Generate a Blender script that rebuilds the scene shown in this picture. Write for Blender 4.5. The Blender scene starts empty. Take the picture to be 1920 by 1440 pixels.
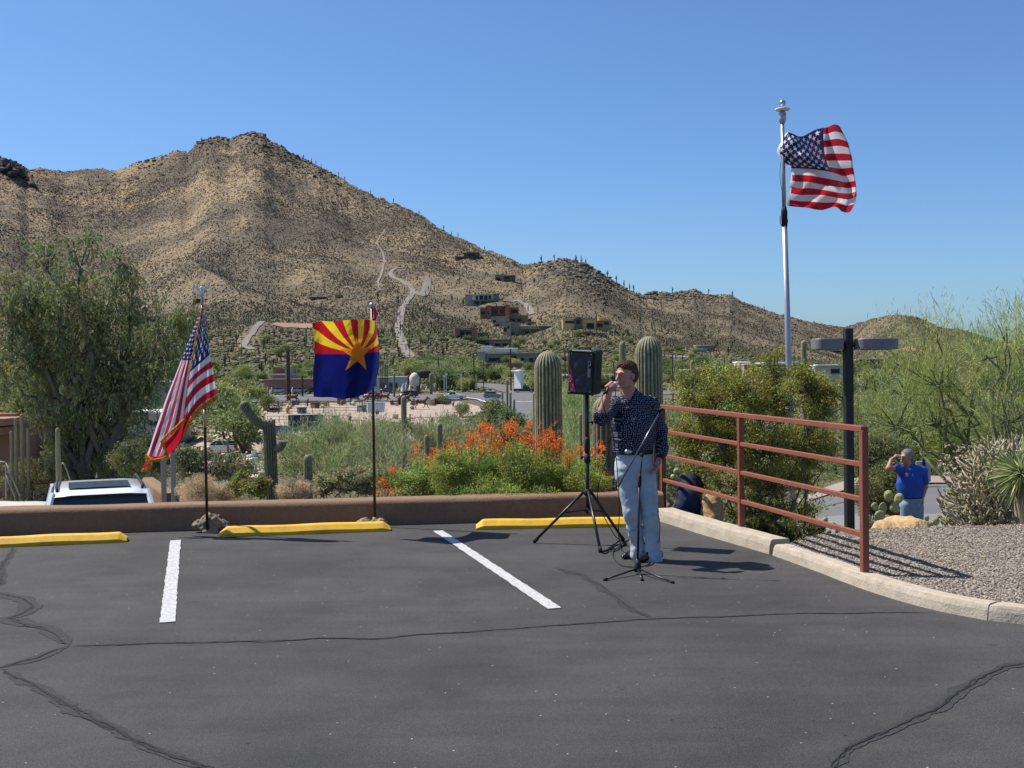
import bpy, math, random
import numpy as np
from mathutils import Matrix, Vector
R = math.radians
SC = bpy.context.scene
COL = SC.collection
# ---------------------------------------------------------------- camera
F = 2100.0; CX, CY = 960.0, 720.0; HC = 1.75
PITCH = math.atan(30 / F); ROLL = R(0.7)
fw = Vector((0, math.cos(PITCH), -math.sin(PITCH)))
r0 = Vector((1, 0, 0)); u0 = Vector((0, math.sin(PITCH), math.cos(PITCH)))
rt = r0 * math.cos(ROLL) - u0 * math.sin(ROLL)
up = u0 * math.cos(ROLL) + r0 * math.sin(ROLL)
cam_d = bpy.data.cameras.new('camera'); cam = bpy.data.objects.new('camera', cam_d); COL.objects.link(cam)
cam_d.sensor_width = 36; cam_d.lens = 36 * F / 1920; cam_d.clip_end = 20000; cam_d.clip_start = 0.05
M = Matrix.Identity(4)
for i in range(3):
    M[i][0] = rt[i]; M[i][1] = up[i]; M[i][2] = -fw[i]
M[0][3], M[1][3], M[2][3] = 0, 0, HC
cam.matrix_world = M
SC.camera = cam
# ---------------------------------------------------------------- sky, sun, exposure
SUNV = Vector((-0.63, 0.27, 1.0)).normalized()
EL = math.asin(SUNV.z); AZ = math.atan2(SUNV.x, SUNV.y)
w = bpy.data.worlds.new("World"); SC.world = w; w.use_nodes = True
nt = w.node_tree; nt.nodes.clear()
sky = nt.nodes.new('ShaderNodeTexSky'); sky.sky_type = 'NISHITA'; sky.sun_disc = False
sky.sun_elevation = EL; sky.sun_rotation = AZ % (2 * math.pi)
sky.altitude = 600; sky.air_density = 1.0; sky.dust_density = 1.3; sky.ozone_density = 2.5
bg = nt.nodes.new('ShaderNodeBackground'); bg.inputs[1].default_value = 0.095
wo = nt.nodes.new('ShaderNodeOutputWorld')
tint = nt.nodes.new('ShaderNodeMix'); tint.data_type = 'RGBA'; tint.blend_type = 'MULTIPLY'; tint.inputs[0].default_value = 1; tint.inputs[7].default_value = (.63, .85, 1.12, 1)
nt.links.new(sky.outputs[0], tint.inputs[6]); nt.links.new(tint.outputs[2], bg.inputs[0]); nt.links.new(bg.outputs[0], wo.inputs[0])
sl = bpy.data.lights.new('sun', 'SUN'); sl.energy = 5.0; sl.angle = R(0.5); sl.color = (1.0, 0.95, 0.87)
so = bpy.data.objects.new('sun', sl); COL.objects.link(so); so.location = (-20, 10, 40)
so.rotation_euler = (-SUNV).to_track_quat('-Z', 'Y').to_euler()
SC.view_settings.view_transform = 'Standard'; SC.view_settings.look = 'None'
SC.view_settings.exposure = 0.40; SC.view_settings.gamma = 1.0
SC.view_settings.use_curve_mapping = False
SC.cycles.max_bounces = 5; SC.cycles.transparent_max_bounces = 8

# ---------------------------------------------------------------- geometry helpers
def ray(px, py):
    return fw + rt * ((px - CX) / F) + up * ((CY - py) / F)
def P(px, py, d):
    v = ray(px, py); return Vector((0, 0, HC)) + v * (d / v.y)
def G(px, py, z=0.0):
    v = ray(px, py); t = (z - HC) / v.z; return Vector((0, 0, HC)) + v * t
def hz(px): return 690 - (px - 960) * 0.01222

def tag(o, label=None, cat=None, group=None, kind=None):
    if label: o['label'] = label
    if cat: o['category'] = cat
    if group: o['group'] = group
    if kind: o['kind'] = kind
    return o
def empty(name, loc=(0, 0, 0), rz=0):
    o = bpy.data.objects.new(name, None); COL.objects.link(o); o.location = loc; o.rotation_euler = (0, 0, rz)
    o.empty_display_size = 0.2
    return o
def copy_tree(o, parent=None):
    c = o.copy(); COL.objects.link(c); c.parent = parent
    for ch in list(o.children): copy_tree(ch, c)
    return c

class MB:
    def __init__(s): s.v = []; s.f = []; s.c = []; s.n = 0
    def add(s, v, f, col=(1, 1, 1), mi=0):
        v = np.asarray(v, float).reshape(-1, 3)
        if not isinstance(f, (list, tuple)): f = [f]
        for a in f:
            a = np.asarray(a, dtype=np.int64)
            if a.size: s.f.append((a + s.n, mi))
        col = np.asarray(col, float)
        if col.ndim == 1: col = np.tile(col, (len(v), 1))
        s.v.append(v); s.c.append(col[:, :3]); s.n += len(v)
    def box(s, c, size, rz=0, col=(1, 1, 1), mi=0, tilt=None, bev=0.0):
        x, y, z = [k / 2 for k in size]
        if bev > 0:
            b = min(bev, min(x, y, z) * .9)
            vs = []
            for sx in (-1, 1):
                for sy in (-1, 1):
                    for sz in (-1, 1):
                        vs += [(sx * (x - b), sy * (y - b), sz * z), (sx * (x - b), sy * y, sz * (z - b)), (sx * x, sy * (y - b), sz * (z - b))]
            vs = np.array(vs)
            import bmesh
            bm = bmesh.new()
            for p in vs: bm.verts.new(p)
            bmesh.ops.convex_hull(bm, input=bm.verts)
            bm.verts.index_update()
            V = np.array([p.co[:] for p in bm.verts]); T = np.array([[q.index for q in f.verts] for f in bm.faces]); bm.free()
            Fs = T
        else:
            V = np.array([(a, b_, c_) for a in (-x, x) for b_ in (-y, y) for c_ in (-z, z)])
            Fs = np.array([(0, 1, 3, 2), (4, 6, 7, 5), (0, 4, 5, 1), (2, 3, 7, 6), (0, 2, 6, 4), (1, 5, 7, 3)])
        m = Matrix.Rotation(rz, 3, 'Z')
        if tilt is not None: m = tilt
        V = V @ np.array(m).T + np.array(c)
        s.add(V, Fs, col, mi)
    def tube(s, pts, rad, n=8, col=(1, 1, 1), mi=0, cap=True):
        pts = np.asarray(pts, float); k = len(pts)
        rad = np.full(k, rad) if np.isscalar(rad) else np.asarray(rad, float)
        t = np.gradient(pts, axis=0); t /= np.linalg.norm(t, axis=1)[:, None] + 1e-12
        a = np.array([0, 0, 1.0]) if abs(t[0][2]) < .9 else np.array([1.0, 0, 0])
        N = []; nrm = np.cross(t[0], a); nrm /= np.linalg.norm(nrm)
        for i in range(k):
            nrm = nrm - t[i] * np.dot(nrm, t[i]); nrm /= np.linalg.norm(nrm) + 1e-12; N.append(nrm)
        N = np.array(N); B = np.cross(t, N)
        th = np.linspace(0, 2 * np.pi, n, endpoint=False)
        V = pts[:, None] + rad[:, None, None] * (np.cos(th)[None, :, None] * N[:, None] + np.sin(th)[None, :, None] * B[:, None])
        V = V.reshape(-1, 3)
        i, j = np.meshgrid(np.arange(k - 1), np.arange(n), indexing='ij'); j2 = (j + 1) % n
        Q = np.stack([i * n + j, i * n + j2, (i + 1) * n + j2, (i + 1) * n + j], -1).reshape(-1, 4)
        fs = [Q]
        if cap:
            fs.append(np.arange(n)[::-1][None]); fs.append((np.arange(n) + (k - 1) * n)[None])
        s.add(V, fs, col, mi)
    def grid(s, V, col=(1, 1, 1), mi=0, wrap=False):
        V = np.asarray(V, float); a, b = V.shape[:2]
        i, j = np.meshgrid(np.arange(a - 1), np.arange(b if wrap else b - 1), indexing='ij'); j2 = (j + 1) % b
        Q = np.stack([i * b + j, i * b + j2, (i + 1) * b + j2, (i + 1) * b + j], -1).reshape(-1, 4)
        c = col
        if isinstance(col, np.ndarray) and col.ndim == 3: c = col.reshape(-1, 3)
        s.add(V.reshape(-1, 3), Q, c, mi)
    def build(s, name, mats, parent=None, smooth=False, loc=None):
        V = np.concatenate(s.v) if s.v else np.zeros((0, 3)); C = np.concatenate(s.c)
        if loc is not None: V = V - np.array(loc)
        me = bpy.data.meshes.new(name)
        tot = sum(a.shape[0] for a, _ in s.f)
        lv = np.concatenate([a.ravel() for a, _ in s.f]); lt = np.concatenate([np.full(a.shape[0], a.shape[1]) for a, _ in s.f])
        mi = np.concatenate([np.full(a.shape[0], m) for a, m in s.f])
        me.vertices.add(len(V)); me.vertices.foreach_set('co', V.ravel())
        me.loops.add(len(lv)); me.loops.foreach_set('vertex_index', lv.astype(np.int32))
        me.polygons.add(tot); me.polygons.foreach_set('loop_start', (np.cumsum(lt) - lt).astype(np.int32))
        me.polygons.foreach_set('material_index', mi.astype(np.int32))
        me.polygons.foreach_set('use_smooth', np.full(tot, smooth))
        at = me.attributes.new('Col', 'FLOAT_COLOR', 'POINT')
        at.data.foreach_set('color', np.concatenate([C, np.ones((len(C), 1))], 1).astype(np.float32).ravel())
        me.update(calc_edges=True)
        for m in (mats if isinstance(mats, (list, tuple)) else [mats]): me.materials.append(m)
        o = bpy.data.objects.new(name, me); COL.objects.link(o)
        if parent is not None: o.parent = parent
        if loc is not None: o.location = loc
        return o

# ---------------------------------------------------------------- noise
def _h(ix, iy, iz, s):
    n = (ix * 374761393 + iy * 668265263 + iz * 2147483647 + s * 1274126177) & 0xffffffff
    n = ((n ^ (n >> 13)) * 1274126177) & 0xffffffff
    n = (n ^ (n >> 16)) & 0xffffffff
    return n / 4294967295.0
def noise3(p, s=0):
    p = np.asarray(p, float); i = np.floor(p).astype(np.int64); f = p - i; u = f * f * (3 - 2 * f)
    r = 0
    for a in (0, 1):
        for b in (0, 1):
            for c in (0, 1):
                wgt = (u[..., 0] if a else 1 - u[..., 0]) * (u[..., 1] if b else 1 - u[..., 1]) * (u[..., 2] if c else 1 - u[..., 2])
                r = r + wgt * _h(i[..., 0] + a, i[..., 1] + b, i[..., 2] + c, s)
    return r * 2 - 1
def noise2(x, y, s=0, octv=4, gain=.5):
    r = 0; a = 1; q = 0
    for o in range(octv):
        p = np.stack([x * 2 ** o + 17.3 * o, y * 2 ** o - 9.1 * o, np.zeros_like(x) + .5 * 0], -1)
        i = np.floor(p[..., :2]).astype(np.int64); f = p[..., :2] - i; u = f * f * (3 - 2 * f)
        z = np.zeros_like(i[..., 0])
        n = ((1 - u[..., 0]) * (1 - u[..., 1]) * _h(i[..., 0], i[..., 1], z, s + o) + u[..., 0] * (1 - u[..., 1]) * _h(i[..., 0] + 1, i[..., 1], z, s + o)
             + (1 - u[..., 0]) * u[..., 1] * _h(i[..., 0], i[..., 1] + 1, z, s + o) + u[..., 0] * u[..., 1] * _h(i[..., 0] + 1, i[..., 1] + 1, z, s + o))
        r = r + a * (n * 2 - 1); q += a; a *= gain
    return r / q
def sm(x, a, b):
    t = np.clip((x - a) / (b - a), 0, 1); return t * t * (3 - 2 * t)

# ---------------------------------------------------------------- materials
def mat(name, col=(.5, .5, .5), rough=.8, vcol=False, nscale=0, namt=.2, bump=0, bscale=None, metal=0, trans=0, spec=.3, detail=4, coat=0):
    m = bpy.data.materials.new(name); m.use_nodes = True; n = m.node_tree; L = n.links
    b = n.nodes['Principled BSDF']; out = n.nodes['Material Output']
    b.inputs['Roughness'].default_value = rough; b.inputs['Metallic'].default_value = metal
    b.inputs['Specular IOR Level'].default_value = spec
    if coat: b.inputs['Coat Weight'].default_value = coat; b.inputs['Coat Roughness'].default_value = .08
    src = None
    if vcol:
        a = n.nodes.new('ShaderNodeAttribute'); a.attribute_name = 'Col'; src = a.outputs['Color']
    else:
        a = n.nodes.new('ShaderNodeRGB'); a.outputs[0].default_value = (*col, 1); src = a.outputs[0]
    if vcol and tuple(col) != (.5, .5, .5):
        mm = n.nodes.new('ShaderNodeMix'); mm.data_type = 'RGBA'; mm.blend_type = 'MULTIPLY'; mm.inputs[0].default_value = 1
        L.new(src, mm.inputs[6]); mm.inputs[7].default_value = (*col, 1); src = mm.outputs[2]
    tc = n.nodes.new('ShaderNodeTexCoord')
    if nscale:
        t = n.nodes.new('ShaderNodeTexNoise'); t.inputs['Scale'].default_value = nscale; t.inputs['Detail'].default_value = detail
        t.inputs['Roughness'].default_value = .65
        L.new(tc.outputs['Object'], t.inputs['Vector'])
        mr = n.nodes.new('ShaderNodeMapRange'); mr.inputs['From Min'].default_value = .25; mr.inputs['From Max'].default_value = .75
        mr.inputs['To Min'].default_value = 1 - namt; mr.inputs['To Max'].default_value = 1 + namt
        L.new(t.outputs['Fac'], mr.inputs['Value'])
        mm = n.nodes.new('ShaderNodeVectorMath'); mm.operation = 'SCALE'
        L.new(src, mm.inputs[0]); L.new(mr.outputs[0], mm.inputs['Scale']); src = mm.outputs[0]
    L.new(src, b.inputs['Base Color'])
    if bump:
        t2 = n.nodes.new('ShaderNodeTexNoise'); t2.inputs['Scale'].default_value = bscale or nscale or 20; t2.inputs['Detail'].default_value = 5
        L.new(tc.outputs['Object'], t2.inputs['Vector'])
        bp = n.nodes.new('ShaderNodeBump'); bp.inputs['Strength'].default_value = 1; bp.inputs['Distance'].default_value = bump
        L.new(t2.outputs['Fac'], bp.inputs['Height']); L.new(bp.outputs[0], b.inputs['Normal'])
    if trans:
        tr = n.nodes.new('ShaderNodeBsdfTranslucent'); L.new(src, tr.inputs[0])
        mx = n.nodes.new('ShaderNodeMixShader'); mx.inputs[0].default_value = trans
        L.new(b.outputs[0], mx.inputs[1]); L.new(tr.outputs[0], mx.inputs[2]); L.new(mx.outputs[0], out.inputs[0])
    return m
def worn(m, col2, scale, lo, hi, amt=1.0):
    """let a second colour show through in ragged patches"""
    n = m.node_tree; L = n.links; b = n.nodes['Principled BSDF']; src = b.inputs['Base Color'].links[0].from_socket
    tc = n.nodes.new('ShaderNodeTexCoord'); t = n.nodes.new('ShaderNodeTexNoise'); t.inputs['Scale'].default_value = scale; t.inputs['Detail'].default_value = 8; t.inputs['Roughness'].default_value = .72; L.new(tc.outputs['Object'], t.inputs['Vector'])
    r = n.nodes.new('ShaderNodeMapRange'); r.inputs['From Min'].default_value = lo; r.inputs['From Max'].default_value = hi; r.inputs['To Max'].default_value = amt; L.new(t.outputs['Fac'], r.inputs['Value'])
    x = n.nodes.new('ShaderNodeMix'); x.data_type = 'RGBA'; L.new(r.outputs[0], x.inputs[0]); L.new(src, x.inputs[6]); x.inputs[7].default_value = (*col2, 1); L.new(x.outputs[2], b.inputs['Base Color']); return m
MT = {}
MT['leaf'] = mat('foliage', (1.3, 1.3, 1.25), vcol=True, rough=.6, trans=.38, spec=.25)
MT['wood'] = mat('bark', vcol=True, rough=.9, nscale=12, namt=.3)
MT['vc'] = mat('painted_surface', vcol=True, rough=.7, nscale=3, namt=.1)
MT['vcfine'] = mat('rough_surface', vcol=True, rough=.85, nscale=30, namt=.25, bump=.004)
MT['cactus'] = mat('cactus_skin', vcol=True, rough=.7, nscale=38, namt=.42, bump=.004, bscale=60)
MT['black'] = mat('black_metal', (.012, .012, .013), rough=.38, spec=.5)
MT['blackm'] = mat('black_matte', (.015, .015, .016), rough=.7, nscale=40, namt=.3)
MT['rubber'] = mat('rubber', (.02, .02, .02), rough=.85)
MT['win'] = mat('window_dark', (.022, .024, .026), .35, spec=.25)
MT['glassd'] = mat('dark_glass', (.02, .025, .03), rough=.06, spec=.8)
MT['white'] = mat('white_paint', (.75, .75, .74), rough=.3, coat=.5)
MT['steel'] = mat('brushed_metal', (.5, .5, .52), rough=.35, metal=.9, nscale=25, namt=.1)
MT['alu'] = mat('aluminium', (.40, .41, .43), rough=.42, metal=.6, nscale=14, namt=.08)
MT['skin'] = mat('skin', vcol=True, rough=.55, nscale=30, namt=.08, spec=.4)

# ---------------------------------------------------------------- implicit surfaces (smooth union + surface nets)
def cone(a, b, ra, rb, fl=(1, 1, 1), op='u'): return ('c', np.array(a, float), np.array(b, float), ra, rb, np.array(fl, float), op)
def ell(c, r, rot=None, op='u'): return ('e', np.array(c, float), np.array(r, float), rot, op)
def sdf_eval(X, prims, k):
    D = None
    for p in prims:
        if p[0] == 'c':
            _, a, b, ra, rb, fl, op = p
            q = (X - a) / fl; ab = (b - a) / fl
            t = np.clip((q @ ab) / (ab @ ab + 1e-12), 0, 1)
            d = (np.linalg.norm(q - t[..., None] * ab, axis=-1) - (ra + (rb - ra) * t)) * min(fl)
        else:
            _, c, r, rot, op = p
            q = X - c
            if rot is not None: q = q @ np.array(rot)
            l = np.linalg.norm(q / r, axis=-1); l2 = np.linalg.norm(q / (r * r), axis=-1)
            d = l * (l - 1) / (l2 + 1e-9)
        if D is None: D = d
        elif op == 'u':
            h = np.clip(.5 + .5 * (D - d) / k, 0, 1); D = D * (1 - h) + d * h - k * h * (1 - h)
        else:
            h = np.clip(.5 - .5 * (D + d) / k, 0, 1); D = D * (1 - h) - d * h + k * h * (1 - h)
    return D
def nets(prims, res, k=.03, disp=None, pad=.04):
    lo = []; hi = []
    flat = [q for p in prims for q in (p[1] if p[0] == 'g' else [p]) if q[-1] == 'u']
    for p in flat:
        if p[0] == 'c':
            r = max(p[3], p[4]) * max(p[5]); lo += [p[1] - r, p[2] - r]; hi += [p[1] + r, p[2] + r]
        else:
            r = max(p[2]); lo.append(p[1] - r); hi.append(p[1] + r)
    lo = np.min(lo, 0) - pad; hi = np.max(hi, 0) + pad
    n = np.ceil((hi - lo) / res).astype(int) + 1
    ax = [lo[i] + res * np.arange(n[i]) for i in range(3)]
    X = np.stack(np.meshgrid(*ax, indexing='ij'), -1)
    D = np.full(tuple(n), .06)
    def apply(D, p, kk):
        if p[0] == 'g':
            D2 = np.full(D.shape, .06)
            for q in p[1]: apply(D2, q, p[2])
            h = np.clip(.5 + .5 * (D - D2) / kk, 0, 1); D[...] = D * (1 - h) + D2 * h - kk * h * (1 - h); return
        if p[0] == 'c': r = max(p[3], p[4]) * max(p[5]); a = np.minimum(p[1], p[2]) - r; b = np.maximum(p[1], p[2]) + r
        else: r = max(p[2]); a = p[1] - r; b = p[1] + r
        mg = max(.03, kk * 2); i0 = np.clip(np.floor((a - mg - lo) / res).astype(int), 0, n - 1); i1 = np.clip(np.ceil((b + mg - lo) / res).astype(int) + 1, 1, n)
        if (i1 <= i0).any(): return
        S = tuple(slice(u, v) for u, v in zip(i0, i1)); d = sdf_eval(X[S], [p[:-1] + ('u',)], kk); Ds = D[S]
        if p[-1] == 'u': h = np.clip(.5 + .5 * (Ds - d) / kk, 0, 1); D[S] = Ds * (1 - h) + d * h - kk * h * (1 - h)
        else: h = np.clip(.5 - .5 * (Ds + d) / kk, 0, 1); D[S] = Ds * (1 - h) - d * h + kk * h * (1 - h)
    for p in prims: apply(D, p, k)
    if disp is not None: D = D + disp(X)
    s = D < 0
    cells = np.zeros(tuple(n - 1), bool); allin = np.ones(tuple(n - 1), bool)
    acc = np.zeros(tuple(n - 1) + (3,)); cnt = np.zeros(tuple(n - 1))
    cor = [(a, b, c) for a in (0, 1) for b in (0, 1) for c in (0, 1)]
    sl_ = lambda A, c: A[c[0]:A.shape[0] - 1 + c[0], c[1]:A.shape[1] - 1 + c[1], c[2]:A.shape[2] - 1 + c[2]]
    for c in cor: cells |= sl_(s, c); allin &= sl_(s, c)
    act = cells & ~allin
    for i in range(8):
        for j in range(i + 1, 8):
            a, b = cor[i], cor[j]
            if sum(abs(a[q] - b[q]) for q in range(3)) != 1: continue
            da, db = sl_(D, a), sl_(D, b); m = (da < 0) != (db < 0)
            t = np.where(m, da / (da - db + 1e-20), 0)
            pt = np.array(a)[None, None, None] + t[..., None] * (np.array(b) - np.array(a))
            acc += np.where(m[..., None], pt, 0); cnt += m
    idx = -np.ones(tuple(n - 1), int); idx[act] = np.arange(act.sum())
    base = np.stack(np.nonzero(act), -1)
    V = lo + res * (base + acc[act] / cnt[act][:, None])
    Fs = []
    for ax_ in range(3):
        d0 = np.take(s, range(0, n[ax_] - 1), ax_); d1 = np.take(s, range(1, n[ax_]), ax_)
        e = np.stack(np.nonzero(d0 != d1), -1)
        u, v = [(1, 2), (2, 0), (0, 1)][ax_]
        ok = (e[:, u] > 0) & (e[:, v] > 0) & (e[:, u] < n[u] - 1) & (e[:, v] < n[v] - 1); e = e[ok]
        if not len(e): continue
        inn = s[e[:, 0], e[:, 1], e[:, 2]]
        def cell(du, dv):
            q = e.copy(); q[:, u] -= du; q[:, v] -= dv; return idx[q[:, 0], q[:, 1], q[:, 2]]
        Q = np.stack([cell(0, 0), cell(1, 0), cell(1, 1), cell(0, 1)], -1)
        Q[~inn] = Q[~inn][:, ::-1]
        Fs.append(Q)
    return V, np.concatenate(Fs)

# ---------------------------------------------------------------- ribbed cactus column
def cactus_tube(mb, pts, rad, ribs=18, n=None, g=(.075, .095, .04), sp=(.50, .42, .26), spw=.55, brown=0):
    pts = np.asarray(pts, float); n = n or ribs * 5; k = len(pts)
    t = np.gradient(pts, axis=0); t /= np.linalg.norm(t, axis=1)[:, None]
    a = np.array([1.0, 0, 0]); nrm = a - t[0] * (a @ t[0]); nrm /= np.linalg.norm(nrm); N = []
    for i in range(k):
        nrm = nrm - t[i] * (nrm @ t[i]); nrm /= np.linalg.norm(nrm); N.append(nrm)
    N = np.array(N); B = np.cross(t, N); th = np.linspace(0, 2 * np.pi, n, endpoint=False)
    ph = np.abs(np.cos(th * ribs / 2)); prof = 1 - .13 * (1 - ph) ** 1.0
    rr = np.asarray(rad)[:, None] * prof[None]
    V = pts[:, None] + rr[..., None] * (np.cos(th)[None, :, None] * N[:, None] + np.sin(th)[None, :, None] * B[:, None])
    crest = np.clip((ph - (1 - spw)) / spw, 0, 1) ** 1.3
    yy = np.arange(k)[:, None] * np.ones(n)[None]
    nz = noise2(yy * .9, th[None] * ribs * .32 + yy * 0, 5, 2)
    c = crest[None] * (.75 + .5 * nz); c = np.clip(c, 0, 1)
    Cc = np.array(g)[None, None] * (1 - c[..., None]) + np.array(sp)[None, None] * c[..., None]
    if brown:
        bz = np.clip(brown * (1 - np.arange(k) / k)[:, None] + .3 * noise2(yy * .15, th[None] * 1.5 + 0 * yy, 9, 3), 0, 1)[..., None]
        Cc = Cc * (1 - bz) + np.array((.17, .13, .09)) * bz * (.6 + .8 * c[..., None])
    mb.grid(V, Cc, wrap=True)
def column_path(base, top, R0, k=44, lean=0, taper=.8, dome=1.3):
    base = np.array(base, float); top = np.array(top, float); h = np.linalg.norm(top - base)
    # dome rings spaced by sine
    body = np.linspace(0, 1 - dome * R0 / h, k - 12)
    ph = np.linspace(0, np.pi / 2, 13)[1:]
    tt = np.concatenate([body, 1 - dome * R0 / h + dome * R0 / h * np.sin(ph)])
    rb = R0 * (taper + (1 - taper) * np.sin(np.clip(body, 0, 1) * np.pi * .62 + .35))
    rr = np.concatenate([rb, rb[-1] * np.maximum(np.cos(ph), .03)])
    pts = base + (top - base) * tt[:, None] + np.array([1.0, 0, 0]) * (lean * np.sin(tt * np.pi))[:, None]
    return pts, rr
def saguaro(name, base, top, R0, ribs=18, label=None, group=None, arms=(), **kw):
    mb = MB(); p, r = column_path(base, top, R0, lean=kw.pop('lean', 0), taper=kw.pop('taper', .8)); cactus_tube(mb, p, r, ribs, **kw)
    root = mb.build(name, MT['cactus'], smooth=True, loc=tuple(base))
    for (pts, rad) in arms:
        m2 = MB(); q = np.array(pts, float); s = np.linspace(0, len(q) - 1, 30)
        i = np.clip(np.floor(s).astype(int), 0, len(q) - 2); f = (s - i)[:, None]
        qq = q[i] * (1 - f) + q[i + 1] * f
        for _ in range(6): qq[1:-1] = (qq[:-2] + qq[2:] + qq[1:-1] * 2) / 4
        L = np.linspace(0, 1, 30); rr = rad * np.minimum(1, .55 + L * 3) * np.sqrt(np.clip(1 - np.clip((L - .88) / .12, 0, 1) ** 2, .004, 1))
        cactus_tube(m2, qq, rr, max(8, ribs - 4), **kw)
        a = m2.build('arm', MT['cactus'], parent=root, smooth=True); a.matrix_parent_inverse = Matrix.Translation(-Vector(base))
    tag(root, label, 'cactus', group)
    return root
# ---------------------------------------------------------------- leaves
def leaves(mb, C, D, L, W, col, jit=.2, rng=None, droop=0, hue=.15, tri=False):
    """one leaf blade per row of C (centres) with direction D"""
    n = len(C); D = D / (np.linalg.norm(D, axis=1)[:, None] + 1e-9)
    s = rng.normal(size=(n, 3)); s = s - D * np.sum(s * D, 1)[:, None]; s /= np.linalg.norm(s, axis=1)[:, None] + 1e-9
    L = (L * rng.uniform(.6, 1.3, n))[:, None]; W = (W * rng.uniform(.7, 1.3, n))[:, None]
    a = C - D * L * .5; b = C + D * L * .5; m = C
    V = np.stack([a, m + s * W * .5, b, m - s * W * .5], 1).reshape(-1, 3)
    i = np.arange(n)[:, None] * 4
    col = np.asarray(col, float)
    if col.ndim == 1: col = np.tile(col, (n, 1))
    k = rng.uniform(1 - jit, 1 + jit, (n, 1)); cc = col * k
    cc = cc * (1 + hue * rng.normal(size=(n, 1)) * np.array([[1, .3, -.2]]) * .5); cc = np.clip(cc, .003, 1)
    mb.add(V, i + np.arange(4)[None], np.repeat(cc, 4, 0))
def rand_ball(rng, n, surf=.33):
    d = rng.normal(size=(n, 3)); d /= np.linalg.norm(d, axis=1)[:, None]
    return d * (rng.uniform(0, 1, (n, 1)) ** surf)
def limb(mb, a, b, ra, rb, rng, wig=.08, n=6, sides=5, col=(.12, .10, .07), sag=0):
    a = np.array(a, float); b = np.array(b, float); t = np.linspace(0, 1, n)[:, None]
    L = np.linalg.norm(b - a); w_ = rng.normal(size=(n, 3)) * wig * L * .4; w_[0] = w_[-1] = 0
    pts = a + (b - a) * t + w_; pts[:, 2] += sag * L * np.sin(t[:, 0] * np.pi)
    mb.tube(pts, ra + (rb - ra) * t[:, 0], n=sides, col=np.array(col), cap=False)
    return pts
def px_lobe(px, py, rx, ry, d, dy=0, rd=None):
    c = np.array(P(px, py, d + dy)); k = (d + dy) / F
    return c, np.array([rx * k, (rd if rd else (rx + ry) * .5 * k), ry * k])
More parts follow.
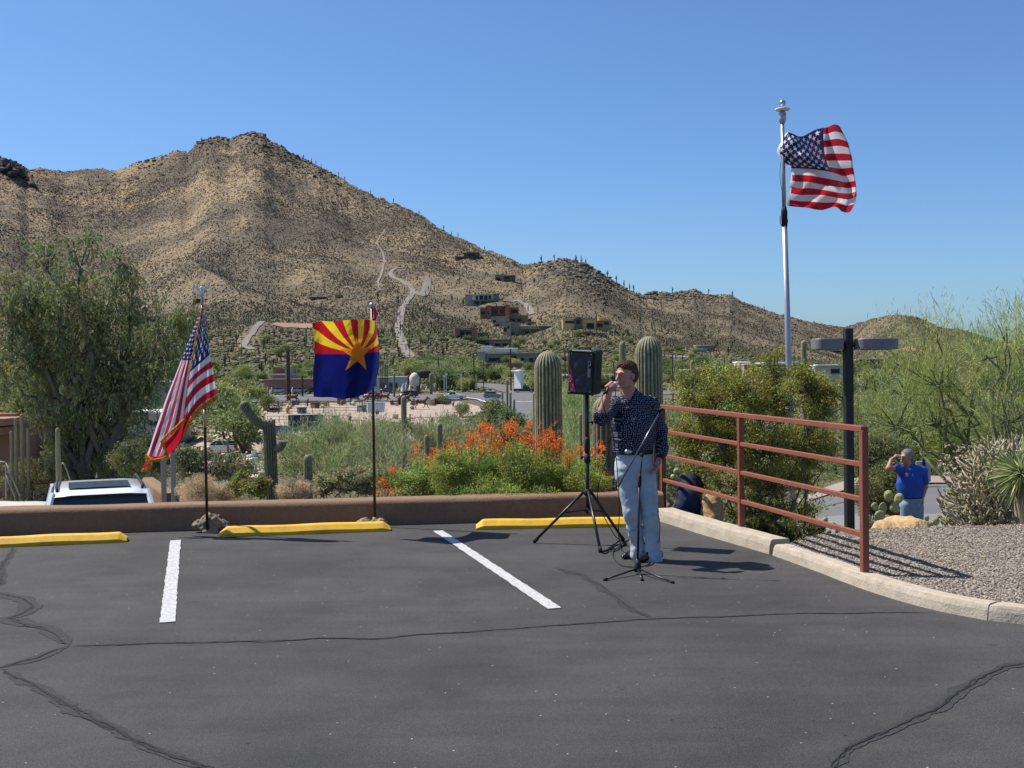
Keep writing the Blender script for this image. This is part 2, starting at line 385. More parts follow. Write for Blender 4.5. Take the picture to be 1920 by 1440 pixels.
def plant(name, lobes, base, seed=0, nclump=120, nleaf=300, lsize=(.06, .02), clump_r=.3, col=(.1, .13, .05), wood=(.13, .11, .08),
          style='leaf', trunk_r=.12, upb=.4, label=None, cat='tree', group=None, jit=.3, twig_r=.006, stems=None, colvar=.25, crown='crown', limbs=True):
    """a woody plant: trunk/limbs part and crown part with many separate leaves"""
    rng = np.random.default_rng(seed); base = np.array(base, float)
    root = empty(name, tuple(base)); tm = MB(); cm = MB()
    w = np.array([np.prod(l[1]) ** .75 for l in lobes]); w = w / w.sum()
    forks = stems if stems is not None else [base]
    for li, (c, r) in enumerate(lobes):
        f = forks[li % len(forks)]
        if limbs: lp = limb(tm, f, c - np.array([0, 0, r[2] * .3]), trunk_r * .55, trunk_r * .18, rng, .12, 8, 6, wood, sag=.05)
        nc = max(3, int(round(nclump * w[li])))
        cc = c + rand_ball(rng, nc, .45) * r
        for q in cc:
            dirn = (q - c) / r; dirn = dirn / (np.linalg.norm(dirn) + .2)
            tw = c + (q - c) * .15 - np.array([0, 0, r[2] * .35])
            if style != 'tuft' and limbs: limb(tm, tw, q, twig_r * 2.2, twig_r, rng, .1, 4, 3, wood)
            n = max(4, int(nleaf * rng.uniform(.6, 1.3)))
            base_c = np.array(col) * (1 + colvar * rng.normal() * .6) * np.array([1 + .12 * rng.normal(), 1, 1 + .1 * rng.normal()])
            base_c = np.clip(base_c, .005, 1)
            if style == 'leaf':
                pts = q + rand_ball(rng, n, .6) * clump_r * np.array([1, 1, .8]); dd = rng.normal(size=(n, 3)) + dirn * .8 + np.array([0, 0, upb])
                leaves(cm, pts, dd, lsize[0], lsize[1], base_c, jit, rng)
            elif style == 'droop':
                k = max(3, n // 14); st = q + rand_ball(rng, k, .6) * clump_r
                dv = rng.normal(size=(k, 3)) * .5 + dirn * .6 + np.array([0, 0, .1])
                t = rng.uniform(0, 1, (k, 14, 1)); pts = st[:, None] + dv[:, None] * t * clump_r * .8 - np.array([0, 0, 1.0]) * t ** 2 * clump_r * .9
                pts = pts + rng.normal(size=pts.shape) * clump_r * .06
                dd = dv[:, None] * .4 - np.array([0, 0, 1.0]) * (.4 + t) + rng.normal(size=pts.shape) * .5
                leaves(cm, pts.reshape(-1, 3), dd.reshape(-1, 3), lsize[0], lsize[1], base_c, jit, rng)
            elif style == 'broom':
                # sprays of thin green twigs
                k = max(3, n // 6); dv = dirn * .7 + np.array([0, 0, upb]) + rng.normal(size=(k, 3)) * .38
                dv /= np.linalg.norm(dv, axis=1)[:, None]
                s0 = q + rand_ball(rng, k, .6) * clump_r * .5
                for sgi in range(3):
                    kink = rng.normal(size=(k, 3)) * .25; d2 = dv + kink; Lr = clump_r * rng.uniform(.3, .6, (k, 1))
                    leaves(cm, s0 + d2 * Lr * .5, d2, Lr.mean() * 1.1, lsize[1], base_c, jit, rng); s0 = s0 + d2 * Lr
                m = max(2, n // 2); ii = rng.integers(0, k, m); pts = s0[ii] - dv[ii] * rng.uniform(0, 1.6, (m, 1)) * clump_r * .7 + rng.normal(size=(m, 3)) * clump_r * .07
                leaves(cm, pts, dv[ii] + rng.normal(size=(m, 3)) * .55, lsize[0], lsize[1] * .9, base_c * 1.05, jit, rng)
    if limbs:
        for f in forks:
            if np.linalg.norm(np.array(f) - base) > .05: limb(tm, base, f, trunk_r, trunk_r * .7, rng, .06, 6, 8, wood)
    if tm.n:
        t = tm.build('trunk' if cat == 'tree' else 'branches', MT['wood'], parent=root, smooth=True, loc=tuple(base)); t.location = (0, 0, 0)
    o = cm.build(crown, MT['leaf'], parent=root, loc=tuple(base)); o.location = (0, 0, 0)
    tag(root, label, cat, group)
    return root
# ================================================================ TERRAIN
DK = np.array([8, 12.6, 13.4, 14.5, 16, 18, 22, 30, 45, 70, 100, 150, 185, 200, 230, 260, 300, 340.])
PK = np.array([-3000, 0, 288, 345, 520, 1100, 1350, 1650, 5000.])
FARZ = [-6.8, -9, -11, -11.7, -11, -8.8, -6.7, -5.2, -4]
ZT = np.array([
 [-.4, -.5, -1.6, -1.72, -1.72, -1.72, -1.72, -1.72, -4.2] + FARZ,
 [-.4, -.5, -1.6, -1.72, -1.72, -1.72, -1.72, -1.72, -4.2] + FARZ,
 [-.4, -.5, -1.6, -1.72, -1.72, -1.72, -1.72, -1.9, -4.2] + FARZ,
 [-.4, -.4, .05, -.1, -.9, -1.4, -1.8, -2.8, -4.6] + FARZ,
 [-.4, -.4, .1, .0, -.2, -.7, -1.6, -3, -5] + FARZ,
 [-.4, -.4, .1, .0, -.2, -.7, -1.6, -3, -5] + FARZ,
 [-.5, -.5, -.5, -.6, -.8, -1.1, -1.6, -2.6, -4.5] + FARZ,
 [-.9, -.9, -.9, -1.0, -1.2, -1.36, -1.45, -1.6, -2.6] + FARZ,
 [-.9, -.9, -.9, -1.0, -1.2, -1.36, -1.45, -1.6, -2.6] + FARZ])
RP = [-3000, -600, 0, 130, 290, 480, 660, 800, 900, 985, 1060, 1200, 1300, 1400, 1500, 1590, 1650, 1700, 1800, 1920, 2400, 5000]
RD = [1300, 1400, 1350, 1450, 1500, 1500, 1420, 1300, 1200, 1120, 1000, 1000, 1150, 1200, 1200, 1350, 950, 850, 900, 1000, 1100, 1200]
SKY = [(-3000, 380), (-600, 330), (-150, 300), (0, 302), (40, 306), (60, 318), (95, 317), (130, 323), (170, 318), (230, 320), (262, 306), (290, 298), (335, 285), (360, 287), (375, 272), (395, 260), (412, 257),
       (440, 262), (458, 252), (482, 247), (500, 252), (520, 268), (535, 276), (560, 291), (600, 308), (620, 322), (660, 345), (690, 360), (730, 377), (760, 388), (800, 408), (830, 430), (865, 447), (900, 465), (935, 475), (955, 484), (985, 497),
       (1005, 495), (1035, 491), (1060, 485), (1090, 493), (1120, 508), (1150, 526), (1180, 545), (1205, 554), (1225, 549), (1260, 549), (1300, 544), (1325, 554), (1350, 555), (1370, 552), (1395, 565), (1440, 583), (1500, 600), (1540, 607), (1585, 614),
       (1610, 606), (1640, 597), (1680, 590), (1720, 595), (1760, 612), (1800, 618), (1850, 634), (1920, 645), (2400, 660), (5000, 640)]
SKX = np.array([a for a, _ in SKY]); SKE = np.array([hz(a) - b for a, b in SKY])
def zfun(x, y):
    x = np.asarray(x, float); y = np.asarray(y, float)
    yc = np.clip(y, 8, None); px = 960 + F * x / yc
    # near table, bilinear
    i = np.clip(np.searchsorted(DK, yc) - 1, 0, len(DK) - 2); td = np.clip((yc - DK[i]) / (DK[i + 1] - DK[i]), 0, 1)
    pc = np.clip(px, PK[0], PK[-1]); j = np.clip(np.searchsorted(PK, pc) - 1, 0, len(PK) - 2); tp = (pc - PK[j]) / (PK[j + 1] - PK[j])
    td = td * td * (3 - 2 * td) * .5 + td * .5; tp = tp * tp * (3 - 2 * tp)
    zn = (ZT[j, i] * (1 - td) + ZT[j, i + 1] * td) * (1 - tp) + (ZT[j + 1, i] * (1 - td) + ZT[j + 1, i + 1] * td) * tp
    zn = zn + .12 * noise2(x / 3, y / 3, 41, 3) * sm(yc, 16, 30) + .5 * noise2(x / 25, y / 25, 43, 3) * sm(yc, 30, 70) * (1 - sm(yc, 170, 200))
    # far
    Rr = np.interp(px, RP, RD); eR = np.interp(px, SKX, SKE)
    t = np.clip((yc - 340) / (Rr - 340), 0, 1)
    e0 = -5.75 * F / 340
    s = t * (.92 + .16 * t - .08 * t * t)
    zf = 1.75 + (e0 + (eR - e0) * s) * yc / F
    env = sm(t, 0, .35) * (1 - sm(t, .80, .985)) * np.clip((eR + 40) / 250, .12, 1)
    wx = x + 60 * noise2(x / 260, y / 260, 3, 3); wy = y + 60 * noise2(x / 260, y / 260, 7, 3)
    rid = 1 - np.abs(noise2(wx / 150 + wy / 700, wy / 420, 11, 3)) * 2.2
    zf = zf + env * (13 * (rid - .55) + 6 * noise2(x / 70, y / 90, 19, 4)) * yc / 1000
    rough = noise2(x / 9, y / 14, 23, 4)
    zf = zf + (sm(t, .02, .2)) * rough * (1.4 + 2.2 * sm(t, .6, .97) * sm(eR, 60, 200)) * yc / 1400
    over = np.clip(yc - Rr, 0, None)
    zf = zf - over * .42 * (zf > 0)
    zf = np.where(over > 0, np.maximum(zf, -8), zf)
    k = sm(yc, 330, 380)
    return zn * (1 - k) + zf * k
def gz(x, y): return float(zfun(np.array([x]), np.array([y]))[0])
_ds = np.concatenate([np.linspace(13, 60, 200), np.geomspace(60, 1500, 1400)])
def ground(px, py, dmin=13):
    """first terrain point under a picture direction"""
    v = np.array(ray(px, py)); d = _ds[_ds >= dmin]; X = v[0] / v[1] * d; Z = HC + v[2] / v[1] * d
    h = zfun(X, d); k = np.nonzero(h >= Z)[0]
    q = k[0] if len(k) else len(d) - 1
    return np.array([X[q], d[q], h[q]])
def at_depth(px, d):
    v = ray(px, 700); x = v.x / v.y * d; return np.array([x, d, gz(x, d)])

pcol = np.concatenate([np.linspace(-3000, -300, 60)[:-1], np.linspace(-300, 2220, 620), np.linspace(2220, 5000, 60)[1:]])
drow = np.concatenate([np.linspace(9, 60, 110)[:-1], np.geomspace(60, 340, 110)[:-1], np.geomspace(340, 1600, 420)[:-1], np.geomspace(1600, 9000, 30)])
PXg, Dg = np.meshgrid(pcol, drow); Xg = (PXg - 960) / F * Dg; Zg = zfun(Xg, Dg)
mb = MB(); mb.grid(np.stack([Xg, Dg, Zg], -1)[:, ::-1])
m = bpy.data.materials.new('desert_soil'); m.use_nodes = True; n = m.node_tree; L = n.links; b = n.nodes['Principled BSDF']; b.inputs['Roughness'].default_value = .95; b.inputs['Specular IOR Level'].default_value = .1
tc = n.nodes.new('ShaderNodeTexCoord')
def tex(kind, scale, detail=4, **k):
    t = n.nodes.new('ShaderNodeTex' + kind); t.inputs['Scale'].default_value = scale
    if kind == 'Noise': t.inputs['Detail'].default_value = detail; t.inputs['Roughness'].default_value = k.get('r', .6)
    L.new(tc.outputs['Object'], t.inputs['Vector']); return t
def ramp(src, stops):
    r = n.nodes.new('ShaderNodeValToRGB'); e = r.color_ramp.elements
    e[0].position, e[0].color = stops[0][0], (*stops[0][1], 1); e[1].position, e[1].color = stops[-1][0], (*stops[-1][1], 1)
    for p, c in stops[1:-1]:
        q = e.new(p); q.color = (*c, 1)
    L.new(src, r.inputs[0]); return r.outputs[0]
def mix(f, a, c, blend='MIX'):
    mm = n.nodes.new('ShaderNodeMix'); mm.data_type = 'RGBA'; mm.blend_type = blend
    if isinstance(f, float): mm.inputs[0].default_value = f
    else: L.new(f, mm.inputs[0])
    L.new(a, mm.inputs[6])
    if isinstance(c, tuple): mm.inputs[7].default_value = (*c, 1)
    else: L.new(c, mm.inputs[7])
    return mm.outputs[2]
base = ramp(tex('Noise', .011, 5).outputs['Fac'], [(.34, (.15, .12, .09)), (.47, (.22, .175, .125)), (.58, (.37, .28, .17)), (.70, (.29, .225, .15)), (.8, (.24, .19, .135))])
spk = ramp(tex('Noise', .30, 5, r=.75).outputs['Fac'], [(.40, (.30, .27, .22)), (.54, (1, 1, 1))])
base = mix(1.0, base, spk, 'MULTIPLY')
fine = ramp(tex('Noise', 3.0, 6, r=.8).outputs['Fac'], [(.3, (.72, .7, .68)), (.7, (1.25, 1.25, 1.25))])
base = mix(1.0, base, fine, 'MULTIPLY')
rock = ramp(tex('Noise', .02, 6, r=.7).outputs['Fac'], [(.60, (0, 0, 0)), (.68, (1, 1, 1))])
base = mix(rock, base, (.10, .088, .072))
sz = n.nodes.new('ShaderNodeSeparateXYZ'); L.new(tc.outputs['Object'], sz.inputs[0]); mz = n.nodes.new('ShaderNodeMapRange'); mz.inputs['From Min'].default_value = 15; mz.inputs['From Max'].default_value = 170; mz.inputs['To Min'].default_value = .68; mz.inputs['To Max'].default_value = .0; L.new(sz.outputs[2], mz.inputs['Value'])
base = mix(mz.outputs[0], base, (.135, .115, .078))
L.new(base, b.inputs['Base Color'])
bp = n.nodes.new('ShaderNodeBump'); bp.inputs['Distance'].default_value = .8; L.new(tex('Noise', .35, 6, r=.75).outputs['Fac'], bp.inputs['Height']); L.new(bp.outputs[0], b.inputs['Normal'])
MT['soil'] = m
terr = mb.build('hills', m, smooth=True); tag(terr, kind='structure')

def drape(name, ctrl, width, material, lift=.15, dmin=13, kind='structure', col=(1, 1, 1), samples=60, world=False):
    """a strip following picture points laid on the terrain"""
    pts = np.array(ctrl, float) if world else np.array([ground(a, b_, dmin) for a, b_ in ctrl])
    s = np.linspace(0, len(pts) - 1, samples); i = np.clip(np.floor(s).astype(int), 0, len(pts) - 2); f = (s - i)[:, None]
    q = (pts[i] * (1 - f) + pts[i + 1] * f)[:, :2]
    for _ in range(3): q[1:-1] = (q[:-2] + 2 * q[1:-1] + q[2:]) / 4
    t = np.gradient(q, axis=0); t /= np.linalg.norm(t, axis=1)[:, None] + 1e-9; nn = np.stack([-t[:, 1], t[:, 0]], 1)
    w_ = np.interp(np.linspace(0, 1, samples), np.linspace(0, 1, len(width)), width) if isinstance(width, (list, tuple)) else np.full(samples, width)
    off = np.linspace(-.5, .5, 7)
    XY = q[:, None] + nn[:, None] * (off[None, :, None] * w_[:, None, None])
    Z = zfun(XY[..., 0], XY[..., 1]) + lift
    mb = MB(); mb.grid(np.concatenate([XY, Z[..., None]], -1)[:, ::-1], col)
    o = mb.build(name, material, smooth=True); tag(o, kind=kind); return o
MT['asph_far'] = mat('road_asphalt', (.135, .13, .13), .9, nscale=.3, namt=.12)
MT['dirt'] = mat('dirt_track', (.205, .18, .15), .95, nscale=.5, namt=.15)
MT['yard'] = mat('yard_gravel', (.37, .285, .22), .95, nscale=.25, namt=.13)
MT['pinksoil'] = mat('pink_soil', (.30, .18, .125), .95, nscale=.3, namt=.15)
def sheet(name, depth_rows, material, lift=.1):
    """sheet given as [(depth, px0, px1)...]"""
    ds = np.array([a[0] for a in depth_rows]); dd = np.linspace(ds[0], ds[-1], 50)
    a0 = np.interp(dd, ds, [a[1] for a in depth_rows]); a1 = np.interp(dd, ds, [a[2] for a in depth_rows])
    s = np.linspace(0, 1, 60); pxx = a0[:, None] * (1 - s) + a1[:, None] * s
    X = (pxx - 960) / F * dd[:, None]; Y = dd[:, None] * np.ones_like(X)
    mb = MB(); mb.grid(np.stack([X, Y, zfun(X, Y) + lift], -1)[:, ::-1]); o = mb.build(name, material, smooth=True); tag(o, kind='structure'); return o
sheet('gravel_yard', [(196, 350, 860), (215, 380, 905), (240, 420, 925), (272, 440, 860)], MT['yard'], .12)
sheet('storage_yard', [(150, 250, 520), (175, 250, 700), (196, 250, 700)], MT['yard'], .10)
sheet('road', [(277, 380, 860), (290, 380, 1400), (300, 380, 1500)], MT['asph_far'], .16)
road2 = drape('side_road', [(1030, 742), (960, 728), (905, 722), (850, 720)], [16, 12, 10], MT['asph_far'], .2, 200)
drape('side_road', [tuple(at_depth(965, 290)), tuple(at_depth(985, 240)), tuple(at_depth(1010, 195))], [22, 14, 12], MT['asph_far'], .2, world=True)
sheet('pavement', [(302, 380, 960), (306, 380, 900)], MT['yard'], .2)
sheet('road', [(212, 1540, 1780), (232, 1540, 1780)], MT['asph_far'], .15)
MTline = mat('road_line', (.7, .68, .62), .8)
drape('road_marking', [tuple(at_depth(875, 283)), tuple(at_depth(905, 272)), tuple(at_depth(912, 262))], .5, MTline, .3, world=True, samples=14)
drape('road_marking', [tuple(at_depth(960, 268)), tuple(at_depth(1010, 266))], .4, MTline, .3, world=True, samples=14)
# mountain roads and trails
drape('mountain_road', [(770, 672), (757, 650), (745, 620), (750, 600), (752, 585), (762, 565), (775, 550), (772, 540), (745, 525), (730, 515), (738, 506), (752, 503)], [5, 4.5, 4, 3.5], MT['dirt'], .5, 300)
drape('mountain_road', [(775, 548), (792, 555), (800, 540), (803, 520)], [7, 7, 5], MT['dirt'], .5, 300)
drape('mountain_trail', [(722, 430), (705, 455), (715, 470), (722, 492), (716, 512), (708, 530), (712, 545)], [2, 2], MT['dirt'], .5, 300)
drape('dirt_track', [(492, 604), (476, 620), (462, 640), (455, 652), (475, 656)], [3.5, 3, 4], MT['dirt'], .4, 300)
drape('driveway', [(940, 565), (970, 563), (985, 572), (998, 590)], [4, 4], MT['dirt'], .5, 300)
drape('dirt_patch', [(1250, 668), (1330, 672)], [10, 14], MT['dirt'], .3, 250)
drape('dirt_patch', [(520, 612), (590, 608)], [8, 20, 8], MT['pinksoil'], .4, 300)
drape('dirt_track', [(262, 585), (268, 575)], [10, 6], MT['dirt'], .4, 300)
drape('dirt_patch', [(1690, 655), (1720, 660)], [10, 14], MT['pinksoil'], .4, 300)

# ================================================================ PARKING LOT
WL = G(0, 1004); WR = G(1245, 970); wd = (WR - WL).normalized(); wn = Vector((wd.y, -wd.x, 0))   # towards camera
lotm = bpy.data.materials.new('lot_asphalt'); lotm.use_nodes = True; n = lotm.node_tree; L = n.links; b = n.nodes['Principled BSDF']; b.inputs['Roughness'].default_value = .82; b.inputs['Specular IOR Level'].default_value = .35
tc = n.nodes.new('ShaderNodeTexCoord')
big = ramp(tex('Noise', .45, 6).outputs['Fac'], [(.3, (.037, .035, .0332)), (.7, (.066, .0622, .0585))])
gr = ramp(tex('Noise', 130, 3, r=.9).outputs['Fac'], [(.32, (.30, .30, .30)), (.5, (.95, .95, .95)), (.68, (2.1, 2.06, 2.0))])
base = mix(1.0, big, gr, 'MULTIPLY')
gr2 = ramp(tex('Noise', 38, 3, r=.8).outputs['Fac'], [(.3, (.75, .75, .75)), (.7, (1.25, 1.25, 1.25))])
base = mix(1.0, base, gr2, 'MULTIPLY')
vo = tex('Voronoi', 9); spk = n.nodes.new('ShaderNodeMath'); spk.operation = 'LESS_THAN'; spk.inputs[1].default_value = .045; L.new(vo.outputs['Distance'], spk.inputs[0])
base = mix(spk.outputs[0], base, (.42, .41, .39))
vo = tex('Voronoi', 4.3); spk = n.nodes.new('ShaderNodeMath'); spk.operation = 'LESS_THAN'; spk.inputs[1].default_value = .05; L.new(vo.outputs['Distance'], spk.inputs[0])
base = mix(spk.outputs[0], base, (.02, .02, .02))
st1 = ramp(tex('Noise', 1.3, 5, r=.7).outputs['Fac'], [(.36, (.80, .80, .81)), (.50, (1, 1, 1)), (.66, (1.16, 1.15, 1.13))]); base = mix(1.0, base, st1, 'MULTIPLY')
mpn = n.nodes.new('ShaderNodeMapping'); mpn.inputs['Scale'].default_value = (.5, 3.5, 1); mpn.inputs['Rotation'].default_value = (0, 0, .25); L.new(tc.outputs['Object'], mpn.inputs[0]); st2 = tex('Noise', 1.1, 6, r=.75); L.new(mpn.outputs[0], st2.inputs['Vector'])
base = mix(1.0, base, ramp(st2.outputs['Fac'], [(.35, (.86, .86, .86)), (.5, (1, 1, 1)), (.68, (1.14, 1.14, 1.13))]), 'MULTIPLY')
dsp = n.nodes.new('ShaderNodeMath'); dsp.operation = 'LESS_THAN'; dsp.inputs[1].default_value = .035; vv3 = tex('Voronoi', .9); nz3 = tex('Noise', 14, 4); ad = n.nodes.new('ShaderNodeMath'); ad.operation = 'MULTIPLY_ADD'; ad.inputs[1].default_value = .12; L.new(nz3.outputs['Fac'], ad.inputs[0]); sb = n.nodes.new('ShaderNodeMath'); sb.operation = 'SUBTRACT'; sb.inputs[1].default_value = .06; L.new(vv3.outputs['Distance'], sb.inputs[0]); L.new(sb.outputs[0], ad.inputs[2]); L.new(ad.outputs[0], dsp.inputs[0]); base = mix(dsp.outputs[0], base, (.045, .044, .043))
L.new(base, b.inputs['Base Color'])
bp = n.nodes.new('ShaderNodeBump'); bp.inputs['Distance'].default_value = .006; L.new(tex('Noise', 110, 4, r=.8).outputs['Fac'], bp.inputs['Height']); L.new(bp.outputs[0], b.inputs['Normal'])
crk = mat('crack_filler', (.020, .0195, .019), .85, nscale=60, namt=.6, bump=.004, bscale=90)
crk2 = mat('crack_patch', (.040, .038, .037), .9, nscale=28, namt=.45, bump=.005, bscale=90)
mb = MB()
farL = WL - wd * 40 + wn * -.1; farR = WR + wn * -.1
mb.add([(-60, -60, 0), (60, -60, 0), (60, 5.0, 0), (8, 6.0, 0), (4.6, 6.75, 0), (3.5, 7.45, 0), (3.28, 7.62, 0), (2.75, 8.6, 0), (2.45, 10.35, 0), (1.75, 12.75, 0), tuple(farR)[:2] + (0,), tuple(farL)[:2] + (0,)], np.arange(12)[None])
rng = np.random.default_rng(5)
def crack(pts, w0, w1, mi=1, z=.003, jag=.5):
    q = np.array([G(a, b_)[:2] for a, b_ in pts]); seg = np.r_[0, np.cumsum(np.linalg.norm(np.diff(q, axis=0), axis=1))]
    nn = max(8, int(seg[-1] / .025)); s = np.linspace(0, seg[-1], nn); q = np.stack([np.interp(s, seg, q[:, 0]), np.interp(s, seg, q[:, 1])], 1)
    t = np.gradient(q, axis=0); t /= np.linalg.norm(t, axis=1)[:, None] + 1e-9; nv = np.stack([-t[:, 1], t[:, 0]], 1)
    so_ = rng.uniform(0, 99); wob = noise2(s * 5 + so_, s * 0, 3, 4) * .03 + noise2(s * 30 + so_, s * 0, 4, 2) * .008
    q = q + nv * wob[:, None]
    w_ = np.interp(s / seg[-1], np.linspace(0, 1, 3), [w0, (w0 + w1) * .6, w1]) * (1 + jag * noise2(s * (9 if mi == 2 else 22) + so_, s * 0 + 2, 8, 3))
    w_ = np.clip(w_, .002, None); w_ *= np.clip(np.minimum(s, seg[-1] - s) / .15, .05, 1)
    w2 = w_ * (1 + .5 * noise2(s * (7 if mi == 2 else 40) + so_, s * 0 + 5, 9, 3))
    V = np.stack([np.c_[q + nv * w_[:, None] / 2, np.full(nn, z)], np.c_[q - nv * w2[:, None] / 2, np.full(nn, z)]], 1)
    mb.grid(V[:, ::-1], mi=mi)
def crackset(pts, w0, w1, patch=0):
    if patch: crack(pts, patch, patch * .9, 2, .003, .35)
    crack(pts, w0 * .55, w1 * .55, 1, .0055, .9)
    if patch:
        sh = [(a + rng.uniform(-3, 3), b_ + rng.uniform(-2, 2)) for a, b_ in pts]; crack(sh, w0 * .5, w1 * .5, 1, .0065, .9)
crackset([(26, 1026), (16, 1045), (4, 1062), (2, 1080), (0, 1100)], .012, .02, .06)
crackset([(-20, 1110), (15, 1118), (45, 1122), (62, 1138), (40, 1152), (15, 1160), (50, 1172), (85, 1178), (105, 1192), (128, 1210)], .010, .016, .13)
crackset([(70, 1158), (100, 1154), (160, 1152), (230, 1150), (285, 1146)], .006, .003)
crackset([(128, 1211), (98, 1222), (70, 1234), (30, 1244), (-10, 1254)], .02, .016, .09)
crackset([(128, 1211), (200, 1211), (290, 1207), (370, 1206), (450, 1204), (520, 1203), (600, 1197), (700, 1199), (770, 1192), (830, 1187), (900, 1184), (960, 1180), (1050, 1172), (1130, 1168), (1200, 1162), (1270, 1159), (1340, 1158), (1420, 1154), (1500, 1151), (1600, 1150), (1700, 1149), (1760, 1150)], .010, .006, .022)
crackset([(1040, 1064), (1090, 1080), (1120, 1097), (1150, 1118), (1180, 1140), (1222, 1161)], .005, .008, .07)
crackset([(950, 1060), (1000, 1056), (1040, 1064)], .004, .004)
crackset([(0, 1255), (30, 1270), (75, 1295), (130, 1325), (175, 1350), (230, 1378), (290, 1408), (350, 1430), (410, 1448)], .018, .03, .075)
crackset([(1935, 1240), (1880, 1250), (1840, 1270), (1790, 1300), (1750, 1330), (1700, 1352), (1640, 1378), (1590, 1402), (1570, 1425), (1555, 1448)], .014, .014, .08)
lot = mb.build('parking_lot', [lotm, crk, crk2]); tag(lot, kind='structure')
linem = mat('worn_white_line', (.46, .45, .44), .85, nscale=45, namt=.4, bump=.003); worn(linem, (.16, .155, .15), 26, .56, .66, .85)
def stripe(a, b_, w_, nm='stall_line'):
    a = G(*a); b_ = G(*b_); t = (b_ - a).normalized(); nn = Vector((-t.y, t.x, 0)); k = 60; mb = MB(); V = []
    for i in range(k):
        c = a + (b_ - a) * (i / (k - 1)); j1, j2 = rng.uniform(-.005, .005, 2)
        V.append([tuple(c + nn * (w_ / 2 + j1) + Vector((0, 0, .007))), tuple(c - nn * (w_ / 2 + j2) + Vector((0, 0, .007)))])
    mb.grid(np.array(V)[:, ::-1]); o = mb.build(nm, linem, parent=lot); return o
stripe((329, 1014), (314, 1168), .105); stripe((821, 996), (1040, 1142), .105)

# low stucco wall
stuc = mat('brown_stucco', (.225, .14, .085), .95, nscale=26, namt=.14, bump=.006, bscale=70); worn(stuc, (.30, .21, .14), 2.2, .54, .72, .55); worn(stuc, (.11, .075, .05), 1.3, .56, .76, .5)
def roundwall(name, a, b_, h, th, z0=-.5, label=None):
    a = Vector(a); b_ = Vector(b_); t = (b_ - a).normalized(); nn = Vector((t.y, -t.x, 0)); r = .07; prof = [(0, z0), (0, h - r)]
    for i in range(1, 6): an = i / 6 * math.pi / 2; prof.append((-r + r * math.cos(an), h - r + r * math.sin(an)))
    prof += [(-r, h), (-th + r, h)]
    for i in range(1, 6): an = math.pi / 2 + i / 6 * math.pi / 2; prof.append((-th + r + r * math.cos(an), h - r + r * math.sin(an)))
    prof += [(-th, h - r), (-th, z0)]
    k = int((b_ - a).length / .12); V = []
    for i in range(k + 1):
        c = a + (b_ - a) * i / k; row = []
        for (o_, zz) in prof:
            p = c + nn * o_; dz = 0 if zz < .1 else .008 * float(noise2(np.array([i * .12]), np.array([o_ * 5]), 77, 3)[0]) * 1.5
            row.append((p.x, p.y, zz + dz))
        V.append(row)
    mb = MB(); V = np.array(V); mb.grid(V)
    m_ = len(prof); mb.add(V[0], np.arange(m_)[None]); mb.add(V[-1], np.arange(m_)[::-1][None])
    o = mb.build(name, stuc, smooth=True); tag(o, label, 'wall'); return o
roundwall('stucco_wall', WL - wd * 6, WR, .285, .36, label='low brown stucco wall with rounded top along the back of the parking lot')

# wheel stops
yel = mat('yellow_kerb_paint', (.70, .40, .03), .62, nscale=7, namt=.2, bump=.0012, bscale=60); worn(yel, (.28, .24, .18), 16, .62, .70, .8); worn(yel, (.16, .11, .04), 3, .58, .74, .5)
def wheel_stop(a, b_, label):
    a = Vector(a); b_ = Vector(b_); t = (b_ - a).normalized(); nn = Vector((-t.y, t.x, 0)); Ln = (b_ - a).length
    prof = [(0, 0), (0, .038), (.05, .086), (.06, .092), (.15, .095), (.16, .09), (.19, .03), (.19, 0)]
    V = []
    for s, sc in ((0, .36), (.004, .42), (.075, .97), (.09, 1), *[(u, 1) for u in np.linspace(.15, Ln - .15, 12)], (Ln - .09, 1), (Ln - .075, .97), (Ln - .004, .42), (Ln, .36)):
        row = []
        for (o_, zz) in prof:
            p = t * s + nn * (o_ if sc == 1 else .095 + (o_ - .095) * (.9 + .1 * sc)); row.append((p.x, p.y, zz * (sc if zz > .03 else 1) + .004 * math.sin(s * 7)))
        V.append(row)
    mb = MB(); V = np.array(V); mb.grid(V[:, ::-1]); mb.add(V[0], np.arange(8)[None]); mb.add(V[-1], np.arange(8)[::-1][None])
    o = mb.build('wheel_stop', yel); o.location = a; tag(o, label, 'wheel stop', 'yellow wheel stops'); return o
e1 = G(237, 1017); d1 = (G(237, 1017) - G(0, 1027)).normalized(); wheel_stop(e1 - d1 * 1.83, e1, 'yellow wheel stop cut off by the left edge, in front of the parked white car')
wheel_stop(G(410, 1008), G(733, 996), 'yellow wheel stop partly in flag shadow, between the two leaning-rock flagpoles')
e3 = G(893, 993.5); wheel_stop(e3, e3 + Vector((math.cos(.05), math.sin(.05), 0)) * 1.83, 'yellow wheel stop behind the speaker tripod legs and the singer')

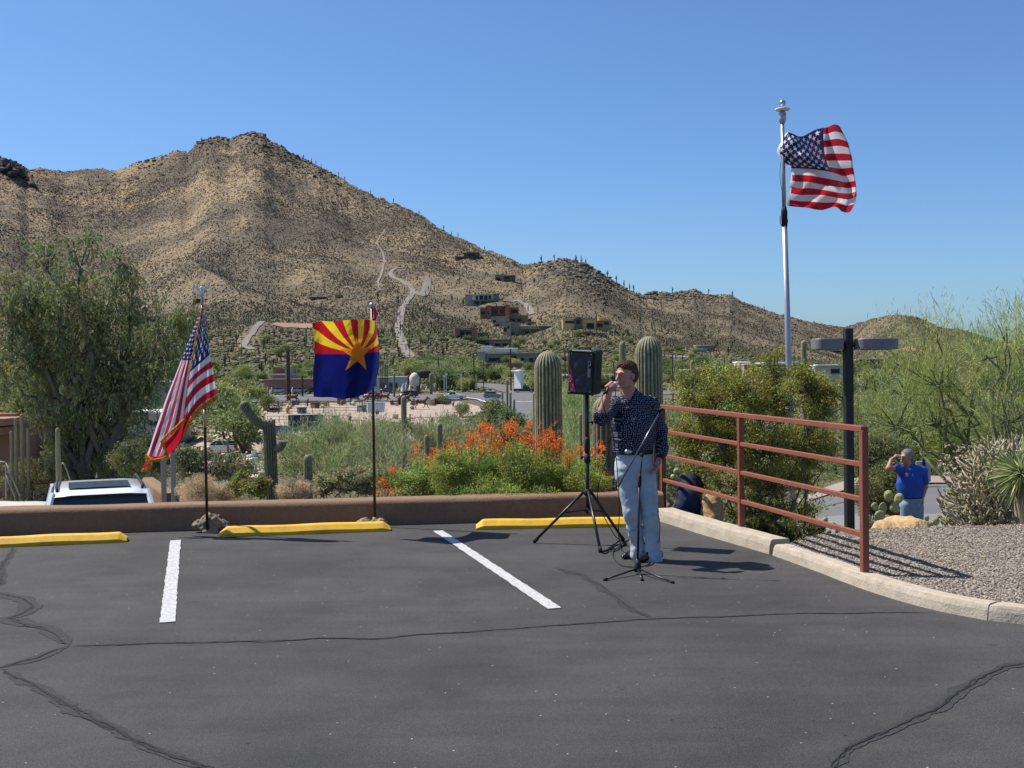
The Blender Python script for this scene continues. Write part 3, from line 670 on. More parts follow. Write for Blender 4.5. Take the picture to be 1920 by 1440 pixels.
# concrete kerbs
conc = mat('concrete', (.42, .355, .27), .9, nscale=9, namt=.18, bump=.006, bscale=50); worn(conc, (.20, .18, .155), 4, .55, .72, .6)
def kerb(name, front, h, th, label, sh=.02, zb=-.3):
    q = np.array(front, float); seg = np.r_[0, np.cumsum(np.linalg.norm(np.diff(q, axis=0), axis=1))]; k = int(seg[-1] / .08); s = np.linspace(0, seg[-1], k)
    q = np.stack([np.interp(s, seg, q[:, 0]), np.interp(s, seg, q[:, 1])], 1)
    for _ in range(14): q[1:-1] = (q[:-2] + 2 * q[1:-1] + q[2:]) / 4
    t = np.gradient(q, axis=0); t /= np.linalg.norm(t, axis=1)[:, None]; nn = np.stack([-t[:, 1], t[:, 0]], 1)   # away from the lot (path runs towards the camera)
    prof = [(0, zb), (0, 0), (sh * .5, h * .6), (sh, h - .02), (sh + .008, h - .006), (sh + .022, h), (th - .02, h), (th - .005, h - .006), (th, h - .02), (th, zb)]
    if np.ndim(h): pass
    V = np.zeros((k, len(prof), 3))
    for j, (o_, zz) in enumerate(prof):
        jit = .004 * noise2(s * 6, s * 0 + j, 31, 3)
        V[:, j, :2] = q + nn * (o_ + jit)[:, None] if np.ndim(o_ + jit) else q; V[:, j, 2] = zz + (jit * .6 if zz > 0 else 0)
    V[0, :, 2] = np.where(V[0, :, 2] > 0, V[0, :, 2] * .9, V[0, :, 2])
    mb = MB(); mb.grid(V); m_ = len(prof); mb.add(V[0], np.arange(m_)[None]); mb.add(V[-1], np.arange(m_)[::-1][None])
    o = mb.build(name, conc); tag(o, label, 'kerb', 'concrete kerbs'); return o
kerb('concrete_kerb', [(1.60, 12.8), (1.72, 12.35), (1.99, 11.45), (2.356, 10.33)], .135, .22, 'thick pale concrete kerb with square end behind the singer, below the rail')
cpath = [(2.375, 10.27), (2.44, 9.95), (2.57, 9.38), (2.66, 8.85), (2.77, 8.40), (2.90, 8.02), (3.05, 7.72), (3.20, 7.57)]
kerb('concrete_kerb', cpath, .11, .155, 'weathered curved concrete kerb edging the gravel bed under the rail post')
cp2 = [(3.207, 7.563), (3.45, 7.38), (3.9, 7.14), (4.6, 6.85), (6, 6.45), (9, 5.9)]
kerb('concrete_kerb', cp2, .11, .155, 'straight concrete kerb section past the joint at the right edge')

# gravel bed
path = np.array(cpath + cp2[1:] + [(14, 5.3)]); seg = np.r_[0, np.cumsum(np.linalg.norm(np.diff(path, axis=0), axis=1))]
s = np.linspace(0, seg[-1], 140); q = np.stack([np.interp(s, seg, path[:, 0]), np.interp(s, seg, path[:, 1])], 1) + np.array([.10, .07])
def zgrav(x, y, t): return .085 + .07 * sm(t, 0, 1.5) + .012 * noise2(x * 3, y * 3, 61, 3) - .42 * np.clip(y - 10.75 - .10 * (x - 3), 0, None) ** 1.15
tt = np.linspace(0, 9, 100) ** 1.0; d_ = np.array([.70, .714])
XY = q[:, None] + d_[None, None] * tt[None, :, None]; T = np.tile(tt, (140, 1)); Z = zgrav(XY[..., 0], XY[..., 1], T)
mb = MB(); mb.grid(np.concatenate([XY, Z[..., None]], -1))
gm = bpy.data.materials.new('pebble_ground'); gm.use_nodes = True; n = gm.node_tree; L = n.links; b = n.nodes['Principled BSDF']; b.inputs['Roughness'].default_value = .9
tc = n.nodes.new('ShaderNodeTexCoord'); vo = tex('Voronoi', 58)
sp_ = n.nodes.new('ShaderNodeSeparateColor'); L.new(vo.outputs['Color'], sp_.inputs[0])
c1 = ramp(sp_.outputs[0], [(0, (.07, .055, .04)), (.3, (.17, .135, .10)), (.6, (.26, .21, .16)), (1, (.44, .37, .29))])
L.new(c1, b.inputs['Base Color']); bp = n.nodes.new('ShaderNodeBump'); bp.invert = True; bp.inputs['Distance'].default_value = .02; L.new(vo.outputs['Distance'], bp.inputs['Height']); L.new(bp.outputs[0], b.inputs['Normal'])
gb = mb.build('gravel_bed', gm, smooth=True); tag(gb, kind='structure')
# loose stones
rng = np.random.default_rng(8); N = 42000
u = rng.uniform(0, 1, N); ii = rng.uniform(0, 70, N); t_ = 7 * u ** 1.1
i0 = ii.astype(int); qq = q[i0] + (q[i0 + 1] - q[i0]) * (ii - i0)[:, None]; xy = qq + d_ * t_[:, None]
z_ = zgrav(xy[:, 0], xy[:, 1], t_)
octa = np.array([(1, 0, 0), (-1, 0, 0), (0, 1, 0), (0, -1, 0), (0, 0, 1), (0, 0, -.6)], float); oF = np.array([(0, 2, 4), (2, 1, 4), (1, 3, 4), (3, 0, 4), (2, 0, 5), (1, 2, 5), (3, 1, 5), (0, 3, 5)])
sc_ = rng.uniform(.005, .0135, (N, 1, 1)) * rng.uniform(.6, 1.3, (N, 1, 3)); an = rng.uniform(0, 6.28, N); V = octa[None] * (1 + rng.uniform(-.3, .3, (N, 6, 1))) * sc_
V[..., 2] *= .7; ca, sa = np.cos(an)[:, None], np.sin(an)[:, None]; V = np.stack([V[..., 0] * ca - V[..., 1] * sa, V[..., 0] * sa + V[..., 1] * ca, V[..., 2]], -1)
V += np.c_[xy, z_ + .004][:, None]
cc = np.array((.27, .22, .17)) * rng.uniform(.35, 1.7, (N, 1)) * (1 + .035 * rng.normal(size=(N, 3)))
mb = MB(); mb.add(V.reshape(-1, 3), (oF[None] + np.arange(N)[:, None, None] * 6).reshape(-1, 3), np.repeat(np.clip(cc, .02, .6), 6, 0))
o = mb.build('gravel_stones', mat('stone_chips', vcol=True, rough=.9)); tag(o, kind='stuff')
# ================================================================ HILL SCRUB
rng = np.random.default_rng(21)
_ico = np.array([(0, 0, 1), (.894, 0, .447), (.276, .851, .447), (-.724, .526, .447), (-.724, -.526, .447), (.276, -.851, .447), (.724, .526, -.2), (-.276, .851, -.2), (-.894, 0, -.2), (-.276, -.851, -.2), (.724, -.526, -.2)])
_iF = np.array([(0, 1, 2), (0, 2, 3), (0, 3, 4), (0, 4, 5), (0, 5, 1), (1, 6, 2), (2, 7, 3), (3, 8, 4), (4, 9, 5), (5, 10, 1), (2, 6, 7), (3, 7, 8), (4, 8, 9), (5, 9, 10), (1, 10, 6)])
def blobs(mb, xy, r, hgt, col, rng, z=None):
    N = len(xy); z = zfun(xy[:, 0], xy[:, 1]) if z is None else z
    V = _ico[None] * (1 + rng.uniform(-.42, .35, (N, 11, 1))) * np.stack([r, r * rng.uniform(.7, 1.2, N), hgt], 1)[:, None]
    an = rng.uniform(0, 6.28, N); ca, sa = np.cos(an)[:, None], np.sin(an)[:, None]
    V = np.stack([V[..., 0] * ca - V[..., 1] * sa, V[..., 0] * sa + V[..., 1] * ca, V[..., 2]], -1) + np.c_[xy, z + hgt * .15][:, None]
    cv = col[:, None] * (1 + .18 * rng.normal(size=(N, 11, 1)))
    mb.add(V.reshape(-1, 3), (_iF[None] + np.arange(N)[:, None, None] * 11).reshape(-1, 3), np.clip(cv, .01, 1).reshape(-1, 3))
def cones_(mb, xy, r, h, col, rng):
    N = len(xy); z = zfun(xy[:, 0], xy[:, 1]); T = np.array([(1, 0, -.3), (0, 1, -.3), (-1, 0, -.3), (0, -1, -.3), (0, 0, 1)]); V = T[None] * (1 + rng.uniform(-.35, .35, (N, 5, 1))) * np.stack([r, r, h], 1)[:, None] + np.c_[xy, z][:, None]
    mb.add(V.reshape(-1, 3), (np.array([(0, 1, 4), (1, 2, 4), (2, 3, 4), (3, 0, 4)])[None] + np.arange(N)[:, None, None] * 5).reshape(-1, 3), np.repeat(np.clip(col, .01, 1), 5, 0))
def scatter_px(n, d0, d1, p0=-120, p1=2060, power=1.0):
    u = rng.uniform(0, 1, n); d = np.sqrt(d0 ** 2 + u * (d1 ** 2 - d0 ** 2)); px = rng.uniform(p0, p1, n)
    return px, d
px, d = scatter_px(330000, 350, 1540); p2_, d2_ = scatter_px(42000, 345, 720); px = np.r_[px, p2_]; d = np.r_[d, d2_]; Rr = np.interp(px, RP, RD); ok = d < Rr + 15
x = (px - 960) / F * d; dens = noise2(x / 60, d / 70, 71, 4); gold = noise2(x / 160, d / 160, 5, 3)
ok &= rng.uniform(0, 1, len(d)) < np.clip(.80 + 1.9 * dens - .9 * np.clip(gold, 0, 1), .30, 1); px, d, x = px[ok], d[ok], x[ok]
# keep tracks clear
e_ = np.interp(px, SKX, SKE); rel = np.clip((d - 340) / 700, 0, 1)
green = np.array((.13, .135, .065)); brown = np.array((.105, .083, .056)); g_ = np.clip(1.3 - rel * 1.9 + .5 * noise2(x / 50, d / 50, 75, 2), 0, 1)[:, None]
dk = rng.uniform(.6, 1.4, (len(d), 1)); cc = (green * g_ + brown * (1 - g_)) * dk
r_ = rng.uniform(.35, .95, len(d)) * (1 + .35 * g_[:, 0]); 
tracks = []
for o in list(COL.objects):
    if o.name.split('.')[0] in ('mountain_road', 'mountain_trail', 'driveway', 'dirt_track', 'dirt_patch', 'side_road'):
        c_ = np.empty(len(o.data.vertices) * 3); o.data.vertices.foreach_get('co', c_); tracks.append(c_.reshape(-1, 3)[:, :2])
tracks = np.concatenate(tracks)
def clear_of(x, y, cell=3.0):
    key = set(map(tuple, np.floor(tracks / cell).astype(int)))
    k2 = np.floor(np.stack([x, y], 1) / cell).astype(int)
    return np.array([tuple(a) not in key for a in k2])
ok = clear_of(x, d); x, d, cc, r_ = x[ok], d[ok], cc[ok], r_[ok]
mb = MB(); nr_ = d < 620; blobs(mb, np.stack([x, d], 1)[nr_], r_[nr_], r_[nr_] * rng.uniform(.6, 1.0, nr_.sum()), cc[nr_], rng); fr_ = ~nr_; cones_(mb, np.stack([x, d], 1)[fr_], r_[fr_] * 1.15, r_[fr_] * 1.1, cc[fr_], rng)
MT['scrub'] = mat('desert_scrub', vcol=True, rough=.95, spec=.1)
o = mb.build('hillside_scrub', MT['scrub']); tag(o, kind='stuff')
# boulders on summits
mb = MB(); pts = []
for cx, sp_, dn, dd_ in ((20, 45, 500, 30), (480, 60, 260, 50), (560, 40, 200, 60), (1070, 60, 700, 60), (1110, 50, 600, 80), (1240, 60, 250, 40), (1300, 60, 250, 40), (620, 60, 120, 60), (1470, 80, 200, 60), (290, 40, 120, 50), (400, 40, 120, 50)):
    p_ = cx + rng.normal(size=dn) * sp_ * .5; D_ = np.interp(p_, RP, RD) - np.abs(rng.normal(size=dn)) * dd_ + 8; pts.append(np.stack([(p_ - 960) / F * D_, D_], 1))
pts = np.concatenate(pts); pts = pts[::2]; r_ = rng.uniform(.8, 2.6, len(pts)); blobs(mb, pts, r_, r_ * .7, np.tile((.165, .14, .112), (len(pts), 1)) * rng.uniform(.6, 1.3, (len(pts), 1)), rng)
# outcrop at the left edge
p_ = rng.normal(size=160) * 17 + 18; D_ = 1340 - np.abs(rng.normal(size=160)) * 14; r_ = rng.uniform(2.5, 7, 160); zz = zfun((p_ - 960) / F * D_, D_) + np.clip(8 - np.abs(p_ - 18) * .28, -1, 8) * rng.uniform(.1, 1, 160)
blobs(mb, np.stack([(p_ - 960) / F * D_, D_], 1), r_, r_, np.tile((.12, .105, .09), (160, 1)) * rng.uniform(.5, 1.2, (160, 1)), rng, z=zz)
o = mb.build('summit_boulders', MT['scrub']); tag(o, kind='stuff')
# valley floor cover
def keep(px, x, d):
    ok = ~((d > 192) & (d < 306) & (px > 400) & (px < 925)) & ~((d > 274) & (d < 309) & (px > 370) & (px < 1440)) & clear_of(x, d) & ~((d > 150) & (d < 200) & (px > 250) & (px < 700))
    return ok & ~((d > 208) & (d < 240) & (px > 1530) & (px < 1790)) & ~((px > 1540) & (d < 38)) & ~((px < 310) & (d < 33))
px, d = scatter_px(52000, 120, 352); x = (px - 960) / F * d; ok = keep(px, x, d); px, d, x = px[ok], d[ok], x[ok]; n_ = len(d)
cc = np.array((.15, .165, .075)) * rng.uniform(.55, 1.4, (n_, 1)); t_ = noise2(x / 12, d / 12, 91, 3)[:, None]; cc = np.where(t_ > .15, np.array((.26, .22, .12)) * rng.uniform(.6, 1.2, (n_, 1)), cc)
r_ = rng.uniform(.2, .7, n_); mb = MB(); blobs(mb, np.stack([x, d], 1), r_, r_ * .9, cc, rng)
o = mb.build('valley_scrub', MT['scrub']); tag(o, kind='stuff')
px, d = scatter_px(9000, 20, 150); d = np.where(rng.uniform(size=len(d)) < .35, rng.uniform(17, 60, len(d)), d); x = (px - 960) / F * d; ok = keep(px, x, d) & ((px < 1240) | (d > 22)); px, d, x = px[ok], d[ok], x[ok]; n_ = len(d); z = zfun(x, d)
K = 30; R_ = rng.uniform(.2, .65, n_); cpos = np.stack([x, d, z + R_ * .35], 1); q = np.repeat(cpos, K, 0) + rand_ball(rng, n_ * K, .5) * np.repeat(R_, K)[:, None] * np.array([1, 1, .8])
dd = q - np.repeat(cpos, K, 0) + np.array([0, 0, .35]) * np.repeat(R_, K)[:, None] + rng.normal(size=q.shape) * .12
pal = np.array([(.13, .155, .06), (.17, .19, .08), (.24, .21, .11), (.10, .13, .05), (.20, .21, .10)]); cc = np.repeat(pal[rng.integers(0, 5, n_)] * rng.uniform(.7, 1.25, (n_, 1)), K, 0)
mb = MB(); kd = np.repeat(np.clip(d, 15, 150), K); leaves(mb, q, dd, .07 + .0016 * kd, .018 + .0004 * kd, cc, .35, rng); o = mb.build('undergrowth', MT['leaf']); tag(o, kind='stuff')

# ---------------------------------------------------------------- far saguaros
def far_saguaro(seed):
    r = np.random.default_rng(seed); mb = MB(); h = 5.5
    mb.tube([(0, 0, -1), (0, 0, h * .5), (0, 0, h - .3), (0, 0, h)], [.30, .33, .30, .1], 7, (.085, .09, .05))
    for k in range(r.integers(0, 4)):
        a = r.uniform(0, 6.28); z0 = r.uniform(1.8, 3); q = r.uniform(.7, 1.1); c, s = math.cos(a), math.sin(a)
        mb.tube([(0, 0, z0), (c * q * .7, s * q * .7, z0 + .1), (c * q, s * q, z0 + .6), (c * q, s * q, z0 + r.uniform(1.4, 2.3))], [.2, .22, .22, .15], 6, (.085, .09, .05))
    return mb
protos = []
for k in range(5):
    o = far_saguaro(k).build('saguaro', MT['scrub'], smooth=True); protos.append(o)
rng = np.random.default_rng(77)
def place(o, p, s=1, rz=None, first=False, label=None, group=None, cat=None, sz=None):
    q = o if first else copy_tree(o); q.location = p; q.scale = (s, s, s if sz is None else sz); q.rotation_euler[2] = rng.uniform(0, 6.28) if rz is None else rz
    tag(q, label, cat, group); return q
zones = [(690, 840, 370, 900, 90), (840, 1010, 650, 1100, 45), (1010, 1600, 420, 1000, 80), (380, 700, 360, 620, 45)]
used = 0
zlab = ['slender saguaro on the slope between the state flag and the mountain road', 'slender saguaro among the hillside houses above the valley', 'slender saguaro on the long brown slope right of the houses', 'slender saguaro on the green flat below the mountain, left of the state flag']
for zi, (a, b_, c, d_, n_) in enumerate(zones):
    for i in range(n_):
        ppx = rng.uniform(a, b_); dd_ = math.sqrt(rng.uniform(c * c, d_ * d_)); dd_ = min(dd_, float(np.interp(ppx, RP, RD)) - 5)
        p = at_depth(ppx, dd_); k = used % 5; f = used < 5; used += 1
        place(protos[k], tuple(p), rng.uniform(.5, 1.0), first=f, label=zlab[zi], group='saguaros on the far hillsides', cat='cactus')
for ppx in (575, 590, 598, 608, 640, 652, 700, 742, 790, 835, 850, 862, 912, 1018, 1042, 1082, 1092, 1101, 1141, 1158, 1172, 1182, 1190, 1262, 1330, 1375, 385, 1434):
    D_ = float(np.interp(ppx, RP, RD)) - 3; p = at_depth(ppx, D_); k = used % 5; used += 1
    place(protos[k], tuple(p), rng.uniform(.8, 1.35), label='tiny dark saguaro silhouetted on the mountain skyline', group='saguaros on the skyline', cat='cactus')
mb = MB(); px, d = scatter_px(330, 380, 1000, 100, 1650); 
for a, b_ in zip(px, d):
    if b_ > np.interp(a, RP, RD): continue
    p = at_depth(a, b_); h = rng.uniform(2, 4.5); mb.tube([p - (0, 0, .5), p + (0, 0, h * .6), p + (0, 0, h)], [.27, .28, .12], 5, (.09, .09, .05))
o = mb.build('saguaro_stand', MT['scrub']); tag(o, kind='stuff')

# ---------------------------------------------------------------- mid-distance trees (each a thing)
def proto_tree(seed, col, n=1500, lobes=5, spread=1.0):
    r = np.random.default_rng(seed); root = empty('palo_verde_tree'); cm = MB(); tm = MB()
    cs = [(r.uniform(-1.1, 1.1) * spread, r.uniform(-1, 1), r.uniform(.9, 2.0)) for _ in range(lobes)]
    for c in cs:
        c = np.array(c); rr = np.array([r.uniform(.7, 1.3), r.uniform(.7, 1.3), r.uniform(.6, 1.0)])
        limb(tm, (0, 0, -.5), c, .12, .04, r, .1, 5, 4, (.12, .1, .06))
        q = c + rand_ball(r, n // lobes // 6, .45) * rr
        q = np.repeat(q, 6, 0) + r.normal(size=(len(q) * 6, 3)) * .16
        dd = (q - c) + r.normal(size=q.shape) * .5 + np.array([0, 0, .4]); leaves(cm, q, dd, .26, .11, np.array(col) * r.uniform(.8, 1.2), .35, r)
    tm.build('trunk', MT['wood'], parent=root); cm.build('crown', MT['leaf'], parent=root); return root
tp = [proto_tree(100 + i, c, 2400) for i, c in enumerate([(.19, .215, .085), (.23, .25, .11), (.15, .185, .07), (.26, .28, .10), (.12, .16, .06)])]
tu = 0
def ptree(p, s, k=None, label=None, group=None, sz=None):
    global tu
    k = (tu % 5) if k is None else k; f = not tp[k].get('used'); tu += 1
    o = place(tp[k], tuple(p), s, first=f, label=label or 'rounded pale green desert tree on the valley floor below the mountain', group=group or 'trees across the valley', cat='tree', sz=sz)
    if f: tp[k]['used'] = 1
    else: o.pop('used', None) if hasattr(o, 'pop') else None
    return o
rng = np.random.default_rng(31)
cnt = 0
tlook = ['olive green', 'pale grey-green', 'mid green', 'bright yellow-green', 'dark green']
tz = ['on the flat left of the wide grey house', 'between the tall saguaro and the long tan building', 'in the valley behind the lamp post and rail', 'behind the horse yard below the mountain', 'on the valley floor behind the big dark tree', 'on the near valley floor around the road junction', 'scattered on the lower hillside around the houses']
for tzi, (a, b_, c, d_, n_, s0, s1) in enumerate([(770, 900, 315, 450, 60, 1.3, 2.8), (900, 1300, 312, 440, 55, 1.1, 2.3), (1300, 1950, 240, 520, 60, 1.2, 2.8), (400, 770, 308, 430, 45, 1.0, 2.2), (-60, 420, 200, 460, 50, 1.2, 2.8), (860, 1400, 100, 270, 28, 1.0, 2.0), (480, 1350, 450, 620, 60, .9, 1.7)]):
    for i in range(n_):
        ppx = rng.uniform(a, b_); dd_ = rng.uniform(c, d_)
        x_ = (ppx - 960) / F * dd_
        if not clear_of(np.array([x_]), np.array([dd_]), 6)[0]: continue
        if 195 < dd_ < 308 and 400 < ppx < 1180: continue
        if dd_ < 345 and (690 < ppx < 800 or 480 < ppx < 625): continue
        if 205 < dd_ < 245 and 1540 < ppx < 1780: continue
        ptree(at_depth(ppx, dd_), rng.uniform(s0, s1), label='rounded ' + tlook[tu % 5] + ' tree ' + tz[tzi], group='trees ' + tz[tzi]); cnt += 1
# a few named ones
for (ppx, d_, s, k, lb) in [(452, 183, 3.0, 2, 'dense green mesquite beside the white van, behind the broken saguaro'), (430, 205, 3.4, 4, 'dark green tree at the left end of the bronze horse yard'),
                            (925, 150, 1.9, 2, 'rounded green bush in front of the road junction, left of the tall saguaro'), (1010, 305, 2.0, 3, 'bright yellow-green tree next to the tall white wall and black pickup'),
                            (830, 262, .9, 1, 'small shrub at the end of the gravel yard near the road'), (822, 395, 1.8, 3, 'vivid green tree low on the slope left of the red-brown house'),
                            (722, 350, 2.4, 3, 'bright green tree beside the foot of the mountain road'), (905, 622, 1.9, 4, 'dark tree right of the curved grey hillside house'), (978, 640, 1.9, 0, 'tree at the bend of the pale driveway on the hill'),
                            (415, 260, 2.6, 3, 'light green tree behind the fringed flag and flagpole')]:
    ptree(at_depth(ppx, d_), s, k, lb, 'trees across the valley')
for o in tp: 
    if 'used' in o: del o['used']
for o in COL.objects:
    if 'used' in o: del o['used']

# ================================================================ BUILDINGS
WMAT = {}
def wm(c, rough=.85):
    k = tuple(c)
    if k not in WMAT: WMAT[k] = mat('wall_plaster', c, rough, nscale=.8, namt=.12)
    return WMAT[k]
def building(label, d, vols, wins=(), group=None, name='house', below=4.0, cat='house', rz=0):
    if d >= 345:
        pm = sum((v[0] + v[1]) / 2 for v in vols) / len(vols); d = float(ground(pm, max(v[3] for v in vols) - 1, 345)[1]) + 1
    x0 = min(v[0] for v in vols); root = empty(name, tuple(P(x0, vols[0][3], d)))
    loc = Vector(root.location)
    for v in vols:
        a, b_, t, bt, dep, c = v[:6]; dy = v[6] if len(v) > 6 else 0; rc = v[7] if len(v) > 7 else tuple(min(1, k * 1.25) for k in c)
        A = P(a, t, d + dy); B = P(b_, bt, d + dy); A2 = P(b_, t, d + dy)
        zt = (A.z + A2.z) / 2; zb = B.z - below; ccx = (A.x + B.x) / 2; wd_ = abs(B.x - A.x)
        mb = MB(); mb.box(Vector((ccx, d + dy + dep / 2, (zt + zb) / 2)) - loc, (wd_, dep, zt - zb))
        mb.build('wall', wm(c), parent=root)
        mb = MB(); th = max(.25, (zt - B.z) * .05); mb.box(Vector((ccx, d + dy + dep / 2 - .5, zt + th / 2)) - loc, (wd_ + th * 1.6, dep + th * 1.6 + 1.0, th)); mb.box(Vector((ccx, d + dy + dep / 2, zt + th + .05)) - loc, (wd_ * .7, dep * .7, .12)); mb.build('roof', wm(rc), parent=root)
    for q in wins:
        a, b_, t, bt = q[:4]; dy = q[4] if len(q) > 4 else 0; c = q[5] if len(q) > 5 else None
        A = P(a, t, d + dy); B = P(b_, bt, d + dy); ccx = (A.x + B.x) / 2; cz = (A.z + B.z) / 2; ww = abs(B.x - A.x); hh = abs(A.z - B.z)
        mb = MB(); mb.box(Vector((ccx, d + dy + .02, cz)) - loc, (ww, .12, hh)); wo_ = mb.build('window', MT['win'] if c is None else wm(c, .4), parent=root)
        mb = MB()
        for sx in (-1, 1): mb.box(Vector((ccx + sx * (ww / 2 + .08), d + dy - .02, cz)) - loc, (.14, .14, hh + .28))
        for sz_ in (-1, 1): mb.box(Vector((ccx, d + dy - .02, cz + sz_ * (hh / 2 + .08))) - loc, (ww + .02, .14, .14))
        f = mb.build('frame', wm((.32, .29, .25)), parent=wo_)
    root.rotation_euler[2] = rz
    tag(root, label, cat, group or 'houses across the valley'); return root
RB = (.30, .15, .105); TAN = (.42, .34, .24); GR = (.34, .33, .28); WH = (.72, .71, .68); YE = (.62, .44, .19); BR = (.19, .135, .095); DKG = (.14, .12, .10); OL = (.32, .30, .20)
building('curved pale grey house with wide glass front high on the hill slope', 640, [(872, 885, 553, 565, 8, GR, 4), (887, 925, 552, 563, 12, (.42, .43, .38), 2, (.62, .62, .55)), (922, 936, 551, 564, 10, (.25, .26, .24), 5), (884, 931, 563, 572, 16, (.20, .22, .22), 0)],
         [(892, 896, 555, 562, 2), (899, 906, 554, 562, 2), (908, 914, 554, 562, 2), (916, 921, 554, 561, 2), (889, 899, 565, 571, 0), (902, 913, 565, 571, 0), (915, 928, 565, 571, 0)])
building('red-brown terraced house stepping down the hillside below the curved house', 590, [(900, 914, 577, 590, 10, RB, 2), (912, 921, 574, 600, 10, (.26, .12, .08), 0), (920, 950, 575, 596, 12, (.17, .075, .05), 3), (947, 956, 573, 596, 10, (.26, .12, .08), 0), (955, 973, 577, 592, 10, RB, 3)],
         [(914, 917, 583, 590, 0), (924, 934, 580, 588, 3), (937, 945, 580, 588, 3), (958, 971, 580, 587, 3), (902, 909, 583, 590, 2)])
building('low house with blue glass doors and brown roof under the red-brown house', 560, [(920, 955, 594, 607, 12, (.30, .27, .24), 0, (.36, .28, .22)), (953, 990, 592, 605, 10, (.20, .15, .11), 3, (.30, .22, .17))],
         [(934, 948, 599, 606, 0, (.25, .33, .48)), (924, 930, 600, 606, 0), (957, 966, 597, 604, 3), (970, 978, 597, 603, 3)])
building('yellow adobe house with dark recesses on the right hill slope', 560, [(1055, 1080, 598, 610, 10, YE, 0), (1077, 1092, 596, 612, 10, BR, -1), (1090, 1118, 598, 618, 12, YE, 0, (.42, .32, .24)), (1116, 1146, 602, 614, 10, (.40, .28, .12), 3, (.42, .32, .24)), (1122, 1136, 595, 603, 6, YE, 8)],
         [(1060, 1077, 602, 606, 0), (1080, 1089, 600, 608, -1), (1100, 1114, 606, 616, 0), (1118, 1130, 607, 613, 3), (1133, 1142, 604, 609, 3)])
building('small dark stone house alone high on the slope', 760, [(928, 942, 516, 530, 8, (.27, .25, .20), 4, (.34, .31, .25)), (940, 944, 514, 529, 8, (.24, .24, .2), 0), (943, 966, 517, 525, 8, DKG, 2)], [(930, 938, 520, 526, 4), (946, 956, 519, 523, 2)])
building('topmost house, dark and low below the mountain ridge', 920, [(853, 888, 481, 487, 10, DKG, 0, (.24, .2, .16)), (869, 899, 474, 482, 8, (.10, .085, .07), 6, (.16, .13, .1))], [(858, 868, 483, 486, 0), (872, 884, 483, 486, 0), (876, 890, 476, 480, 6)])
building('red brick two-storey house at the left of the hillside terrace', 480, [(853, 862, 617, 640, 10, RB, 0), (858, 890, 619, 632, 12, (.20, .13, .10), 3, (.42, .34, .27)), (858, 886, 630, 641, 12, (.13, .07, .06), 0), (884, 893, 616, 634, 10, (.30, .15, .10), -1), (896, 915, 625, 634, 8, BR, 2)],
         [(864, 870, 622, 629, 3), (873, 882, 622, 629, 3), (862, 868, 633, 639, 0), (872, 880, 634, 640, 0), (900, 908, 628, 632, 2)])
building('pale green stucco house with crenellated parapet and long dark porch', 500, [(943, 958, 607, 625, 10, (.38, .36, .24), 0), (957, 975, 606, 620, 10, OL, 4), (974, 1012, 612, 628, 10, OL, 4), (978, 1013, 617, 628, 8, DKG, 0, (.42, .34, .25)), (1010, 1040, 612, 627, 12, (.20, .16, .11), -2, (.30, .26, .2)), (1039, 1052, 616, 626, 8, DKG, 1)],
         [(951, 955, 611, 616, 0), (1016, 1024, 618, 625, -2), (1027, 1036, 618, 625, -2), (984, 996, 621, 627, 0), (945, 950, 614, 622, 0)])
building('long low dark house with flat grey roof below the brick house', 430, [(892, 958, 637, 646, 10, (.16, .14, .12), 0, (.36, .3, .24)), (884, 920, 643, 650, 8, (.07, .065, .06), -2), (918, 956, 642, 650, 8, (.22, .21, .2), -3, (.4, .38, .34))], [(898, 912, 639, 645, 0), (928, 938, 644, 649, -3), (942, 952, 644, 649, -3)])
building('wide grey modern house with white flat roofs and large windows above the road', 385, [(905, 1012, 663, 681, 14, (.29, .265, .225), 0, (.42, .41, .38)), (1010, 1036, 665, 681, 12, (.33, .31, .27), 2, (.5, .48, .42)), (901, 922, 650, 655, 6, (.55, .55, .52), 8, WH), (925, 970, 654, 659, 8, (.5, .5, .48), 8, WH), (896, 910, 660, 684, 6, (.42, .38, .32), -1)],
         [(916, 937, 671, 678, 0), (943, 969, 667, 680, 0), (976, 983, 671, 679, 0), (992, 1000, 671, 680, 0), (1003, 1008, 671, 680, 0), (1017, 1030, 669, 679, 2)])
building('retaining wall of pinkish stone below the wide grey house', 378, [(908, 1010, 682, 694, 2, (.36, .27, .22), 0)], [(922, 950, 685, 690, 0, (.06, .06, .05))], name='stone_wall', cat='wall')
building('tall plain white wall panel beside the black pickup', 312, [(964, 981, 696, 721, 1.2, (.85, .83, .78), 0)], [], name='white_wall', cat='wall', below=1, rz=-.7)
building('red-brown shop building with white fascia behind the tall saguaro', 318, [(1050, 1075, 705, 733, 10, (.13, .05, .04), 0, (.6, .58, .55)), (1072, 1150, 704, 733, 10, (.13, .05, .04), 0, (.6, .58, .55))], [(1052, 1060, 713, 728, 0), (1063, 1072, 713, 728, 0), (1082, 1100, 713, 728, 0), (1110, 1130, 713, 728, 0)], name='shop')
building('pinkish walled house above the red-brown shop, beside the loudspeaker', 360, [(1048, 1074, 668, 680, 8, (.40, .30, .25), 0, (.5, .4, .33)), (1050, 1100, 680, 692, 8, (.34, .26, .21), -4, (.46, .37, .3))], [(1054, 1062, 671, 677, 0), (1056, 1068, 683, 689, -4)])
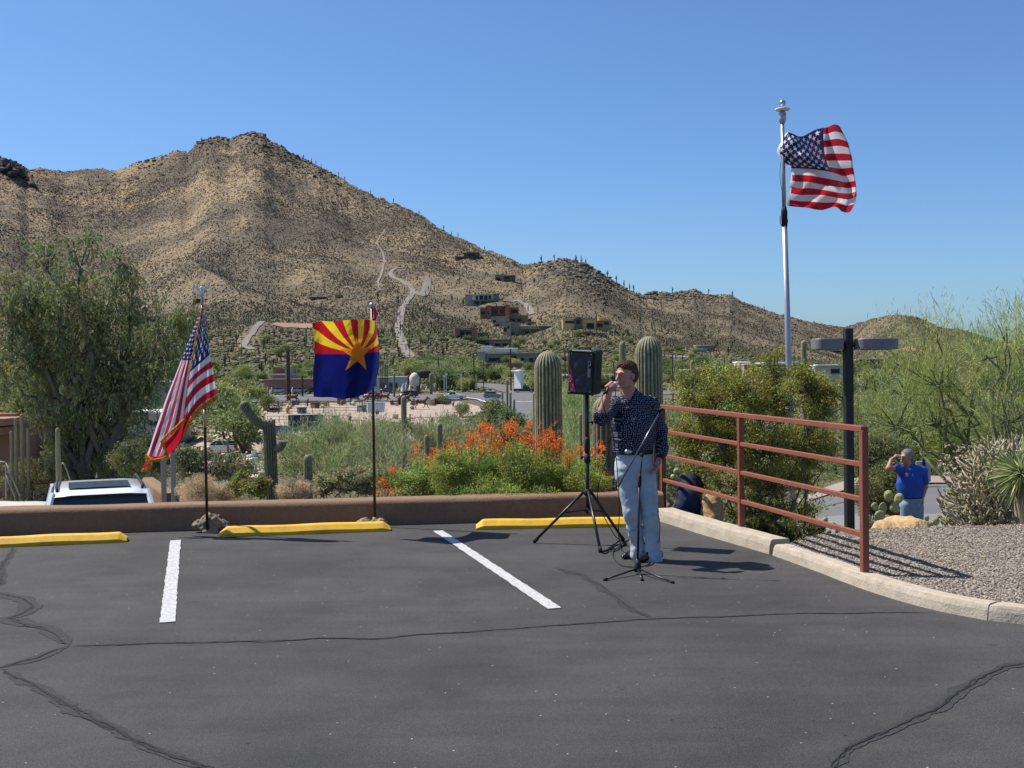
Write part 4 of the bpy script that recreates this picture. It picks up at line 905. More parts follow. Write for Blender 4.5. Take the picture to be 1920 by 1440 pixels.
building('low shop with pinkish-brown awning roof left of the state flag', 318, [(500, 602, 712, 738, 8, (.06, .05, .045), 2, (.34, .22, .17)), (496, 606, 712, 718, 3, (.30, .20, .16), -3, (.40, .27, .21)), (512, 545, 690, 706, 8, (.22, .13, .1), 12), (508, 548, 703, 712, 8, (.33, .33, .28), 8, (.5, .48, .42)), (534, 545, 692, 714, 6, (.26, .30, .24), 6)], [(506, 520, 723, 736, 2), (540, 556, 723, 736, 2), (570, 590, 723, 736, 2)], name='shop')
building('flat roofed tan building behind trees right of the state flag', 350, [(708, 752, 694, 706, 8, (.27, .19, .15), 0, (.46, .42, .36)), (690, 710, 692, 700, 8, (.3, .22, .17), 8)], [(716, 724, 698, 703, 0), (732, 742, 698, 703, 0)], name='shop')
building('long tan roofed building behind the large green bush', 330, [(1310, 1470, 690, 712, 14, (.33, .25, .17), 0, (.52, .42, .32)), (1395, 1490, 684, 706, 12, (.40, .30, .2), -6, (.6, .52, .42)), (1380, 1405, 680, 690, 4, WH, 6), (1425, 1500, 681, 686, 6, (.5, .5, .5), 6, WH), (1285, 1330, 694, 706, 10, (.36, .3, .24), 4, (.5, .42, .34))], [(1318, 1336, 697, 706, 0), (1352, 1372, 695, 706, 0), (1400, 1420, 693, 702, -6)], name='commercial_building')
building('white flat roofed building left of the lamp post', 300, [(1528, 1582, 686, 700, 10, (.5, .5, .5), 0, WH)], [(1558, 1574, 692, 700, 0)], name='commercial_building')
building('pale roofed low building behind the lamp heads', 420, [(1515, 1615, 655, 662, 10, (.42, .38, .32), 0, WH)], [(1530, 1545, 658, 661, 0), (1560, 1580, 658, 661, 0)], name='commercial_building')
building('cream topped dark building right of the lamp post', 340, [(1600, 1650, 676, 688, 10, (.08, .08, .09), 0), (1604, 1655, 675, 680, 8, (.55, .42, .22), 8, (.6, .48, .28))], [(1610, 1625, 682, 687, 0)], name='commercial_building')
building('small white roofed cottage on the slope above the tan building', 470, [(1285, 1325, 655, 661, 8, (.45, .42, .38), 0, WH), (1305, 1340, 648, 654, 8, (.2, .2, .16), 12, (.6, .58, .5))], [(1295, 1305, 657, 660, 0)])
building('flat dark house with terrace at the foot of the left slope', 520, [(248, 300, 594, 605, 10, (.10, .10, .09), 0, (.42, .36, .28)), (284, 306, 599, 606, 8, (.06, .06, .06), -3)], [(254, 264, 597, 602, 0), (272, 282, 597, 602, 0)])
building('small tan house in bushes on the lower mountain slope', 700, [(580, 612, 557, 563, 8, (.24, .19, .13), 0, (.36, .3, .22)), (628, 640, 553, 560, 6, (.38, .28, .13), 2)], [(586, 592, 559, 562, 0), (600, 606, 559, 562, 0)])
building('tiny dark cabin behind the eagle finial', 690, [(362, 392, 561, 568, 8, (.07, .07, .07), 0, (.14, .13, .12))], [(368, 376, 563, 567, 0)], name='cabin')
building('long white roofed shed behind the fringed flag', 195, [(225, 320, 775, 800, 12, (.40, .40, .38), 0, (.66, .70, .68)), (150, 232, 790, 800, 10, (.3, .3, .28), 4, (.6, .6, .56))], [(240, 262, 790, 797, 0), (280, 300, 790, 797, 0)], name='shed', cat='building')
building('white storage building half hidden behind the left tree', 240, [(55, 92, 726, 745, 8, (.42, .4, .36), 0, (.6, .56, .5)), (254, 322, 718, 727, 8, (.4, .36, .3), 0, (.62, .56, .48))], [(62, 72, 732, 740, 0)], name='shed', cat='building')
building('brown adobe building corner with tiled roof at the left edge', 40, [(-60, 24, 812, 862, 3, (.20, .13, .105), 0, (.34, .19, .12)), (-70, 28, 796, 812, 4, (.30, .17, .11), -.3, (.36, .2, .13))], [(-5, 4, 822, 842, 0)], name='adobe_building', cat='building')
building('blue and white market tent row beside the state flag', 330, [(706, 764, 708, 728, 5, (.55, .58, .66), 0, (.66, .68, .76)), (764, 786, 705, 714, 5, (.35, .12, .11), 1)], [(712, 724, 718, 727, 0, (.05, .09, .15)), (730, 745, 718, 727, 0, (.05, .07, .1))], name='market_tent', cat='tent')
building('tan terrace house between the red-brown and the pale green houses', 540, [(925, 946, 606, 613, 6, (.42, .34, .25), 0, (.5, .42, .32)), (986, 1004, 604, 611, 6, (.36, .29, .2), 3, (.48, .4, .3))], [(930, 936, 608, 612, 0), (990, 996, 606, 610, 3)])
building('low brown house half hidden by trees below the yellow house', 500, [(1075, 1112, 622, 630, 8, (.28, .21, .15), 0, (.44, .36, .27)), (1110, 1135, 625, 631, 6, (.33, .26, .18), 2)], [(1082, 1090, 625, 629, 0), (1098, 1106, 625, 629, 0)])
building('small tan house left of the red brick house', 460, [(822, 838, 636, 642, 6, (.36, .28, .2), 0, (.5, .42, .33))], [(827, 832, 638, 641, 0)])
building('long low tan building on the flat behind the state flag pole', 340, [(640, 700, 700, 710, 8, (.36, .27, .2), 0, (.5, .42, .34))], [(650, 660, 703, 708, 0), (676, 690, 703, 708, 0)], name='shop')
building('pale roofed house in the trees behind the horse yard', 400, [(440, 470, 690, 697, 8, (.4, .33, .26), 0, (.58, .52, .44))], [(448, 456, 692, 696, 0)])
building('distant pale house at the foot of the right slope', 620, [(1200, 1225, 650, 655, 8, (.45, .4, .33), 0, (.6, .56, .48))], [(1206, 1212, 651, 654, 0)])
# blue containers
def container(label, px0, px1, py0, py1, d, c, mark=True):
    A = P(px0, py0, d); B = P(px1, py1, d); root = empty('shipping_container', (A.x, d, B.z)); w_ = B.x - A.x; h = A.z - B.z
    mb = MB(); xs = np.linspace(0, w_, int(w_ / .14)); ys = np.where(np.arange(len(xs)) % 4 < 2, 0, .05); V = np.array([[(x_, y_, z_) for z_ in (0, h)] for x_, y_ in zip(xs, ys)]); mb.grid(V); mb.box((w_ / 2, 1.3, h / 2), (w_, 2.4, h)); mb.build('body', mat('container_paint', c, .5, nscale=2, namt=.15), parent=root)
    for x_ in (0, w_):
        m2 = MB(); m2.box((x_, -.02, h / 2), (.16, .16, h + .1)); m2.build('corner_post', wm(tuple(k * .7 for k in c)), parent=root)
    m2 = MB(); m2.box((w_ / 2, -.02, h), (w_, .14, .14)); m2.build('top_rail', wm(tuple(k * .7 for k in c)), parent=root)
    if mark:
        m2 = MB()
        m2.box((w_ * .57, -.05, h * .58), (.5, .03, .5), tilt=Matrix.Rotation(R(45), 3, 'Y'), col=(.6, .2, .05)); m2.build('logo', MT['vc'], parent=root)
        m2 = MB()
        for k in range(8): m2.box((w_ * .64 + k * .2, -.05, h * .58), (.13, .03, .22), col=(.30, .33, .42))
        m2.build('lettering', MT['vc'], parent=root)
    return tag(root, label, 'container')
container('dark blue shipping container with small orange mark behind the palo verde bush', 541, 602, 779, 808, 196, (.012, .03, .10))
container('small light blue bin left of the dark blue container', 514, 538, 799, 816, 188, (.09, .2, .42), False)
for (a, b_, c_, d_, dd_, lab) in [(688, 720, 755, 774, 206, 'white boxy trailer in the gravel yard behind the state flagpole')]:
    A = P(a, c_, dd_); B = P(b_, d_, dd_); root = empty('utility_trailer', (A.x, dd_, B.z)); w_, h = B.x - A.x, A.z - B.z
    mb = MB(); mb.box((w_ / 2, 1, h / 2), (w_, 2, h * .94), bev=.12); mb.build('body', MT['white'], parent=root)
    mb = MB(); mb.box((w_ / 2, 1, h), (w_ + .1, 2.1, .08)); mb.build('roof', wm((.5, .5, .5)), parent=root)
    for x_ in (w_ * .35, w_ * .6):
        m2 = MB(); m2.tube([(x_, -.12, 0), (x_, .1, 0)], .33, 14, (.02, .02, .02)); m2.build('wheel', MT['rubber'], parent=root)
    tag(root, lab, 'trailer')

# ================================================================ VEHICLES
def paint(c): return mat('car_paint', c, .28, nscale=1.5, namt=.03, coat=.7, spec=.5)
def car(label, loc, rz, Ln, W, H, c, kind='suv', group='vehicles', name='parked_car', fine=1, roofcol=None):
    root = empty(name, loc, rz); pm = paint(c); hw = W / 2
    if kind == 'suv': st = [(0, .45, .62), (.03, .30, .78), (.12, .26, .95), (.25, .24, 1.02), (.30, .24, 1.08), (.6, .24, 1.10), (.9, .26, 1.12), (.98, .34, 1.02), (1, .45, .7)]; gh = [(.26, 1.05), (.38, H * .985), (.5, H), (.78, H * .985), (.90, H * .93), (.965, 1.12)]
    elif kind == 'van': st = [(0, .45, .62), (.03, .30, .85), (.10, .26, 1.02), (.16, .24, 1.12), (.2, .24, 1.2), (.6, .24, 1.2), (.96, .26, 1.2), (.99, .34, 1.1), (1, .45, .8)]; gh = [(.14, 1.12), (.27, H * .96), (.36, H), (.9, H), (.965, H * .97), (.985, 1.2)]
    else: st = [(0, .5, .7), (.03, .34, .9), (.10, .30, 1.05), (.24, .28, 1.10), (.28, .28, 1.12), (.55, .28, 1.12), (.56, .28, 1.05), (.98, .34, 1.05), (1, .45, .95)]; gh = [(.24, 1.1), (.33, H * .98), (.40, H), (.50, H), (.545, H * .96), (.565, 1.1)]
    mb = MB(); V = []
    for u, z0, z1 in st:
        e = .80 if u in (0, 1) else (.93 if u < .04 or u > .97 else 1)
        V.append([(u * Ln, s * hw * e * k, z0 + (z1 - z0) * q) for (s, k, q) in ((-1, .86, 0), (-1, .98, .3), (-1, 1, .62), (-1, .965, .92), (-1, .90, 1), (1, .90, 1), (1, .965, .92), (1, 1, .62), (1, .98, .3), (1, .86, 0))])
    V = np.array(V); mb.grid(V[:, ::-1], wrap=True); k_ = V.shape[1]; mb.add(V[0], np.arange(k_)[None]); mb.add(V[-1], np.arange(k_)[::-1][None]); mb.build('body', pm, parent=root, smooth=False)
    mb = MB(); V = []
    gh = [(a_, b_ if i_ in (0, len(gh) - 1) else b_ + .035) for i_, (a_, b_) in enumerate(gh)]
    def gwd(z): return hw * (.88 - .17 * (z - 1.05) / (H - 1.05))
    V = np.array([[(u * Ln, -gwd(1.05), 1.04), (u * Ln, -gwd(z), z - .05), (u * Ln, gwd(z), z - .05), (u * Ln, gwd(1.05), 1.04)] for u, z in gh]); mb.grid(V); mb.build('window_glass', MT['glassd'], parent=root)
    mb = MB(); rg = [g for g in gh[1:-1]]; rg = [(rg[0][0] - .018, rg[0][1] - .045)] + rg
    V = np.array([[(u * Ln, s * gwd(z) * kk, z - dz - .03) for (s, kk, dz) in ((-1, 1.01, .07), (-1, .97, .012), (-1, .6, -.008), (1, .6, -.008), (1, .97, .012), (1, 1.01, .07))] for i, (u, z) in enumerate(rg)]); mb.grid(V); mb.build('roof', pm, parent=root, smooth=True)
    for s in (-1, 1):
        mb = MB()
        for (i0_, i1_) in ((0, 1), (len(gh) - 2, len(gh) - 1)):
            (u, z), (u2, z2) = gh[i0_], gh[i1_]; mb.tube([(u * Ln, s * gwd(z) * 1.0, max(z, 1.06) - .04), (u2 * Ln, s * gwd(z2), z2 - .04)], .045, 6)
        u = (gh[1][0] + gh[-2][0]) / 2; mb.tube([(u * Ln, s * gwd(1.05), 1.05), (u * Ln, s * gwd(H), H - .05)], .035, 6)
        mb.build('pillar', pm, parent=root)
    wr = .36 if kind == 'suv' else (.35 if kind == 'van' else .40)
    for u in (.18, .80):
        for s in (-1, 1):
            mb = MB(); y0 = s * (hw - .11); mb.tube([(u * Ln, y0 - .11, wr), (u * Ln, y0 - .09, wr), (u * Ln, y0 + .09, wr), (u * Ln, y0 + .11, wr)], [wr * .93, wr, wr, wr * .93], 20); wh = mb.build('wheel', MT['rubber'], parent=root)
            mb = MB(); mb.tube([(u * Ln, y0 + s * .112, wr), (u * Ln, y0 + s * .125, wr)], [wr * .62, wr * .55], 14); mb.build('rim', MT['steel'], parent=wh)
    for s in (-1, 1):
        mb = MB(); mb.box((.06 * Ln * .6, s * hw * .72, .80), (.2, .3, .13)); mb.build('headlight', MT['glassd'], parent=root)
        mb = MB(); mb.box((Ln * .992, s * hw * .78, .9), (.06, .22, .2), col=(.4, .02, .02)); mb.build('tail_light', MT['vc'], parent=root)
    tag(root, label, name.replace('_', ' ').split()[-1] if name != 'parked_car' else 'car', group); return root
p = at_depth(940, 281); car('grey crossover driving along the road left of the tall saguaro', (p[0], p[1], p[2] + .2), math.pi, 4.6, 1.85, 1.62, (.15, .19, .23), 'suv', name='car')
p = at_depth(830, 279); car('white pickup truck on the road by the end of the horse yard', (p[0], p[1], p[2] + .2), 0, 5.7, 1.95, 1.85, (.75, .75, .74), 'pickup', name='pickup_truck')
p = at_depth(1003, 305); car('black pickup truck parked before the tall white wall', (p[0], p[1], p[2] + .2), math.pi, 5.9, 2.0, 1.95, (.008, .008, .009), 'pickup', name='pickup_truck')
p = at_depth(680, 283); car('dark red car passing behind the state flag', (p[0] , p[1], p[2] + .2), 0, 4.6, 1.85, 1.6, (.16, .01, .015), 'suv', name='car')
p = at_depth(748, 287); car('black suv passing behind the bronze horses', (p[0], p[1], p[2] + .2), 0, 4.9, 1.95, 1.8, (.008, .008, .01), 'suv', name='car')
p = at_depth(712, 312); car('dark blue car parked by the market tents', (p[0], p[1], p[2] + .2), 0, 4.5, 1.85, 1.5, (.02, .06, .12), 'suv')
p = at_depth(383, 186); car('light grey van parked in the storage yard behind the left flagpole', (p[0], p[1], p[2] + .15), 0, 5.2, 1.95, 1.98, (.58, .57, .56), 'van', name='van')
p = at_depth(436, 200); car('dark vehicle in the shade behind the mesquite', (p[0], p[1], p[2] + .2), 0, 4.8, 1.9, 1.7, (.03, .035, .04), 'suv')
for i, (ppx, dd_, c_, lb) in enumerate([(1603, 222, (.7, .7, .7), 'white car right beside the lamp post in the far car park'), (1640, 226, (.72, .72, .72), 'white car, second from the lamp post, in the far car park'), (1568, 224, (.3, .32, .35), 'grey car left of the lamp post in the far car park'), (1672, 231, (.6, .6, .6), 'pale car rightmost in the far car park')]):
    p = at_depth(ppx, dd_); car(lb, (p[0], p[1], p[2] + .2), .3, 4.5, 1.85, 1.55, c_, 'suv')

# ================================================================ POLES, FENCES, SCULPTURES
pw = mat('pole_wood', (.075, .055, .045), .9, nscale=2, namt=.2)
def upole(px, pyb, pyt, d, w_, label, cross=False):
    A = P(px, pyb, d); B = P(px, pyt, d); root = empty('utility_pole', (A.x, d, min(A.z, gz(A.x, d))))
    mb = MB(); mb.tube([(0, 0, -.3), (0, 0, B.z - root.location.z)], [w_, w_ * .8], 8); mb.build('pole', pw, parent=root)
    if cross:
        mb = MB(); mb.box((0, 0, B.z - root.location.z - .9), (2.2, .12, .12)); mb.build('crossarm', pw, parent=root)
    tag(root, label, 'pole', 'utility poles'); return root
for a in [(541, 745, 655, 280, .55, 'thick dark wooden pole in front of the low shop left of the state flag', False), (567, 738, 704, 300, .3, 'short pole between the thick pole and the state flag', False), (822, 700, 668, 330, .17, 'thin utility pole left of the wide grey house, leftmost of the row', True), (889, 725, 672, 318, .22, 'utility pole below the corner of the wide grey house', True), (907, 735, 676, 312, .13, 'thin pole just right of the corner pole', False), (958, 728, 655, 315, .24, 'tallest utility pole in front of the wide grey house', True),
          (1060, 735, 655, 310, .18, 'left of the twin poles beside the loudspeaker', True), (1067, 735, 655, 312, .18, 'right of the twin poles beside the loudspeaker', True), (1262, 770, 664, 230, .16, 'thin pole with a lamp between the singer and the green bush', False), (750, 600, 578, 620, .15, 'pole beside the upper mountain road', False), (768, 640, 602, 500, .15, 'pole beside the lower mountain road', False)]:
    upole(*a)
# wires
mb = MB()
for (a, b_, sag) in [((822, 669, 330), (889, 674, 318), 2), ((889, 674, 318), (958, 658, 315), 2), ((958, 658, 315), (1063, 660, 311), 3), ((1067, 658, 312), (1262, 668, 230), 4)]:
    A, B = np.array(P(*a)), np.array(P(*b_)); t = np.linspace(0, 1, 14)[:, None]; q = A + (B - A) * t; q[:, 2] -= sag * np.sin(np.pi * t[:, 0]); mb.tube(q, .03, 4)
o = mb.build('overhead_wire', MT['blackm']); tag(o, 'thin dark wires strung between the utility poles', 'wire')
# signal posts
for ppx, t_, lb in ((833, 705, 'white signal post behind the white pickup, left of two'), (837, 702, 'white signal post behind the white pickup, right of two'), (865, 703, 'white post at the road junction')):
    A = P(ppx, 742, 284); B = P(ppx, t_, 284); root = empty('signal_post', (A.x, 284, A.z)); mb = MB(); mb.tube([(0, 0, 0), (0, 0, B.z - A.z)], .1, 6); mb.build('post', wm((.6, .6, .58)), parent=root); mb = MB(); mb.box((0, 0, B.z - A.z), (.7, .3, .5)); mb.build('lamp_housing', wm((.55, .55, .5)), parent=root); tag(root, lb, 'post')
# pipe rail corral
rust = mat('rusty_pipe', (.10, .065, .05), .85, nscale=6, namt=.3)
def corral(x0, x1, d, h, label, n=9, z=3):
    A = at_depth(x0, d); B = at_depth(x1, d); root = empty('pipe_fence', tuple(A)); 
    for i in range(n):
        q = A + (B - A) * i / (n - 1); m2 = MB(); m2.tube([q - A - (0, 0, .3), q - A + (0, 0, h)], .07, 5); m2.build('post', rust, parent=root)
    for k in range(z):
        m2 = MB(); hh = h * (k + 1) / z - .05; m2.tube([(0, 0, hh), tuple(B - A + (0, 0, hh))], .05, 5); m2.build('rail', rust, parent=root)
    tag(root, label, 'fence', 'pipe fences in the gravel yard')
corral(486, 700, 262, 1.5, 'rusty pipe fence nearest the road at the back of the gravel yard', 11, 3); corral(500, 690, 245, 1.4, 'rusty pipe fence in the middle row of the gravel yard', 10, 2); corral(500, 655, 228, 1.4, 'rusty pipe fence in the front row of the gravel yard', 8, 2)
corral(762, 860, 232, .5, 'low log rail along the right side of the gravel yard', 8, 1)
# log seat / wagon
p = at_depth(835, 205); root = empty('log_pile', tuple(p))
for k in range(3):
    mb = MB(); mb.tube([(0, -k * .3, .3 + .45 * k), (9.5, -k * .3, .3 + .4 * k)], .22, 8, (.2, .15, .11)); mb.build('log', MT['wood'], parent=root)
mb = MB(); mb.tube([(2.4, .4, 1.6), (2.4, .55, 1.6)], .75, 18, (.05, .04, .035)); mb.build('wheel', MT['vc'], parent=root); tag(root, 'stack of weathered logs with a dark round wheel in the yard corner', 'logs')
# horses
def horse_mesh(seed):
    r = np.random.default_rng(seed); g = r.uniform(-.15, .15)
    pr = [ell((0, 0, 1.35), (.78, .30, .36)), ell((.55, 0, 1.38), (.36, .29, .38)), ell((-.6, 0, 1.42), (.40, .31, .40)), cone((.72, 0, 1.5), (1.22, 0, 2.02), .24, .14, (1, .7, 1)), cone((1.2, 0, 2.06), (1.62, 0, 1.78), .15, .08, (1, .75, 1)), cone((1.16, .05, 2.15), (1.12, .05, 2.28), .05, .02), cone((1.16, -.05, 2.15), (1.12, -.05, 2.28), .05, .02), cone((.85, 0, 1.75), (1.05, 0, 2.12), .12, .06, (1, .4, 1))]
    def leg(x, y, pts):
        q = [(x, y, 1.15)] + [(x + a, y, b_) for a, b_ in pts]; rr = [.15, .085, .06, .075]
        return [cone(q[i], q[i + 1], rr[i], rr[i + 1]) for i in range(len(q) - 1)]
    pr += leg(.62, .16, [(.45 + g, .92), (.62, .50), (.75, .28)]) + leg(.55, -.16, [(.25, .80), (.05 + g, .48), (-.15, .35)])
    pr += leg(-.72, .17, [(-.25, .82), (-.6 - g, .62), (-.85, .30)]) + leg(-.66, -.17, [(.1, .85), (-.25, .5), (-.1, .08)])
    pr += [cone((-.98, 0, 1.55), (-1.35, 0, 1.5), .09, .1), cone((-1.35, 0, 1.5), (-1.7, 0, 1.15), .1, .03)]
    return nets(pr, .055, .06)
bron = mat('rusted_bronze', (.12, .065, .04), .6, nscale=3, namt=.4, metal=.3)
hp = []
for sd in (1, 2):
    V, Fq = horse_mesh(sd); mb = MB(); mb.add(V, Fq); hp.append(mb.build('horse_sculpture', bron, smooth=True))
for i, (ppx, d_, s, lb) in enumerate([(548, 272, 1.25, 'brown running horse sculpture near the thick dark pole'), (664, 268, 1.2, 'brown running horse sculpture under the lower edge of the state flag'), (696, 272, 1.15, 'brown running horse sculpture just left of the state flagpole'), (720, 272, 1.2, 'brown running horse sculpture just right of the state flagpole'), (788, 250, 1.3, 'rusty running horse sculpture at the right end of the herd'), (758, 262, 1.3, 'dark rearing horse sculpture next to the bent saguaro')]):
    o = hp[i % 2] if i < 2 else copy_tree(hp[i % 2]); p = at_depth(ppx, d_); o.location = (p[0], p[1], p[2] + .05); o.scale = (s, s, s); tag(o, lb, 'sculpture', 'bronze horse sculptures')
# stone figures beyond the road
rng = np.random.default_rng(4)
for i in range(26):
    ppx = rng.uniform(716, 822) if i < 20 else rng.uniform(500, 600); d_ = rng.uniform(309, 322); p = at_depth(ppx, d_); h = rng.uniform(1.2, 2.6)
    mb = MB(); mb.tube([(0, 0, -.3), (0, 0, h * .3), (0, 0, h * .7), (0, 0, h * .8), (0, 0, h)], [.38, .3, .36, .16, .2], 8, tuple(np.array((.55, .48, .4)) * rng.uniform(.5, 1.3))); mb.box((0, 0, -.1), (.8, .8, .5), col=(.4, .36, .3))
    o = mb.build('garden_statue', MT['vcfine'], smooth=True, ); o.location = tuple(p); tag(o, 'small pale stone garden statue in the row beyond the road', 'statue', 'pale statues beyond the road')
p = at_depth(783, 305); mb = MB(); mb.tube([(0, 0, 0), (0, 0, 1), (0, 0, 3.2), (0, 0, 4.5), (0, 0, 5.0)], [.9, .8, .7, .95, .3], 12, (.12, .10, .09)); mb.box((1.6, 0, 5.5), (4, .9, 2.2), col=(.05, .05, .045), bev=.5); o = mb.build('rearing_statue', MT['vcfine'], smooth=True); o.location = tuple(p); tag(o, 'big dark statue on a rock pedestal behind the white pickup', 'statue')
p = at_depth(777, 303); mb = MB(); mb.tube([(0, 0, 2.2), (0, 0, 2.6), (0, 0, 4.8), (0, 0, 5.8), (0, 0, 6.1)], [.3, 1.2, 1.4, .7, .1], 12, (.6, .54, .47)); mb.tube([(0, 0, 0), (0, 0, 2.3)], .4, 8, (.5, .45, .4)); o = mb.build('urn_statue', MT['vcfine'], smooth=True); o.location = tuple(p); tag(o, 'large cream urn-shaped statue beside the dark statue', 'statue')
# saguaros mid
def mid_saguaro(px, pyb, pyt, d, w_, label, arms=(), lean=0, ribs=12, brown=0, taper=.85, name='saguaro'):
    A = P(px[0] if isinstance(px, tuple) else px, pyb, d); B = P(px[1] if isinstance(px, tuple) else px, pyt, d); r_ = w_ / 2 * d / F
    if d > 13.2: A.z = min(A.z, gz(A.x, d) + .1) - .15
    return saguaro(name, tuple(A), tuple(B), r_, ribs, label, 'saguaros', arms=[(np.array([np.array(P(*q)) for q in a]), rr * d / F) for a, rr in arms], lean=lean, brown=brown, taper=taper)
mid_saguaro(808, 740, 700, 300, 7, 'branching dark saguaro among the statues beyond the road', arms=[([(808, 722, 300), (801, 722, 300), (799, 710, 300)], 2.5), ([(808, 718, 300), (815, 716, 300), (817, 706, 300)], 2.5)], ribs=8)
mid_saguaro(739, 735, 700, 290, 4.5, 'single narrow saguaro in front of the market tents', ribs=8)
for k, (ppx, pb, pt) in enumerate([(717, 705, 686), (722, 705, 680), (726, 706, 683), (713, 704, 690)]): mid_saguaro(ppx, pb, pt, 330, 3.5, 'saguaro in the small clump before the flat tan building', ribs=8)
mid_saguaro(951, 812, 712, 120, 4.5, 'tallest stem of the narrow cactus group by the road junction', ribs=8); mid_saguaro(957, 812, 735, 118, 4.5, 'middle narrow cactus stem right of the tallest stem', ribs=8); mid_saguaro((960, 964), 812, 748, 117, 4.5, 'leaning outer cactus stem at the right of the narrow group', ribs=8); mid_saguaro(942, 812, 734, 119, 3.5, 'shortest left cactus stem of the narrow group', ribs=8)
# rubble yard (left middle)
rng = np.random.default_rng(12)
sto = mat('quarry_stone', vcol=True, rough=.9, nscale=3, namt=.15)
for i in range(95):
    ppx = rng.uniform(335, 505); d_ = rng.uniform(115, 178); p = at_depth(ppx, d_); w_ = rng.uniform(.5, 2.2); h = rng.uniform(.12, .9)
    c = np.array((.55, .47, .38)) * rng.uniform(.35, 1.35) * (1 + .05 * rng.normal(size=3)); mb = MB()
    mb.box((0, 0, h / 2 + .1), (w_, rng.uniform(.5, 1.4), h), rng.uniform(0, 3), tuple(np.clip(c, .03, .8)), tilt=Matrix.Rotation(rng.uniform(0, 3), 3, 'Z') @ Matrix.Rotation(rng.normal() * .12, 3, 'X') @ Matrix.Rotation(rng.normal() * .12, 3, 'Y'), bev=.05)
    if i % 3 == 0: mb.box((rng.uniform(-.3, .3), 0, h + .35), (w_ * .7, .7, rng.uniform(.1, .5)), rng.uniform(0, 3), tuple(np.clip(c * .8, .03, .8)), bev=.04)
    o = mb.build('quarry_stone', sto); o.location = tuple(p); tag(o, 'pale stone slab among the stacked stone in the storage yard', 'stone', 'stone blocks in the storage yard')
for (px0, d_, n_) in ((505, 315, 5), (640, 311, 3)):
    for i in range(n_):
        p = at_depth(px0 + i * 21 + (i % 2) * 4, d_); car(['white', 'grey', 'silver', 'dark', 'beige'][i % 5] + ' car, ' + ['leftmost', 'second', 'third', 'fourth', 'fifth'][i] + (' of the row parked left of the state flag' if px0 < 600 else ' of the row behind the state flag'), (p[0], p[1], p[2] + .2), R(12), 4.5, 1.85, 1.5, [(.7, .7, .7), (.25, .26, .28), (.5, .5, .5), (.03, .03, .035), (.4, .36, .28)][i % 5], 'suv')
rng = np.random.default_rng(88)
for i in range(90):
    ppx = rng.uniform(488, 860) if i < 66 else rng.uniform(340, 500); d_ = rng.uniform(198, 266) if i < 66 else rng.uniform(150, 195)
    if i < 66 and rng.uniform() < .45: d_ = rng.uniform(252, 268)
    p = at_depth(ppx, d_); mb = MB(); w_, h = rng.uniform(.6, 2.4), rng.uniform(.4, 1.7); c = [(.30, .12, .07), (.08, .07, .06), (.42, .40, .36), (.20, .15, .11), (.10, .16, .22), (.45, .33, .10), (.16, .09, .06)][rng.integers(0, 7)]
    a_ = rng.uniform(0, 3); k_ = i % 3
    if k_ == 0: mb.box((0, 0, h / 2), (w_, w_ * .7, h), a_, c, bev=.05); mb.box((0, 0, h + .08), (w_ * 1.1, w_ * .8, .12), a_, tuple(x * .7 for x in c))
    elif k_ == 1:
        for q in range(4): mb.tube([(math.cos(a_) * q * .5, math.sin(a_) * q * .5, 0), (math.cos(a_) * q * .5, math.sin(a_) * q * .5, h)], .09, 6, c)
        mb.box((math.cos(a_) * .75, math.sin(a_) * .75, h), (2.0, .5, .12), a_, c)
    else: mb.tube([(0, 0, 0), (0, 0, h * .4), (0, 0, h * .7), (.1, 0, h), (.25, 0, h * 1.3)], [w_ * .3, w_ * .2, w_ * .35, w_ * .2, .05], 8, c)
    o = mb.build(['stacked_crate', 'display_rack', 'metal_sculpture'][k_], MT['vcfine']); o.location = tuple(p)
    tag(o, [['low stack of goods', 'small display rack', 'small rusty garden sculpture'][k_] + (' in the open gravel yard' if i < 66 else ' in the stone storage yard')][0], ['crate', 'rack', 'sculpture'][k_], ['goods in the yards', 'racks in the yards', 'small sculptures in the yards'][k_])
for (ppx, d_, s_, k_) in [(470, 268, 2.0, 0), (500, 250, 1.4, 2), (640, 200, 1.6, 0), (690, 199, 1.5, 3), (720, 203, 1.4, 0), (745, 196, 1.6, 2), (615, 197, 1.3, 3), (790, 198, 1.2, 0), (840, 214, 1.1, 1), (860, 235, 1.3, 0), (655, 345, 1.8, 3), (560, 350, 1.9, 0)]:
    ptree(at_depth(ppx, d_), s_, k_, 'low green shrub ' + ('behind the pipe fences at the far side' if d_ > 240 else ('near the white trailer' if 640 <= ppx < 750 else 'at the near right edge')) + ' of the gravel yard', 'shrubs around the gravel yard')
for o in list(COL.objects):
    if 'used' in o: del o['used']
cols = [(.45, .12, .03), (.5, .36, .04), (.13, .04, .04), (.06, .05, .04), (.35, .16, .08), (.22, .12, .07)]
for i in range(44):
    ppx = rng.uniform(500, 545) if i < 14 else (rng.uniform(545, 700) if i < 32 else rng.uniform(716, 762)); d_ = rng.uniform(201, 212) if i < 32 else rng.uniform(196, 212); p = at_depth(ppx, d_); mb = MB(); s_ = rng.uniform(.5, 1.1); c = cols[rng.integers(0, 6)]
    mb.tube([(0, 0, 0), (0, 0, .5 * s_), (0, 0, .9 * s_), (0, 0, 1.1 * s_)], [.35 * s_, .5 * s_, .42 * s_, .25 * s_], 8, c); mb.tube([(0, 0, 1.08 * s_), (0, 0, 1.25 * s_)], [.25 * s_, .33 * s_], 8, c)
    o = mb.build('clay_pot', MT['vc'], smooth=True); o.location = tuple(p); tag(o, 'coloured clay pot among the rows of pottery in the yard', 'pot', 'clay pots in the yard')
# ================================================================ NEAR PLANTS
def B(px, d, dz=0):
    p = at_depth(px, d); p[2] += dz; return p
def L_(*a): return px_lobe(*a)
